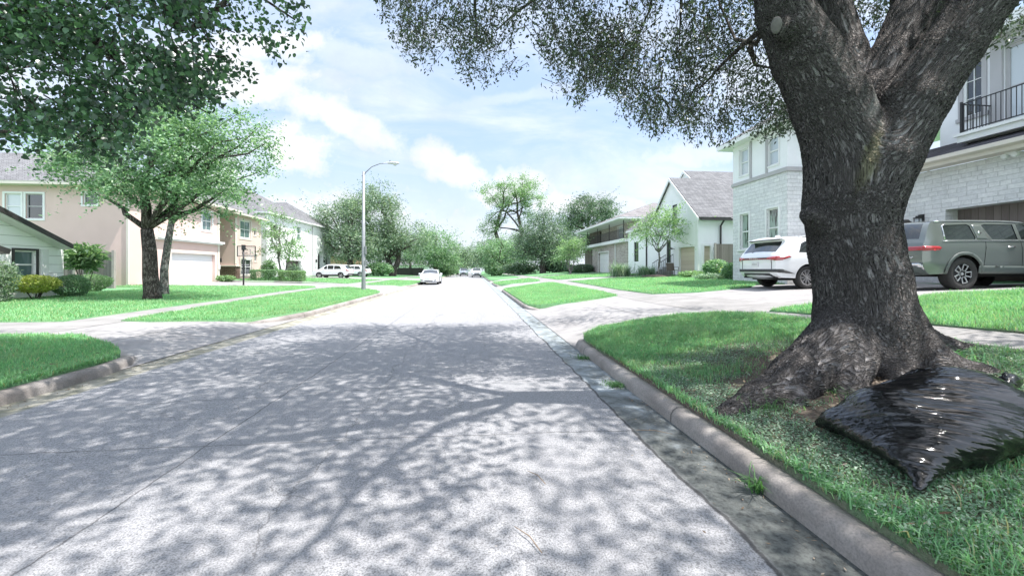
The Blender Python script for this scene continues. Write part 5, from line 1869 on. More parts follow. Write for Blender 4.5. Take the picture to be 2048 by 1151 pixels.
def hip_roof(root, x0, y0, x1, y1, z, rise, rmat, fmat, fh=.18, inset=None, name='roof'):
    """hipped roof over a rectangle (eaves included); ridge along the longer side"""
    lx, ly = x1 - x0, y1 - y0
    i = inset if inset is not None else min(lx, ly) / 2
    if lx >= ly:
        r0, r1 = (x0 + i, (y0 + y1) / 2, z + rise), (x1 - i, (y0 + y1) / 2, z + rise)
        F = [[(x0, y0, z), (x1, y0, z), r1, r0], [(x1, y1, z), (x0, y1, z), r0, r1], [(x0, y1, z), (x0, y0, z), r0], [(x1, y0, z), (x1, y1, z), r1]]
    else:
        r0, r1 = ((x0 + x1) / 2, y0 + i, z + rise), ((x0 + x1) / 2, y1 - i, z + rise)
        F = [[(x1, y0, z), (x1, y1, z), r1, r0], [(x0, y1, z), (x0, y0, z), r0, r1], [(x0, y0, z), (x1, y0, z), r0], [(x1, y1, z), (x0, y1, z), r1]]
    mb = MB()
    for f in F:
        mb.poly(f)
    o = mb.build(name, rmat, root)
    mf = MB()
    mf.box(x0 + .01, y0 + .01, z - fh, x1 - .01, y1 - .01, z - .004)
    mf.build('fascia', fmat, o)
    return o


def gable_slab(mb, a, b, c, d, t=.16):
    """roof slab: quad a,b (eave) c,d (ridge) with thickness downward"""
    a, b, c, d = map(Vector, (a, b, c, d))
    n = (b - a).cross(d - a).normalized()
    if n.z < 0:
        n = -n
    q = [a, b, c, d]
    lo = [p - n * t for p in q]
    mb.add(q + lo, [(0, 1, 2, 3), (7, 6, 5, 4), (0, 4, 5, 1), (1, 5, 6, 2), (2, 6, 7, 3), (3, 7, 4, 0)])


def downspout(root, x, y, z0, z1, mat_, r=.05):
    mb = MB()
    mb.bar((x, y, z0), (x, y, z1), .09, .07, (0, 1, 0))
    return mb.build('downspout', mat_, root, bevel=.008)


def at_y(px, x):
    k = (px - 1024) / 800
    f = x / (k * CY + SY)
    return f * CY - k * f * SY


# ---------------------------------------------------------------- A: white sided house at the far left
A_ = thing('siding_house', 'white lap sided bungalow with black edged gable at the far left', 'house', (-20, 12.6, .45))
mb = MB()
p0, p1 = (-16.2, 7.6), (-16.2, 17.6)
L = 10.0
win = (at_y(28, -16.2) - 7.6, 1.15, at_y(72, -16.2) - 7.6, 2.18)
wall_face(mb, p0, p1, .1, [(L, 2.36), (L / 2, 4.62), (0, 2.36)], [win])
wall_face(mb, (-16.2, 17.6), (-27, 17.6), .1, 2.4)
wall_face(mb, (-27, 7.6), (-16.2, 7.6), .1, 2.4)
mb.build('wall', M['siding'], A_)
window(A_, p0, p1, win, M['pane_teal'], trim=M['trim_black'], tw=.075)
mb = MB()
for a, b in (((at_y(79, -16.2)), at_y(95, -16.2)), (at_y(5, -16.2), at_y(20, -16.2))):
    mb2 = MB()
    mb2.box(-16.2, a, 1.15, -16.155, b, 2.25)
    for k in range(2):
        mb2.box(-16.155, a + .05, 1.2 + k * .52, -16.14, b - .05, 1.66 + k * .52)
    mb2.build('shutter', M['white_paint'], A_)
mb = MB()
ry = 7.6 + L / 2
gable_slab(mb, (-15.75, 17.47, 2.50), (-27.4, 17.47, 2.50), (-27.4, ry, 4.73), (-15.75, ry, 4.73), .10)
gable_slab(mb, (-15.75, 7.73, 2.50), (-27.4, 7.73, 2.50), (-27.4, ry, 4.73), (-15.75, ry, 4.73), .10)
rf = mb.build('roof', M['shingle_dark'], A_)
mb = MB()
for ye, sgn in ((17.47, -1), (7.73, 1)):
    mb.prism([(-15.75, ye, 2.48), (-15.75, ry, 4.71), (-15.75, ry, 4.52), (-15.75, ye, 2.30)], (.035, 0, 0))
mb.build('barge_board', M['trim_black'], rf)
mb = MB()
for ye in (17.43, 7.77):
    mb.prism([(-16.19, ye, 2.33), (-16.19, ry, 4.56), (-16.19, ry, 4.51), (-16.19, ye, 2.28)], (.43, 0, 0))
mb.build('soffit', M['white_paint'], rf)
mb = MB()
gable_slab(mb, (-15.3, at_y(23, -15.3), 2.16), (-16.19, at_y(23, -15.3), 2.16), (-16.19, 12.6, 2.95), (-15.3, 12.6, 2.95), .17)
mb.build('porch_roof', M['trim_black'], A_)

# gate and fence between A and the tan house
fg = thing('wood_fence', 'weathered board fence and gate between the white bungalow and tan house', 'fence', (-20.5, 23.2, .5))
mb = MB()
zf = .5

mb.box(-25.5, 23.2, zf - .1, -22.0, 23.24, 2.42)
mb.build('fence_panel', M['fence_wood'], fg)
mb = MB()
mb.box(-21.9, 23.14, zf, -20.78, 23.18, 2.36)
gt = mb.build('gate', M['fence_wood'], fg)
mb = MB()
mb.box(-20.74, 23.2, zf, -18.9, 23.24, 2.4)
mb.build('fence_panel', M['fence_wood'], fg)
M['post_wood'] = pm('grey post wood', (.36, .32, .30), (.28, .25, .235), 4, .9, .3, 40)
for x in (-21.96, -20.76, -18.9):
    mb = MB()
    mb.box(x - .06, 23.08, zf - .2, x + .06, 23.2, 2.5)
    mb.build('post', M['post_wood'], fg)
mb = MB()
mb.box(-21.9, 23.10, 2.36, -20.8, 23.2, 2.45)
mb.build('rail', M['post_wood'], fg)
mb = MB()
mb.box(-22.0, 23.12, .42, -18.9, 23.19, .62)
mb.build('kick_board', M['post_wood'], fg)

# ---------------------------------------------------------------- B: tan stucco house
B_ = thing('tan_house', 'two storey tan stucco house with white double garage door', 'house', (-26, 33, .5))
mb = MB()
q0, q1 = (-38, 25.7), (-20.2, 25.7)


def ux(px, y=25.7):
    k = (px - 1024) / 800
    f = y / (CY - k * SY)
    return k * f * CY + f * SY


h1 = (ux(10) + 38, 4.42, ux(42) + 38, 5.85)
h2 = (ux(52) + 38, 4.42, ux(86) + 38, 5.85)
h3 = (ux(166) + 38, 5.25, ux(194) + 38, 5.95)
wall_face(mb, q0, q1, .2, 6.35, [h1, h2, h3])
g0, g1 = (-20.2, 25.7), (-20.2, 34.2)
gd = (29.05 - 25.7, .45, 33.65 - 25.7, 2.62)
gw = (at_y(404, -20.2) - 25.7, 4.45, at_y(424, -20.2) - 25.7, 5.9)
wall_face(mb, g0, g1, .2, 6.35, [gd, gw], .22)
wall_face(mb, (-20.2, 34.2), (-24.5, 34.2), .2, 6.35)
wall_face(mb, (-24.5, 34.2), (-24.5, 39.6), .2, 6.35)
c0_, c1_ = (-22, 39.6), (-22, 44.2)
wall_face(mb, (-25.5, 39.6), c0_, .2, 6.6)
cw1 = (at_y(480, -22) - 39.6, 4.5, at_y(501, -22) - 39.6, 6.2)
cw2 = (at_y(482, -22) - 39.6, .95, at_y(503, -22) - 39.6, 2.5)
cw3 = (at_y(507.5, -22) - 39.6, 4.9, at_y(512.5, -22) - 39.6, 5.6)
cw4 = (at_y(508.5, -22) - 39.6, 2.3, at_y(513.5, -22) - 39.6, 3.0)
wall_face(mb, c0_, c1_, .2, 6.6, [cw1, cw2, cw3, cw4])
wall_face(mb, (-22, 44.2), (-30, 44.2), .2, 6.6)
mb.build('wall', M['stucco_tan'], B_)
window(B_, q0, q1, h1, M['pane_blind'], trim=M['white_paint'], tw=.11)
window(B_, q0, q1, h2, M['pane_dark'], frame=M['trim_grey'], trim=M['white_paint'], tw=.11)
window(B_, q0, q1, h3, M['pane_dark'], trim=M['white_paint'], tw=.09, mid=False)
window(B_, g0, g1, gw, M['pane_teal'], trim=M['white_paint'], tw=.12, vm=1)
window(B_, c0_, c1_, cw1, M['pane_teal'], trim=M['stucco_cream'], tw=.16, vm=1, fw=.09)
window(B_, c0_, c1_, cw2, M['pane_dark'], trim=M['stucco_cream'], tw=.16, vm=1, fw=.09)
window(B_, c0_, c1_, cw3, M['pane_dark'], trim=M['stucco_cream'], tw=.1, mid=False)
window(B_, c0_, c1_, cw4, M['pane_dark'], trim=M['stucco_cream'], tw=.1, mid=False)
panel_in(B_, 'garage_door', g0, g1, gd, M['garage_white'], .2, .22, M['stucco_cream'])
mb = MB()
mb.box(-20.19, 27.6, 3.42, -19.98, 34.3, 3.52)
mb.box(-20.19, 27.6, 3.52, -19.88, 34.4, 3.66)
mb.build('cornice', M['white_paint'], B_)
mb = MB()
mb.box(-20.20, 33.98, .2, -20.165, 34.22, 6.3)
mb.build('corner_trim', M['stucco_cream'], B_)
mb = MB()
mb.box(-22.01, 39.58, 2.0, -21.965, 39.86, 6.5)
mb.build('corner_trim', M['stucco_cream'], B_)
mb = MB()
wall_face(mb, (-25.5, 39.55), (-21.93, 39.55), .2, 1.75)
wall_face(mb, (-21.93, 39.55), (-21.93, at_y(480, -22) - .15), .2, 1.75)
mb.build('stone_base', M['stone_brown'], B_)
mb = MB()
mb.box(-25.5, 39.47, 1.755, -21.85, 39.6, 1.87)
mb.box(-21.99, 39.6, 1.755, -21.85, at_y(480, -22) - .15, 1.87)
mb.build('stone_cap', M['stucco_cream'], B_)
mb = MB()
mb.box(-20.26, 25.62, .2, -20.14, 25.70, 6.2)
mb.build('downspout', M['stucco_cream'], B_)
hip_roof(B_, -38.6, 25.1, -19.6, 36.4, 6.5, 3.0, M['shingle_grey'], M['stucco_cream'], inset=6.5)
hip_roof(B_, -33, 35.6, -21.4, 44.8, 6.75, 3.2, M['shingle_grey'], M['stucco_cream'], inset=5.0)
mb = MB()
mb.box(-23.6, 39.42, 2.15, -23.1, 39.5, 2.5)
mb.build('meter_box', M['black_metal'], B_)
mb = MB()
mb.box(-20.16, 34.05, 1.5, -20.08, 34.15, 1.85)
mb.build('wall_lantern', M['white_paint'], B_)

# ---------------------------------------------------------------- D: white house with the grey hipped roofs
D_ = thing('white_house', 'white two storey house with steep grey roofs and arched entrance', 'house', (-28, 56, .5))
d0, d1 = (-22.5, 46.4), (-22.5, 66.2)
mb = MB()


def arch(u0, z0, u1, z1, n=10):
    r = (u1 - u0) / 2
    return [(u0, z0), (u1, z0)] + [((u0 + u1) / 2 + r * math.cos(t), z1 - r + r * math.sin(t)) for t in np.linspace(0, math.pi, n)]


e0 = (at_y(635.5, -22.5) - 46.4, .55, at_y(646, -22.5) - 46.4, 4.2)
e1 = (at_y(651, -22.5) - 46.4, .9, at_y(660, -22.5) - 46.4, 3.6)
gD = (at_y(572, -22.5) - 46.4, .4, at_y(603, -22.5) - 46.4, 2.6)
wA = (at_y(594, -22.5) - 46.4, 5.2, at_y(602, -22.5) - 46.4, 7.0)
wB = (at_y(540, -22.5) - 46.4, 5.0, at_y(556, -22.5) - 46.4, 6.6)
wall_face(mb, d0, d1, .2, 7.6, [arch(*e0), arch(*e1), gD, wA, wB], .5)
wall_face(mb, (-34, 46.4), d0, .2, 7.6)
wall_face(mb, d1, (-34, 66.2), .2, 7.6)
mb.box(-24.2, 59.0, .2, -24.1, 66.0, 7.4)
mb.build('wall', M['stucco_white'], D_)
window(D_, d0, d1, wA, M['pane_teal'], trim=M['stucco_white'], tw=.2, setback=.15)
window(D_, d0, d1, wB, M['pane_dark'], trim=M['stucco_white'], tw=.15, vm=1, setback=.15)
panel_in(D_, 'garage_door', d0, d1, gD, M['wood_dark'], .45)
panel_in(D_, 'entrance_window', d0, d1, e1, M['pane_dark'], .45)
mb = MB()
for k in range(9):
    y = 46.4 + e0[0] + (e0[2] - e0[0]) * k / 8
    mb.bar((-22.6, y, .6), (-22.6, y, 1.5), .03, .03, (0, 1, 0))
mb.bar((-22.6, 46.4 + e0[0], 1.5), (-22.6, 46.4 + e0[2], 1.5), .04, .04)
mb.build('railing', M['black_metal'], D_)
hip_roof(D_, -35, 45.8, -22.0, 59.6, 7.8, 3.9, M['shingle_grey'], M['white_paint'], inset=5.5)
hip_roof(D_, -34, 57.2, -21.9, 66.8, 7.84, 3.5, M['shingle_grey'], M['white_paint'], inset=5.4)
downspout(D_, -22.42, at_y(625, -22.42), .3, 7.5, M['trim_grey'])
mb = MB()
for px in (632.5, 648.5):
    y = at_y(px, -22.4)
    mb.box(-22.49, y - .08, 2.5, -22.3, y + .08, 2.9)
mb.build('wall_lantern', M['black_metal'], D_)

# low house with a dark fence beyond the trees, and a peach coloured one
L_ = thing('low_house', 'low grey roofed house seen under the tree crowns behind the sedan', 'house', px_base(815, 108) + (.6,))
bx, by = px_base(815, 108)
mb = MB()
wall_face(mb, (bx - 8, by), (bx + 5.0, by), .2, 2.6)
wall_face(mb, (bx + 5.0, by), (bx + 5.0, by + 8), .2, 2.6)
mb.build('wall', M['stucco_white'], L_)
hip_roof(L_, bx - 8.6, by - .6, bx + 5.6, by + 8.6, 2.7, 2.4, M['shingle_grey'], M['white_paint'])
fd = thing('screened_fence', 'long black screened fence beside the white parked sedan', 'fence', px_base(812, 76) + (.5,))
bx, by = px_base(812, 76)
mb = MB()
mb.box(bx - 3.6, by, .3, bx + 3.3, by + .05, 1.75)
mb.build('fence_panel', M['trim_black'], fd)
for k in range(4):
    mb = MB()
    mb.box(bx - 3.6 + k * 2.27, by - .06, .3, bx - 3.5 + k * 2.27, by, 1.85)
    mb.build('post', M['black_metal'], fd)
Pc = thing('peach_house', 'peach coloured house glimpsed between the white house and the trees', 'house', px_base(680, 92) + (.6,))
bx, by = px_base(685, 92)
mb = MB()
wall_face(mb, (bx - 9, by), (bx + 2.5, by), .2, 4.6)
wall_face(mb, (bx + 2.5, by), (bx + 2.5, by + 7), .2, 4.6)
mb.build('wall', pm('peach stucco', (.62, .40, .28), None, 1, .9), Pc)
hip_roof(Pc, bx - 9.5, by - .5, bx + 3, by + 8, 4.7, 2.0, M['shingle_brown'], M['white_paint'])

# ---------------------------------------------------------------- E: brick house with the long balcony
E_ = thing('brick_house', 'two storey mixed brick house with a black railed balcony over the garage', 'house', (20, 46, 1))
e0, e1 = (16, 52.3), (16, 40.3)
mb = MB()


def ue(px):
    return 52.3 - at_y(px, 16)


eg = (ue(1197), .9, ue(1217), 3.55)
wall_face(mb, e0, e1, .6, 4.35, [eg], .2)
wall_face(mb, e1, (28, 40.3), .6, 4.35)
ub0, ub1 = (16.9, 56.5), (16.9, 40.3)
ud = (56.5 - at_y(1196, 16.9), 4.75, 56.5 - at_y(1203, 16.9), 6.45)
uw = (56.5 - at_y(1236, 16.9), 5.0, 56.5 - at_y(1247, 16.9), 6.4)
wall_face(mb, ub0, ub1, 4.35, 6.65, [ud, uw])
wall_face(mb, ub1, (28, 40.3), 4.35, 6.65)
mb.build('wall', M['brick_mixed'], E_)
mb = MB()
wall_face(mb, (16.6, 58), (16.6, 52.4), .6, 4.3)
mb.box(16.83, 51.6, 4.72, 16.88, 56.4, 6.6)
mb.build('wood_siding', M['wood_dark'], E_)
panel_in(E_, 'garage_door', e0, e1, eg, M['garage_white'], .18, .12, M['white_paint'])
panel_in(E_, 'balcony_door', ub0, ub1, ud, M['pane_dark'], .12)
window(E_, ub0, ub1, uw, M['pane_blind'], trim=M['white_paint'], tw=.1)
mb = MB()
mb.box(15.55, 40.1, 4.36, 18.0, 56.8, 4.70)
bal = mb.build('balcony', M['white_paint'], E_)
mb = MB()
for y in np.arange(40.3, 56.8, .16):
    mb.bar((15.65, y, 4.75), (15.65, y, 5.7), .022, .022, (0, 1, 0))
for z in (4.78, 5.72):
    mb.bar((15.65, 40.2, z), (15.65, 56.7, z), .045, .045)
for y in (40.3, 44.7, 49, 53.4, 56.7):
    mb.bar((15.65, y, 4.70), (15.65, y, 6.62), .07, .07, (0, 1, 0))
mb.build('railing', M['black_metal'], bal)
hip_roof(E_, 14.7, 39.0, 28, 57.0, 6.8, 2.6, M['shingle_brown'], M['white_paint'], inset=6.5, fh=.2)
mb = MB()
mb.bar((15.93, at_y(1230, 15.9), .8), (15.93, at_y(1230, 15.9), 4.35), .1, .1, (0, 1, 0))
mb.build('downspout', M['white_paint'], E_)

# ---------------------------------------------------------------- F: white gabled house with grey shingles
F_ = thing('gabled_house', 'white gabled house with steep grey shingle roof and pale tan garage doors', 'house', (19, 30, 1))
f0, f1 = (15, 37.4), (15, 25.35)


def uf(px, x=15):
    return 37.4 - at_y(px, x)


zG = 1.0
mb = MB()
fw1 = (uf(1268), 2.2, uf(1277), 4.0)
fw2 = (uf(1333), 2.0, uf(1341.5), 3.7)
fw3 = (uf(1344.5), 4.5, uf(1354), 6.3)
fg1 = (uf(1359), zG - .1, uf(1390), 3.05)
uy = lambda y: 37.4 - y
wall_face(mb, f0, f1, .6, [(uy(25.35), 4.95), (uy(25.55), 5.15), (uy(28.98), 8.25), (uy(32.4), 5.1), (uy(37.4), 5.1)], [fw1, fw2, fw3, fg1], .14)
# wall to the right facing the street corner
s0, s1 = (15, 25.35), (24, 25.35)


def us(px):
    k = (px - 1024) / 800
    f = 25.35 / (CY - k * SY)
    return k * f * CY + f * SY - 15


sd = (us(1408), zG - .05, us(1421.5), 3.05)
wall_face(mb, s0, s1, .6, 4.95, [sd], .14)
wall_face(mb, (27, 37.4), f0, .6, 5.1)
mb.build('wall', M['stucco_white'], F_)
for hw in (fw1, fw2, fw3):
    window(F_, f0, f1, hw, M['pane_dark'], frame=M['black_metal'], hm=2, mid=False)
gdo = panel_in(F_, 'garage_door', f0, f1, fg1, M['tan_door'], .12, .14, M['white_paint'])
panel_in(F_, 'door', s0, s1, sd, M['tan_door'], .12, .16, M['white_paint'])
mb = MB()
# main roof with the ridge square to the street, front gable in line with it
zr, yr = 9.55, 31.2
gable_slab(mb, (17.2, 24.95, 4.93), (27, 24.95, 4.93), (27, yr, zr), (17.2, yr, zr), .15)
gable_slab(mb, (17.2, 37.5, 4.93), (27, 37.5, 4.93), (27, yr, zr), (17.2, yr, zr), .15)
gable_slab(mb, (14.85, 25.0, 4.95), (19, 25.0, 4.95), (19, 28.98, 8.42), (14.85, 28.98, 8.42), .13)
gable_slab(mb, (14.85, 32.55, 5.22), (19, 32.55, 5.22), (19, 28.98, 8.42), (14.85, 28.98, 8.42), .13)
gable_slab(mb, (14.85, 37.6, 5.2), (14.85, 32.4, 5.2), (17.3, 32.4, 7.0), (17.3, 37.6, 7.0), .13)
rf = mb.build('roof', M['shingle_grey'], F_)
mb = MB()
wall_face(mb, (17.25, 37.3), (17.25, 25.1), 4.9, [(12.2, 4.95), (37.3 - yr, zr - .12), (0, 4.95)])
mb.build('gable_wall', M['stucco_white'], F_)
mb = MB()
for (ya, za, yb, zb, x) in ((25.0, 4.93, 28.98, 8.40, 14.82), (32.55, 5.20, 28.98, 8.40, 14.82), (24.95, 4.9, yr, zr, 17.17), (37.5, 4.9, yr, zr, 17.17)):
    mb.prism([(x, ya, za - .03), (x, yb, zb - .03), (x, yb, zb - .25), (x, ya, za - .25)], (-.04, 0, 0))
mb.box(14.8, 32.6, 5.0, 14.86, 37.6, 5.16)
mb.build('barge_board', M['white_paint'], rf)
mb = MB()
mb.box(14.9, 24.83, 4.72, 26.9, 24.95, 4.86)
gu = mb.build('gutter', M['trim_black'], rf)
dx = us(1440) + 15
mb = MB()
mb.bar((dx, 24.9, 4.75), (dx, 25.22, 4.45), .08, .08)
mb.bar((dx, 25.27, 4.45), (dx, 25.27, zG), .08, .09, (0, 1, 0))
mb.build('downspout', M['trim_black'], F_)
mb = MB()
yd = at_y(1292, 14.9)
mb.bar((14.93, yd, 5.0), (14.93, yd, zG), .09, .08, (0, 1, 0))
mb.build('downspout', M['trim_black'], F_)
mb = MB()
ys0, ys1 = at_y(1326, 14.2), at_y(1312, 14.2)
for k in range(4):
    mb.box(15.0 - (4 - k) * .28, ys0, zG - .05, 15.0 - (3 - k) * .28 if k < 3 else 14.998, ys1, zG + .17 * (k + 1))
st = mb.build('steps', M['walk'], F_)
for y in (ys0, ys1):
    mb = MB()
    mb.bar((13.9, y, zG + .95), (15.0, y, zG + 1.62), .04, .04)
    for k in range(8):
        t = k / 7
        mb.bar((13.9 + 1.1 * t, y, zG), (13.9 + 1.1 * t, y, zG + .95 + .67 * t), .018, .018, (0, 1, 0))
    mb.build('handrail', M['black_metal'], st)
for px in (1346.5, 1427):
    mb = MB()
    if px < 1400:
        y = at_y(px, 14.9)
        mb.bar((15.0, y, 3.0), (14.78, y, 3.08), .03, .03)
        mb.lathe([(.02, .12), (.05, .06), (.15, -.03), (.16, -.05)], (14.72, y, 3.02), 'Z', 14)
    else:
        x = us(px) + 15
        mb.bar((x, 25.35, 2.9), (x, 25.05, 2.98), .03, .03)
        mb.lathe([(.02, .12), (.05, .06), (.2, -.05), (.21, -.07)], (x - .0, 25.0, 2.86), 'Z', 14)
    mb.build('wall_lamp', M['black_metal'], F_)
mb = MB()
mb.box(14.95, 25.33, .8, 14.99, 25.6, 4.8)
mb.build('corner_trim', M['white_paint'], F_)

# metal chair by the steps
cx, cy_ = px_base(1345, 27.6)
cz = float(H(cx, cy_))
ch = thing('garden_chair', 'brown metal garden chair on the lawn by the front steps', 'chair', (cx, cy_, cz))
M['brown_metal'] = pm('brown metal', (.10, .075, .06), None, 5, .5)
mb = MB()
mb.box(cx - .28, cy_ - .26, cz + .42, cx + .28, cy_ + .26, cz + .46)
mb.build('seat', M['brown_metal'], ch)
mb = MB()
mb.prism([(cx - .28, cy_ + .24, cz + .46), (cx + .28, cy_ + .24, cz + .46), (cx + .28, cy_ + .36, cz + .95), (cx - .28, cy_ + .36, cz + .95)], (0, .03, 0))
mb.build('backrest', M['brown_metal'], ch)
for sx in (-1, 1):
    for sy in (-1, 1):
        mb = MB()
        mb.bar((cx + sx * .27, cy_ + sy * .25, cz), (cx + sx * .27, cy_ + sy * .25, cz + .44), .03, .03, (0, 1, 0))
        mb.build('leg', M['brown_metal'], ch)
    mb = MB()
    mb.bar((cx + sx * .30, cy_ - .25, cz + .65), (cx + sx * .30, cy_ + .3, cz + .65), .05, .03)
    mb.bar((cx + sx * .30, cy_ - .25, cz + .44), (cx + sx * .30, cy_ - .25, cz + .65), .03, .03, (0, 1, 0))
    mb.build('armrest', M['brown_metal'], ch)

# fence between F and G
fn = thing('wood_fence', 'tall weathered board fence between the gabled house and the stone house', 'fence', (16.5, 24.0, 1))
mb = MB()
mb.box(15.2, 23.9, .9, 19.5, 23.94, 3.1)
mb.build('fence_panel', M['fence_wood'], fn)
for x in (15.2, 17.4):
    mb = MB()
    mb.box(x, 23.82, .9, x + .1, 23.9, 3.15)
    mb.build('post', M['post_wood'], fn)
mb = MB()
mb.box(16.6, 23.84, 2.55, 16.95, 23.9, 2.62)
mb.box(16.7, 23.84, 2.25, 16.76, 23.9, 2.95)
mb.build('gate_hardware', M['black_metal'], fn)
# mulch ring of the young tree
mx, my = px_base(1318, 28.0)
mz = float(H(mx, my))
mb = MB()
mb.lathe([(1.25, .0), (1.1, .07), (.7, .13), (.2, .16), (.01, .16)], (mx, my, mz + .02), 'Z', 26)
props(mb.build('mulch_ring', pm('dark mulch', (.045, .033, .027), (.09, .07, .055), 14, .95, 1.0, 30, bdist=.04), smooth=True), 'dark mulch mound round the young tree', 'mulch')

# ---------------------------------------------------------------- G: pale stone house behind the oak
G_ = thing('stone_house', 'pale limestone and white stucco house with balcony over an open garage', 'house', (18, 10, 1.1))
w0, w1 = (12.5, 18.15), (12.5, 14.8)


def uw_(px):
    return 18.15 - at_y(px, 12.5)


lw1, lw2 = (uw_(1480.5), 2.42, uw_(1498), 4.05), (uw_(1534), 2.42, uw_(1557), 4.05)
uw1, uw2 = (uw_(1479.5), 5.85, uw_(1497.5), 7.05), (uw_(1535), 5.85, uw_(1557.5), 7.05)
mb = MB()
wall_face(mb, w0, w1, .6, 5.42, [lw1, lw2])
wall_face(mb, w1, (18.3, 14.8), .6, 5.42)
wall_face(mb, (20, 18.15), w0, .6, 5.42)
gz0, gz1 = 1.0, 3.62
k0, k1 = (16.8, 14.8), (16.8, -4.0)
gopen = (14.8 - 12.69, gz0, 14.8 - 6.6, gz1)
wall_face(mb, k0, k1, .6, 5.12, [gopen], .55)
mb.box(16.62, 14.1, .9, 16.79, 14.78, 5.10)
mb.build('wall', M['limestone'], G_)
mb = MB()
wall_face(mb, w0, w1, 5.56, 7.3, [uw1, uw2])
wall_face(mb, w1, (18.3, 14.8), 5.56, 7.3)
wall_face(mb, (20, 18.15), w0, 5.56, 7.3)
u0, u1 = (18.3, 14.0), (18.3, -4.0)
gw_ = (14.0 - 13.25, 7.15, 14.0 - 12.70, 9.1)
gd_ = (14.0 - 12.1, 6.3, 14.0 - 10.6, 9.2)
wall_face(mb, u0, u1, 5.9, 9.9, [gw_, gd_], .2)
wall_face(mb, (22, 14.0), u0, 5.9, 9.9)
mb.build('stucco_wall', M['stucco_white'], G_)
mb = MB()
mb.box(12.44, 14.74, 5.42, 12.56, 18.2, 5.58)
mb.box(12.56, 14.74, 5.42, 18.3, 14.86, 5.58)
for px in (1500.5, 1532):
    y = at_y(px, 12.46)
    mb.box(12.455, y - .05, 5.58, 12.495, y + .05, 7.25)
mb.build('band', M['trim_grey'], G_)
for hw in (lw1, lw2):
    window(G_, w0, w1, hw, M['pane_curtain'], trim=M['white_paint'], tw=.09, sill=True)
for hw in (uw1, uw2):
    window(G_, w0, w1, hw, M['pane_blind'], trim=M['white_paint'], tw=.07)
window(G_, u0, u1, gw_, M['pane_dark'], trim=M['trim_grey'], tw=.15, vm=1, hm=2, mid=False, sill=True)
window(G_, u0, u1, gd_, M['pane_blind'], frame=M['trim_grey'], trim=M['trim_grey'], tw=.32, mid=False, hm=1, fw=.12, name='balcony_door', out=.08)
hip_roof(G_, 12.0, 14.25, 21, 18.7, 7.5, 1.4, M['shingle_grey'], M['white_paint'], fh=.2)
mb = MB()
mb.box(17.6, -4, 9.6, 24, 14.3, 9.95)
mb.build('eave', M['white_paint'], G_)
# skirt roof over the garage
mb = MB()
mb.add([(16.25, 14.35, 5.42), (16.25, -4, 5.42), (18.29, -4, 6.30), (18.29, 14.35, 6.30), (18.29, 14.35, 5.42)], [(0, 1, 2, 3), (0, 3, 4)])
gr = mb.build('skirt_roof', M['shingle_dark'], G_)
mb = MB()
mb.prism([(16.1, 14.4, 5.30), (16.28, 14.4, 5.24), (16.28, 14.4, 5.40), (16.1, 14.4, 5.43)], (0, -18.4, 0))
mb.box(16.28, -4, 5.13, 16.79, 14.38, 5.24)
mb.build('gutter', M['stucco_cream'], gr)
# balcony
mb = MB()
mb.box(17.0, -4, 5.93, 18.28, 12.5, 6.22)
mb.box(16.93, -4, 6.14, 17.0, 12.56, 6.24)
bl = mb.build('balcony', M['white_paint'], G_)
mb = MB()
for y in np.arange(12.35, 3.0, -.125):
    mb.bar((17.05, y, 6.3), (17.05, y, 7.25), .017, .017, (0, 1, 0))
for x in np.arange(17.15, 18.25, .125):
    mb.bar((x, 12.4, 6.3), (x, 12.4, 7.25), .017, .017, (0, 1, 0))
for z in (6.32, 7.26):
    mb.bar((17.05, 12.4, z), (17.05, 3.0, z), .04, .03)
    mb.bar((17.05, 12.4, z), (18.28, 12.4, z), .04, .03)
mb.bar((17.05, 12.4, 6.22), (17.05, 12.4, 7.34), .06, .06, (0, 1, 0))
mb.build('railing', M['black_metal'], bl)
# garage interior
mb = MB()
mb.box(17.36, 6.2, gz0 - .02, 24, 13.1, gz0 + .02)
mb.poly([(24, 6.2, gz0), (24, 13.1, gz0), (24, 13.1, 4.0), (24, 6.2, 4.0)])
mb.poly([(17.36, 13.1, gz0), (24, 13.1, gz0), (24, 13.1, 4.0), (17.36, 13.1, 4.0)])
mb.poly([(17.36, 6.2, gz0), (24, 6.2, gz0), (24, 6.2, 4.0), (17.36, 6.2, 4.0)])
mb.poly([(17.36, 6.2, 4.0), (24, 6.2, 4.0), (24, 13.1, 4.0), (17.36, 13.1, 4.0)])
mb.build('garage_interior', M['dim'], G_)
mb = MB()
mb.box(17.30, 6.6, 2.98, 17.36, 12.69, 3.62)
mb.build('garage_door', M['wood_dark'], G_)
ly_ = at_y(1841, 16.75)
mb = MB()
zl_ = 3.05
mb.box(16.77, ly_ - .10, zl_, 16.798, ly_ + .10, zl_ + .5)
for a, b in ((-1, -1), (-1, 1), (1, -1), (1, 1)):
    mb.bar((16.66 + a * .075, ly_ + b * .085, zl_ + .02), (16.66 + a * .075, ly_ + b * .085, zl_ + .36), .02, .02, (0, 1, 0))
mb.box(16.56, ly_ - .11, zl_ - .02, 16.76, ly_ + .11, zl_ + .02)
mb.box(16.56, ly_ - .11, zl_ + .35, 16.76, ly_ + .11, zl_ + .39)
mb.box(16.61, ly_ - .06, zl_ + .39, 16.71, ly_ + .06, zl_ + .45)
lan = mb.build('wall_lantern', M['black_metal'], G_)
mb = MB()
mb.box(16.60, ly_ - .07, zl_ + .03, 16.72, ly_ + .07, zl_ + .34)
mb.build('lantern_glass', M['pane_blind'], lan)
mb = MB()
yf = at_y(2022, 16.6)
for dy in (-.12, .12):
    mb.lathe([(.001, -.1), (.075, -.09), (.08, 0), (.05, .06), (.001, .08)], (16.6, yf + dy, 5.02), 'X', 12)
mb.box(16.55, yf - .12, 5.04, 16.66, yf + .12, 5.13)
mb.build('floodlight', M['white_paint'], G_)
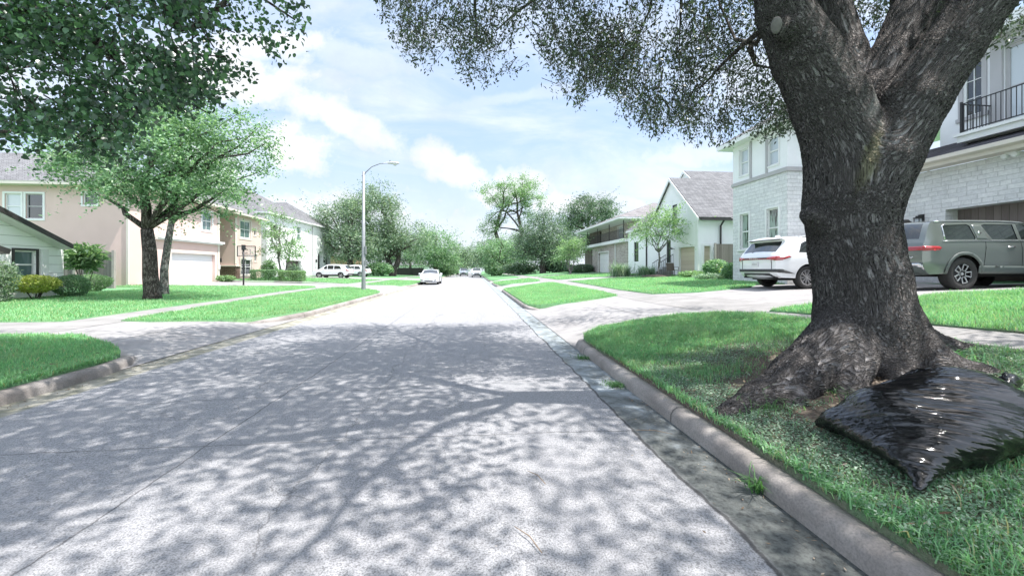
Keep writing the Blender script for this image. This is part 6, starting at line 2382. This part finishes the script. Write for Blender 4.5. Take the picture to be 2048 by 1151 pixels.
# ================================================================ VEHICLES
def mat_paint(name, c, metal=0.0, rough=.28, flake=None):
    m, nt, out = newmat(name)
    v = geo_pos(nt)
    d = noise(nt, v, 3.0, 4.0, .6)
    cc = mixc(nt, ramp(nt, d, [(.3, 0.0), (.8, .10)]), c, (.30, .29, .27))
    p = nd(nt, 'BsdfPrincipled', {'Base Color': cc, 'Metallic': metal, 'Roughness': rough, 'Coat Weight': 1.0, 'Coat Roughness': .04})
    finish(nt, out, p)
    return m


M['paint_white'] = mat_paint('white car paint', (.80, .81, .83))
M['paint_green'] = mat_paint('grey green metallic paint', (.17, .188, .178), .5, .32)
M['paint_silver'] = mat_paint('silver car paint', (.62, .63, .65), .35, .3)
M['paint_black'] = mat_paint('black car paint', (.02, .02, .024))
M['car_glass'] = mat_glass('tinted car glass', (.018, .022, .024))
M['car_glass_clear'] = mat_glass('car glass', (.06, .075, .08))
M['tyre'] = pm('tyre rubber', (.022, .022, .023), (.035, .034, .033), 12, .85, .3, 90)
M['rim_dark'] = pm('dark rim metal', (.05, .05, .055), None, 5, .4, metal=.6)
M['rim_light'] = pm('machined rim metal', (.72, .72, .74), None, 5, .3, metal=.7)
M['red_lamp'] = mat_paint('red lamp plastic', (.38, .012, .018), 0, .15)
M['clad'] = pm('dark body cladding', (.045, .047, .048), (.055, .056, .056), 6, .6, .1, 120)
M['clad_green'] = pm('green grey cladding', (.085, .105, .10), (.10, .115, .11), 6, .45)
M['chrome'] = pm('bright trim', (.75, .75, .76), None, 5, .18, metal=.9)
M['under'] = pm('underbody', (.010, .010, .010), None, 5, .9)
M['lamp_clear'] = pm('clear lamp', (.62, .64, .66), (.5, .52, .55), 20, .1)
M['plate'] = pm('number plate white', (.72, .73, .74), None, 4, .4)


def chaikin(p, it=2):
    p = [np.array(q, float) for q in p]
    for _ in range(it):
        q = [p[0]]
        for a, b in zip(p[:-1], p[1:]):
            q += [a * .75 + b * .25, a * .25 + b * .75]
        q.append(p[-1])
        p = q
    return np.array(p)


class Car:
    def __init__(s, name, label, cat, loc, rotz, L, HW, top, belt, roof, axles, rw, arch, bottom, paint, tumble=.20, plan_r=(.5, .10), plan_f=(.9, .16), low=.97, group=None):
        s.root = thing(name, label, cat, loc, rotz, group)
        s.L, s.HW, s.belt, s.roof = L, HW, belt, roof
        s.pr, s.pf, s.tumble, s.low = plan_r, plan_f, tumble, low
        s.axles, s.rw, s.arch, s.bottom = axles, rw, arch, bottom
        s.top = chaikin(top, 2)
        s.paint = paint
        k = int(np.argmax(s.top[:, 1]))
        s.rear = s.top[:k + 1]
        s.front = s.top[k:]

    def W(s, x, z):
        x, z = np.asarray(x, float), np.asarray(z, float)
        r = 1 - s.pr[1] * np.clip(1 - x / s.pr[0], 0, 1) ** 2.2
        f = 1 - s.pf[1] * np.clip(1 - (s.L - x) / s.pf[0], 0, 1) ** 2.2
        up = np.clip((z - s.belt) / (s.roof - s.belt), 0, 1)
        t = 1 - s.tumble * up - .05 * np.clip((up - .85) / .15, 0, 1) ** 2
        sh = 1 - .025 * np.clip((z - (s.belt - .16)) / .16, 0, 1)
        lo = s.low + (1 - s.low) * np.clip((z - s.bottom) / .25, 0, 1)
        return s.HW * r * f * t * sh * lo

    def body(s, windows, wind, rearg, bulge=(.07, .03, .10), roofmat=None):
        """windows: side polygons (x,z); wind / rearg: (z0, z1) spans of front / rear glass on the outline"""
        b = []
        for (xa) in (s.axles[1], s.axles[0]):
            za = s.rw
            h = s.bottom - za
            a0 = math.asin(max(-1, min(1, h / s.arch)))
            n = 14
            for k in range(n + 1):
                t = a0 + (math.pi - 2 * a0) * k / n
                b.append((xa + s.arch * math.cos(t), za + s.arch * math.sin(t)))
        outline = [tuple(p) for p in s.top] + b
        ol = resample(outline, .09)
        allp = [Vector(p) for p in ol]
        n = len(ol)
        edges = [(i, (i + 1) % n) for i in range(n)]
        for w in windows:
            w2 = resample(w, .12)
            k = len(allp)
            allp += [Vector(p) for p in w2]
            edges += [(k + i, k + (i + 1) % len(w2)) for i in range(len(w2))]
        g = np.stack(np.meshgrid(np.arange(0, s.L, .085), np.arange(s.bottom, s.roof, .085)), -1).reshape(-1, 2)
        g = g[inside(outline, g)]
        allp += [Vector((float(a), float(c))) for a, c in g]
        vv, ee, ff, *_ = delaunay_2d_cdt(allp, edges, [], 0, 1e-4)
        A = np.array([(v.x, v.y) for v in vv])
        cen = np.array([A[list(f)].mean(0) for f in ff])
        keep = inside(outline, cen)
        wid = np.full(len(ff), -1)
        for i, w in enumerate(windows):
            wid[inside(w, cen)] = i
        Y = s.W(A[:, 0], A[:, 1])
        mb = MB()
        for sg in (1, -1):
            mb.add([(a[0], sg * y, a[1]) for a, y in zip(A, Y)], [tuple(f) if sg < 0 else tuple(f)[::-1] for f, k, w in zip(ff, keep, wid) if k and w < 0])
        # cap over the top outline
        T = np.array(resample([tuple(p) for p in s.top], .07, closed=False))
        ys = np.array([-1, -.93, -.86, -.6, -.3, 0, .3, .6, .86, .93, 1])
        tan = np.gradient(T, axis=0)
        nrm = np.stack([-tan[:, 1], tan[:, 0]], 1)
        nrm /= np.linalg.norm(nrm, axis=1)[:, None]
        xm = s.top[int(np.argmax(s.top[:, 1])), 0]
        V = []
        Wt = s.W(T[:, 0], T[:, 1])
        for p, nn, w in zip(T, nrm, Wt):
            bl = bulge[0] if p[0] < xm - .3 and abs(nn[0]) > .5 else (bulge[2] if p[0] > xm and abs(nn[0]) > .35 else bulge[1])
            for y in ys:
                o = bl * (1 - y * y)
                V.append((p[0] + nn[0] * o, w * y, p[1] + nn[1] * o))
        ny = len(ys)
        caps = {'body': [], 'windshield': [], 'rear_window': [], 'roof': []}
        for i in range(len(T) - 1):
            zc, xc = (T[i, 1] + T[i + 1, 1]) / 2, (T[i, 0] + T[i + 1, 0]) / 2
            for j in range(ny - 1):
                q = (i * ny + j, i * ny + j + 1, (i + 1) * ny + j + 1, (i + 1) * ny + j)
                mid = 2 <= j <= ny - 4 + 1
                k = 'body'
                if xc > xm and wind[0] < zc < wind[1] and mid:
                    k = 'windshield'
                elif xc < xm and rearg[0] < zc < rearg[1] and mid:
                    k = 'rear_window'
                elif roofmat and zc > s.roof - .09:
                    k = 'roof'
                caps[k].append(q)
        mb.add(V, caps['body'])
        s.body_o = mb.build('body', s.paint, s.root, smooth=True, local=True)
        for k in ('windshield', 'rear_window', 'roof'):
            if caps[k]:
                m2 = MB()
                used = sorted({i for q in caps[k] for i in q})
                re_ = {u: i for i, u in enumerate(used)}
                m2.add([V[u] for u in used], [tuple(re_[i] for i in q) for q in caps[k]])
                m2.build(k, roofmat if k == 'roof' else M['car_glass'], s.root, smooth=True, local=True)
        for i, w in enumerate(windows):
            for sg in (1, -1):
                m2 = MB()
                fs = [tuple(f) for f, k in zip(ff, wid) if k == i]
                used = sorted({u for f in fs for u in f})
                re_ = {u: j for j, u in enumerate(used)}
                m2.add([(A[u][0], sg * (Y[u] - .012), A[u][1]) for u in used], [tuple(re_[u] for u in f) for f in fs])
                m2.build('side_window', M['car_glass'], s.root, smooth=True, local=True)
        # underbody and wheel housings
        m2 = MB()
        m2.box(.35, -s.HW * .66, s.bottom - .08, s.L - .45, s.HW * .66, s.bottom + .35)
        for xa in s.axles:
            n = 12
            V = []
            for k in range(n + 1):
                t = math.pi * k / n
                for sg in (-1, 1):
                    V.append((xa + (s.arch + .01) * math.cos(t), sg * (s.HW * .93), s.rw + (s.arch + .01) * math.sin(t)))
            m2.add(V, [(2 * k, 2 * k + 1, 2 * k + 3, 2 * k + 2) for k in range(n)])
        m2.box(.12, -s.HW * .8, s.bottom - .02, s.L - .15, s.HW * .8, s.bottom + .04)
        m2.build('underbody', M['under'], s.root, local=True)

    def xr(s, z):
        o = np.argsort(s.rear[:, 1])
        return np.interp(z, s.rear[o, 1], s.rear[o, 0])

    def xf(s, z):
        o = np.argsort(s.front[:, 1])
        return np.interp(z, s.front[o, 1], s.front[o, 0])

    def patch(s, name, end, poly, mat_, off=.012, bulge=.07, parent=None):
        """poly in (y, z) laid on the rear or front end"""
        pts = resample(poly, .06)
        g = np.stack(np.meshgrid(np.arange(-s.HW, s.HW, .08), np.arange(0, s.roof, .06)), -1).reshape(-1, 2)
        g = g[inside(poly, g)]
        n = len(pts)
        vv, ee, ff, *_ = delaunay_2d_cdt([Vector(p) for p in pts] + [Vector((float(a), float(b))) for a, b in g], [(i, (i + 1) % n) for i in range(n)], [], 0, 1e-4)
        A = np.array([(v.x, v.y) for v in vv])
        keep = inside(poly, np.array([A[list(f)].mean(0) for f in ff]))
        x = s.xr(A[:, 1]) if end == 'rear' else s.xf(A[:, 1])
        w = s.W(x, A[:, 1])
        yy = np.clip(A[:, 0], -w - .01, w + .01)
        bl = bulge * (1 - np.clip(yy / w, -1, 1) ** 2) + off
        X = x - bl if end == 'rear' else x + bl
        mb = MB()
        mb.add(np.column_stack([X, yy, A[:, 1]]), [tuple(f) for f, k in zip(ff, keep) if k])
        # a thin edge so that the piece has body
        o = mb.build(name, mat_, parent or s.root, smooth=True, local=True)
        sm_ = o.modifiers.new('thick', 'SOLIDIFY')
        sm_.thickness = .014
        sm_.offset = 0
        return o

    def side(s, name, poly, mat_, off=.008, sides=(1, -1), parent=None):
        pts = resample(poly, .06)
        g = np.stack(np.meshgrid(np.arange(0, s.L, .08), np.arange(0, s.roof, .07)), -1).reshape(-1, 2)
        g = g[inside(poly, g)]
        n = len(pts)
        vv, ee, ff, *_ = delaunay_2d_cdt([Vector(p) for p in pts] + [Vector((float(a), float(b))) for a, b in g], [(i, (i + 1) % n) for i in range(n)], [], 0, 1e-4)
        A = np.array([(v.x, v.y) for v in vv])
        keep = inside(poly, np.array([A[list(f)].mean(0) for f in ff]))
        Y = s.W(A[:, 0], A[:, 1]) + off
        for sg in sides:
            mb = MB()
            mb.add(np.column_stack([A[:, 0], sg * Y, A[:, 1]]), [tuple(f) for f, k in zip(ff, keep) if k])
            o = mb.build(name, mat_, parent or s.root, smooth=True, local=True)
            sm_ = o.modifiers.new('thick', 'SOLIDIFY')
            sm_.thickness = .014
            sm_.offset = 0

    def line(s, name, pts, r, mat_, sides=(1, -1), off=.004):
        for sg in sides:
            mb = MB()
            P = resample(pts, .15, closed=False)
            mb.tube([(p[0], sg * float(s.W(p[0], p[1]) + off), p[1]) for p in P], r, n=5)
            mb.build(name, mat_, s.root, smooth=True, local=True)

    def wheels(s, style='multi', width=.24, rimr=.66):
        R_ = s.rw
        mb = MB()
        w = width / 2
        mb.lathe([(R_ * rimr, -w * .75), (R_ * .80, -w), (R_ * .95, -w * .92), (R_, -w * .55), (R_, w * .55), (R_ * .95, w * .92), (R_ * .80, w), (R_ * rimr, w * .75), (R_ * rimr, w * .1), (R_ * rimr, -w * .75)], (0, 0, 0), 'Y', 36)
        proto = mb.build('wheel', M['tyre'], s.root, smooth=True, local=True)
        mb = MB()
        rr = R_ * rimr
        mb.lathe([(.001, -w * .25), (rr * .98, -w * .25), (rr, -w * .7)], (0, 0, 0), 'Y', 36)
        mb.lathe([(rr * 1.0, -w * .78), (rr * .93, -w * .80), (rr * .93, -w * .5)], (0, 0, 0), 'Y', 36)
        rim = mb.build('rim', M['rim_dark'], proto, smooth=False, local=True)
        mb = MB()
        if style == 'double':
            for k in range(5):
                t = 2 * math.pi * k / 5 + .3
                c, d = math.cos(t), math.sin(t)
                for sg in (-1, 1):
                    o = .17 * rr * sg
                    mb.bar((c * rr * .34 - d * o, -w * .72, d * rr * .34 + c * o), (c * rr * .90 - d * o * 1.5, -w * .80, d * rr * .90 + c * o * 1.5), .012, rr * .11, (c, 0, d))
                mb.bar((c * rr * .90 - d * .26 * rr, -w * .8, d * rr * .9 + c * .26 * rr), (c * rr * .90 + d * .26 * rr, -w * .8, d * rr * .9 - c * .26 * rr), .012, rr * .08, (0, 1, 0))
                mb.bar((c * rr * .34 - d * .17 * rr, -w * .7, d * rr * .34 + c * .17 * rr), (c * rr * .34 + d * .17 * rr, -w * .7, d * rr * .34 - c * .17 * rr), .012, rr * .07, (0, 1, 0))
        else:
            n = 10 if style == 'multi' else 5
            for k in range(n):
                t = 2 * math.pi * k / n
                for dt in ((-.10, .10) if style == 'multi' else (0,)):
                    a, b = t + dt * .4, t + dt
                    mb.bar((math.cos(a) * rr * .12, -w * .62, math.sin(a) * rr * .12), (math.cos(b) * rr * .96, -w * .74, math.sin(b) * rr * .96), .012, rr * (.05 if style == 'multi' else .26), (math.cos(a), 0, math.sin(a)))
            mb.lathe([(rr * .97, -w * .8), (rr * .90, -w * .82)], (0, 0, 0), 'Y', 36)
        mb.lathe([(.001, -w * .74), (rr * .16, -w * .72), (rr * .17, -w * .5)], (0, 0, 0), 'Y', 16)
        sp = mb.build('spoke', M['rim_light'], rim, local=True)
        sp.name = 'rim_face'
        sp.parent = proto
        first = True
        for xa in s.axles:
            for sg in (-1, 1):
                o = proto if first else copy_tree(proto, s.root)
                first = False
                o.location = (xa, sg * (s.HW - width / 2 - .015), s.rw)
                o.rotation_euler = (0, rng.random() * 6, 0) if sg < 0 else (0, rng.random() * 6, math.pi)

    def mirrors(s, x, z, mat_):
        for sg in (1, -1):
            mb = MB()
            y = float(s.W(x, z))
            mb.box(x - .05, sg * y, z - .02, x + .05, sg * (y + .1), z + .03)
            mb.box(x - .07, sg * (y + .08), z - .06, x + .08, sg * (y + .27), z + .12)
            mb.build('mirror', mat_, s.root, local=True, bevel=.02)

    def plate(s, end, y, z, w=.32, h=.16, text=None):
        x = (float(s.xr(z)) - .092) if end == 'rear' else (float(s.xf(z)) + .1)
        mb = MB()
        mb.box(x - .006, y - w / 2, z - h / 2, x + .006, y + w / 2, z + h / 2)
        return mb.build('license_plate', M['plate'], s.root, local=True, bevel=.004)

    def writing(s, name, body, size, x, y, z, mat_, parent=None, space=1.0, rear=True):
        cu = bpy.data.curves.new(name, 'FONT')
        cu.body = body
        cu.size = size
        cu.extrude = .004
        cu.space_character = space
        cu.align_x = 'CENTER'
        cu.align_y = 'CENTER'
        o0 = bpy.data.objects.new(name, cu)
        col.objects.link(o0)
        dg = bpy.context.evaluated_depsgraph_get()
        me = bpy.data.meshes.new_from_object(o0.evaluated_get(dg))
        bpy.data.objects.remove(o0)
        me.materials.clear()
        # face the rear: text right runs to -y seen from behind
        mtx = Matrix(((0, 0, -1, x), (-1, 0, 0, y), (0, 1, 0, z), (0, 0, 0, 1)))
        me.transform(mtx)
        o = link_mesh(name, me, mat_, parent or s.root, local=True)
        return o


# ---------------------------------------------------------------- grey green SUV at the near side of the driveway
zc = float(H(12.2, 9.6)) + .01
top = [(.16, .40), (.06, .50), (.0, .66), (.0, .98), (.03, 1.16), (.07, 1.22), (.20, 1.62), (.30, 1.83), (.42, 1.90), (1.1, 1.945), (2.3, 1.95), (2.85, 1.925), (3.05, 1.88), (3.75, 1.38), (3.9, 1.31), (4.75, 1.20), (4.98, 1.10), (5.08, .92), (5.10, .62), (5.02, .42)]
top = [(a, b if b < 1.2 else 1.22 + (b - 1.2) * .76) for a, b in top]
rv = Car('parked_suv', 'grey green boxy electric SUV parked on the driveway behind the oak trunk', 'car', (11.12, 9.8, zc), 0, 5.1, 1.0, top, 1.22, 1.79, (1.08, 4.10), .415, .475, .42, M['paint_green'], tumble=.17, plan_r=(.45, .09))
wins = [[(.60, 1.27), (1.42, 1.28), (1.46, 1.34), (1.40, 1.74), (1.32, 1.79), (.70, 1.75), (.60, 1.68)],
        [(1.92, 1.285), (2.66, 1.29), (2.66, 1.80), (1.84, 1.80), (1.74, 1.76)],
        [(2.76, 1.29), (3.56, 1.30), (3.50, 1.40), (3.08, 1.74), (2.98, 1.79), (2.76, 1.80)]]
gz = lambda pts: [(a, 1.22 + (b - 1.2) * .76) for a, b in pts]
wins = [gz(w) for w in wins]
rv.body(wins, (1.39, 1.73), (1.30, 1.68), roofmat=M['car_glass'])
rv.wheels('double', .29, .62)
rv.line('belt_trim', gz([(.5, 1.215), (1.5, 1.235), (3.7, 1.25)]), .016, M['chrome'])
rv.line('roof_rail', gz([(.42, 1.872), (1.1, 1.90), (2.3, 1.905), (2.85, 1.875), (3.1, 1.80)]), .022, M['chrome'])
rv.line('window_trim', gz([(.56, 1.24), (.60, 1.72), (.72, 1.80)]), .018, M['chrome'])
rv.patch('tail_light', 'rear', [(-.98, 1.00), (.98, 1.00), (.98, 1.10), (-.98, 1.10)], M['red_lamp'], .014)
rv.side('tail_light_end', [(.0, .99), (.36, 1.0), (.42, 1.06), (.36, 1.10), (.0, 1.11)], M['red_lamp'], .010)
for sg in (1, -1):
    rv.patch('bumper_insert', 'rear', [(sg * a, b) for a, b in ((.45, .60), (.78, .60), (.90, .52), (.98, .52), (.98, .60), (.86, .68), (.45, .68))], M['chrome'], .016)
rv.patch('bumper', 'rear', [(-.97, .41), (.97, .41), (.97, .70), (-.97, .70)], M['clad_green'], .006)
rv.side('side_cladding', [(1.48, .43), (3.56, .43), (3.56, .60), (1.48, .62)], M['clad_green'], .010)
for xa in rv.axles:
    arc = [(xa + .475 * math.cos(t), .415 + .475 * math.sin(t)) for t in np.linspace(.05, math.pi - .05, 14)]
    arc2 = [(xa + .555 * math.cos(t), .415 + .555 * math.sin(t)) for t in np.linspace(math.pi - .05, .05, 14)]
    rv.side('wheel_arch', arc + arc2, M['clad_green'], .012)
rv.line('door_seam', [(1.62, .62), (1.70, 1.22)], .006, M['under'], off=.001)
rv.line('door_seam', [(2.72, .60), (2.72, 1.24)], .006, M['under'], off=.001)
rv.side('rear_pillar', gz([(1.50, 1.27), (1.86, 1.275), (1.72, 1.77), (1.45, 1.77)]), M['paint_green'], .004)
rv.side('emblem', [(1.60, 1.40), (1.655, 1.45), (1.60, 1.50), (1.545, 1.45)], M['chrome'], .012)
rv.side('door_handle', [(2.30, 1.08), (2.52, 1.085), (2.52, 1.115), (2.30, 1.11)], M['chrome'], .008)
rv.patch('emblem', 'rear', [(-.74, .84), (-.70, .80), (-.66, .84), (-.665, .855), (-.70, .83), (-.735, .855)], M['chrome'], .016)
rv.mirrors(3.42, 1.30, M['paint_green'])
mb = MB()
mb.prism([(.55, -.02, 1.76), (.85, -.02, 1.78), (.70, -.02, 1.88), (.60, -.02, 1.88)], (0, .04, 0))
mb.build('antenna_fin', M['trim_black'], rv.root, local=True)
rv.patch('headlight', 'front', [(-.95, .95), (.95, .95), (.95, 1.03), (-.95, 1.03)], M['lamp_clear'], .012, .10)

# ---------------------------------------------------------------- white SUV on the far side of the driveway
zc = float(H(11.2, 13.2)) + .0
top = [(.22, .36), (.08, .44), (.02, .58), (.04, .80), (.0, .98), (.06, 1.10), (.12, 1.16), (.46, 1.55), (.30, 1.62), (.42, 1.665), (1.2, 1.715), (2.2, 1.72), (2.8, 1.68), (3.0, 1.63), (3.75, 1.18), (3.9, 1.12), (4.7, 1.02), (4.98, .90), (5.06, .70), (5.04, .45), (4.95, .33)]
top = [(a, b * 1.04) for a, b in top]
lx_ = Car('parked_suv', 'white SUV with a red tail light bar parked facing the stone house', 'car', (10.0, 13.25, zc), 0, 5.06, 1.0, top, 1.16, 1.79, (1.10, 4.04), .385, .445, .36, M['paint_white'], tumble=.19, plan_r=(.55, .13))
wins = [[(a, b * 1.04) for a, b in w] for w in [[(.80, 1.17), (1.62, 1.15), (1.62, 1.54), (1.1, 1.53), (.95, 1.46)], [(1.66, 1.15), (2.60, 1.14), (2.60, 1.56), (1.66, 1.55)], [(2.66, 1.14), (3.55, 1.15), (3.0, 1.54), (2.66, 1.56)]]]
lx_.body(wins, (1.24, 1.67), (1.21, 1.59))
lx_.wheels('multi', .25, .68)
lx_.patch('tail_light', 'rear', [(-.92, .985), (.92, .985), (.92, 1.055), (-.92, 1.055)], M['trim_black'], .012)
lx_.patch('light_bar', 'rear', [(-.92, .995), (.92, .995), (.92, 1.018), (-.92, 1.018)], M['red_lamp'], .022)
for sg in (1, -1):
    lx_.patch('tail_light_cluster', 'rear', [(sg * a, b) for a, b in ((.52, 1.0), (.93, .95), (.93, 1.085), (.60, 1.06))], M['red_lamp'], .026)
lx_.side('tail_light_end', [(.0, .95), (.20, .96), (.50, 1.075), (.42, 1.10), (.0, 1.085)], M['red_lamp'], .010)
lx_.patch('bumper', 'rear', [(-.90, .56), (.90, .56), (.93, .66), (-.93, .66)], M['clad'], .010)
lx_.side('bumper_end', [(.0, .56), (.62, .505), (.20, .66), (.0, .66)], M['clad'], .008)
lx_.patch('diffuser', 'rear', [(-.80, .37), (.80, .37), (.62, .52), (-.62, .52)], M['clad'], .014)
lx_.patch('tailgate_seam', 'rear', [(.72, .66), (.73, .66), (.73, 1.0), (.72, 1.0)], M['under'], .006)
lx_.patch('tailgate_seam', 'rear', [(-.73, .66), (-.72, .66), (-.72, 1.0), (-.73, 1.0)], M['under'], .006)
pl_ = lx_.plate('rear', 0.0, .83, .33, .165)
xw = float(lx_.xr(1.035))
lx_.writing('lettering', 'LEXUS', .085, xw - .105, .02, 1.036, M['chrome'], space=1.9)
px_ = float(lx_.xr(.83)) - .101
mbp = MB()
for k, (a, b) in enumerate(((-.11, -.06), (-.04, .01), (.03, .07), (.085, .12))):
    mbp.box(px_, a, .80, px_ + .004, b, .855)
mbp.build('plate_mark', M['trim_grey'], pl_, local=True)
mb = MB()
mb.prism([(.20, -.72, 1.68), (.50, -.76, 1.757), (.60, -.76, 1.757), (.52, -.74, 1.665)], (0, 1.50, 0))
mb.build('spoiler', M['paint_white'], lx_.root, local=True, bevel=.012)
mb = MB()
mb.prism([(.235, -.70, 1.672), (.52, -.72, 1.661), (.50, -.72, 1.638), (.28, -.70, 1.655)], (0, 1.42, 0))
mb.build('spoiler_shadow_trim', M['trim_black'], lx_.root, local=True)
mb = MB()
mb.prism([(.70, -.02, 1.755), (.98, -.02, 1.77), (.84, -.02, 1.86), (.76, -.02, 1.86)], (0, .04, 0))
mb.build('antenna_fin', M['paint_white'], lx_.root, local=True)
mb = MB()
xw = float(lx_.xr(1.25))
mb.bar((xw - .08, .30, 1.245), (xw - .02, -.12, 1.25), .03, .03)
mb.build('rear_wiper', M['under'], lx_.root, local=True)
lx_.line('roof_rail', [(.9, 1.74), (2.2, 1.752), (2.8, 1.71)], .018, M['chrome'])
lx_.line('door_seam', [(1.64, .55), (1.62, 1.12)], .005, M['under'], off=.001)
lx_.line('door_seam', [(2.63, .5), (2.62, 1.12)], .005, M['under'], off=.001)
lx_.side('sill_trim', [(1.5, .36), (3.56, .36), (3.56, .44), (1.5, .46)], M['clad'], .008)
lx_.mirrors(3.32, 1.16, M['paint_white'])
lx_.patch('headlight', 'front', [(.5, .78), (.86, .80), (.86, .88), (.5, .84)], M['lamp_clear'], .012, .10)
lx_.patch('headlight', 'front', [(-.86, .80), (-.5, .78), (-.5, .84), (-.86, .88)], M['lamp_clear'], .012, .10)

# ---------------------------------------------------------------- white sedan at the left kerb, facing the camera
SED = [(.25, .30), (.05, .38), (.0, .60), (.02, .82), (.15, .93), (.75, 1.0), (1.35, 1.38), (1.7, 1.44), (2.5, 1.46), (2.9, 1.40), (3.65, 1.0), (3.85, .95), (4.55, .82), (4.78, .70), (4.85, .5), (4.80, .30)]
zs = 0.0


def sedan(label, loc, rotz, paint, group=None):
    c = Car('parked_sedan', label, 'car', loc, rotz, 4.85, .92, SED, .95, 1.46, (.95, 3.75), .33, .38, .28, paint, tumble=.24, plan_r=(.7, .2), plan_f=(.9, .22), group=group)
    c.body([[(.95, 1.0), (2.05, .99), (2.05, 1.36), (1.5, 1.33)], [(2.12, .99), (3.25, 1.0), (2.78, 1.34), (2.12, 1.36)]], (1.02, 1.40), (1.02, 1.38))
    c.wheels('five', .22, .68)
    for sg in (1, -1):
        c.patch('headlight', 'front', [(sg * a, b) for a, b in ((.42, .66), (.82, .70), (.80, .80), (.48, .73))], M['lamp_clear'], .012, .10)
        c.patch('fog_lamp', 'front', [(sg * a, b) for a, b in ((.52, .40), (.74, .42), (.72, .50), (.54, .48))], M['clad'], .012, .10)
        c.patch('tail_light', 'rear', [(sg * a, b) for a, b in ((.45, .72), (.85, .72), (.85, .86), (.50, .84))], M['red_lamp'], .012)
    c.patch('grille', 'front', [(-.36, .62), (.36, .62), (.42, .72), (-.42, .72)], M['clad'], .012, .10)
    c.patch('air_intake', 'front', [(-.40, .34), (.40, .34), (.36, .42), (-.36, .42)], M['clad'], .012, .10)
    c.plate('front', 0, .52, .30, .12)
    c.mirrors(3.05, 1.0, paint)
    return c


sedan('white sedan parked at the left kerb facing the camera', (-4.15, 43.4, 0), R(-90), M['paint_white'])

# ---------------------------------------------------------------- crossovers on the left driveway and far cars
CRO = [(.25, .34), (.06, .42), (.0, .62), (.03, .95), (.10, 1.05), (.50, 1.55), (.72, 1.66), (1.6, 1.70), (2.5, 1.68), (2.8, 1.62), (3.5, 1.12), (3.7, 1.06), (4.3, .95), (4.55, .78), (4.6, .5), (4.52, .32)]


def crossover(label, loc, rotz, paint, group=None, lower=None):
    c = Car('parked_crossover', label, 'car', loc, rotz, 4.6, .93, CRO, 1.06, 1.70, (.9, 3.6), .35, .41, .32, paint, tumble=.2, plan_r=(.5, .12), group=group)
    c.body([[(.78, 1.12), (1.75, 1.10), (1.75, 1.55), (1.1, 1.52)], [(1.82, 1.10), (2.55, 1.10), (2.55, 1.57), (1.82, 1.56)], [(2.62, 1.10), (3.25, 1.11), (2.78, 1.52), (2.62, 1.56)]], (1.14, 1.60), (1.12, 1.55))
    c.wheels('five', .23, .68)
    for sg in (1, -1):
        c.patch('tail_light', 'rear', [(sg * a, b) for a, b in ((.6, .86), (.92, .84), (.92, 1.06), (.70, 1.04))], M['red_lamp'], .014)
        c.patch('headlight', 'front', [(sg * a, b) for a, b in ((.45, .78), (.86, .80), (.84, .90), (.5, .86))], M['lamp_clear'], .012, .10)
    c.side('tail_light_end', [(.0, .88), (.22, .92), (.28, 1.02), (.1, 1.08)], M['red_lamp'], .010)
    c.patch('bumper', 'rear', [(-.9, .34), (.9, .34), (.9, .58), (-.9, .58)], M['clad'], .010)
    c.patch('grille', 'front', [(-.42, .60), (.42, .60), (.46, .80), (-.46, .80)], M['clad'], .012, .10)
    c.patch('air_intake', 'front', [(-.7, .34), (.7, .34), (.7, .50), (-.7, .50)], M['clad'], .012, .10)
    c.side('side_cladding', [(1.32, .33), (3.18, .33), (3.18, .46), (1.32, .46)], M['clad'], .008)
    c.plate('rear', 0, .75, .30, .15)
    c.mirrors(3.0, 1.12, paint)
    return c


p_ = px_base(702, 50)
crossover('white crossover parked side on in the driveway of the white house', (p_[0], p_[1], float(H(*p_))), R(172), M['paint_white'])
p_ = px_base(738, 57)
crossover('second white crossover half hidden behind the street lamp', (p_[0], p_[1], float(H(*p_))), R(170), M['paint_white'])
crossover('far white car with a dark front parked at the right kerb', (.75, 78.5, 0), R(-90), M['paint_white'])
crossover('far grey car standing in the middle of the street end', (-1.9, 92, 0), R(-90), M['paint_silver'])
p_ = px_base(1066, 88)
crossover('white car glimpsed under the trees of the right side', (p_[0], p_[1], float(H(*p_))), R(185), M['paint_white'])
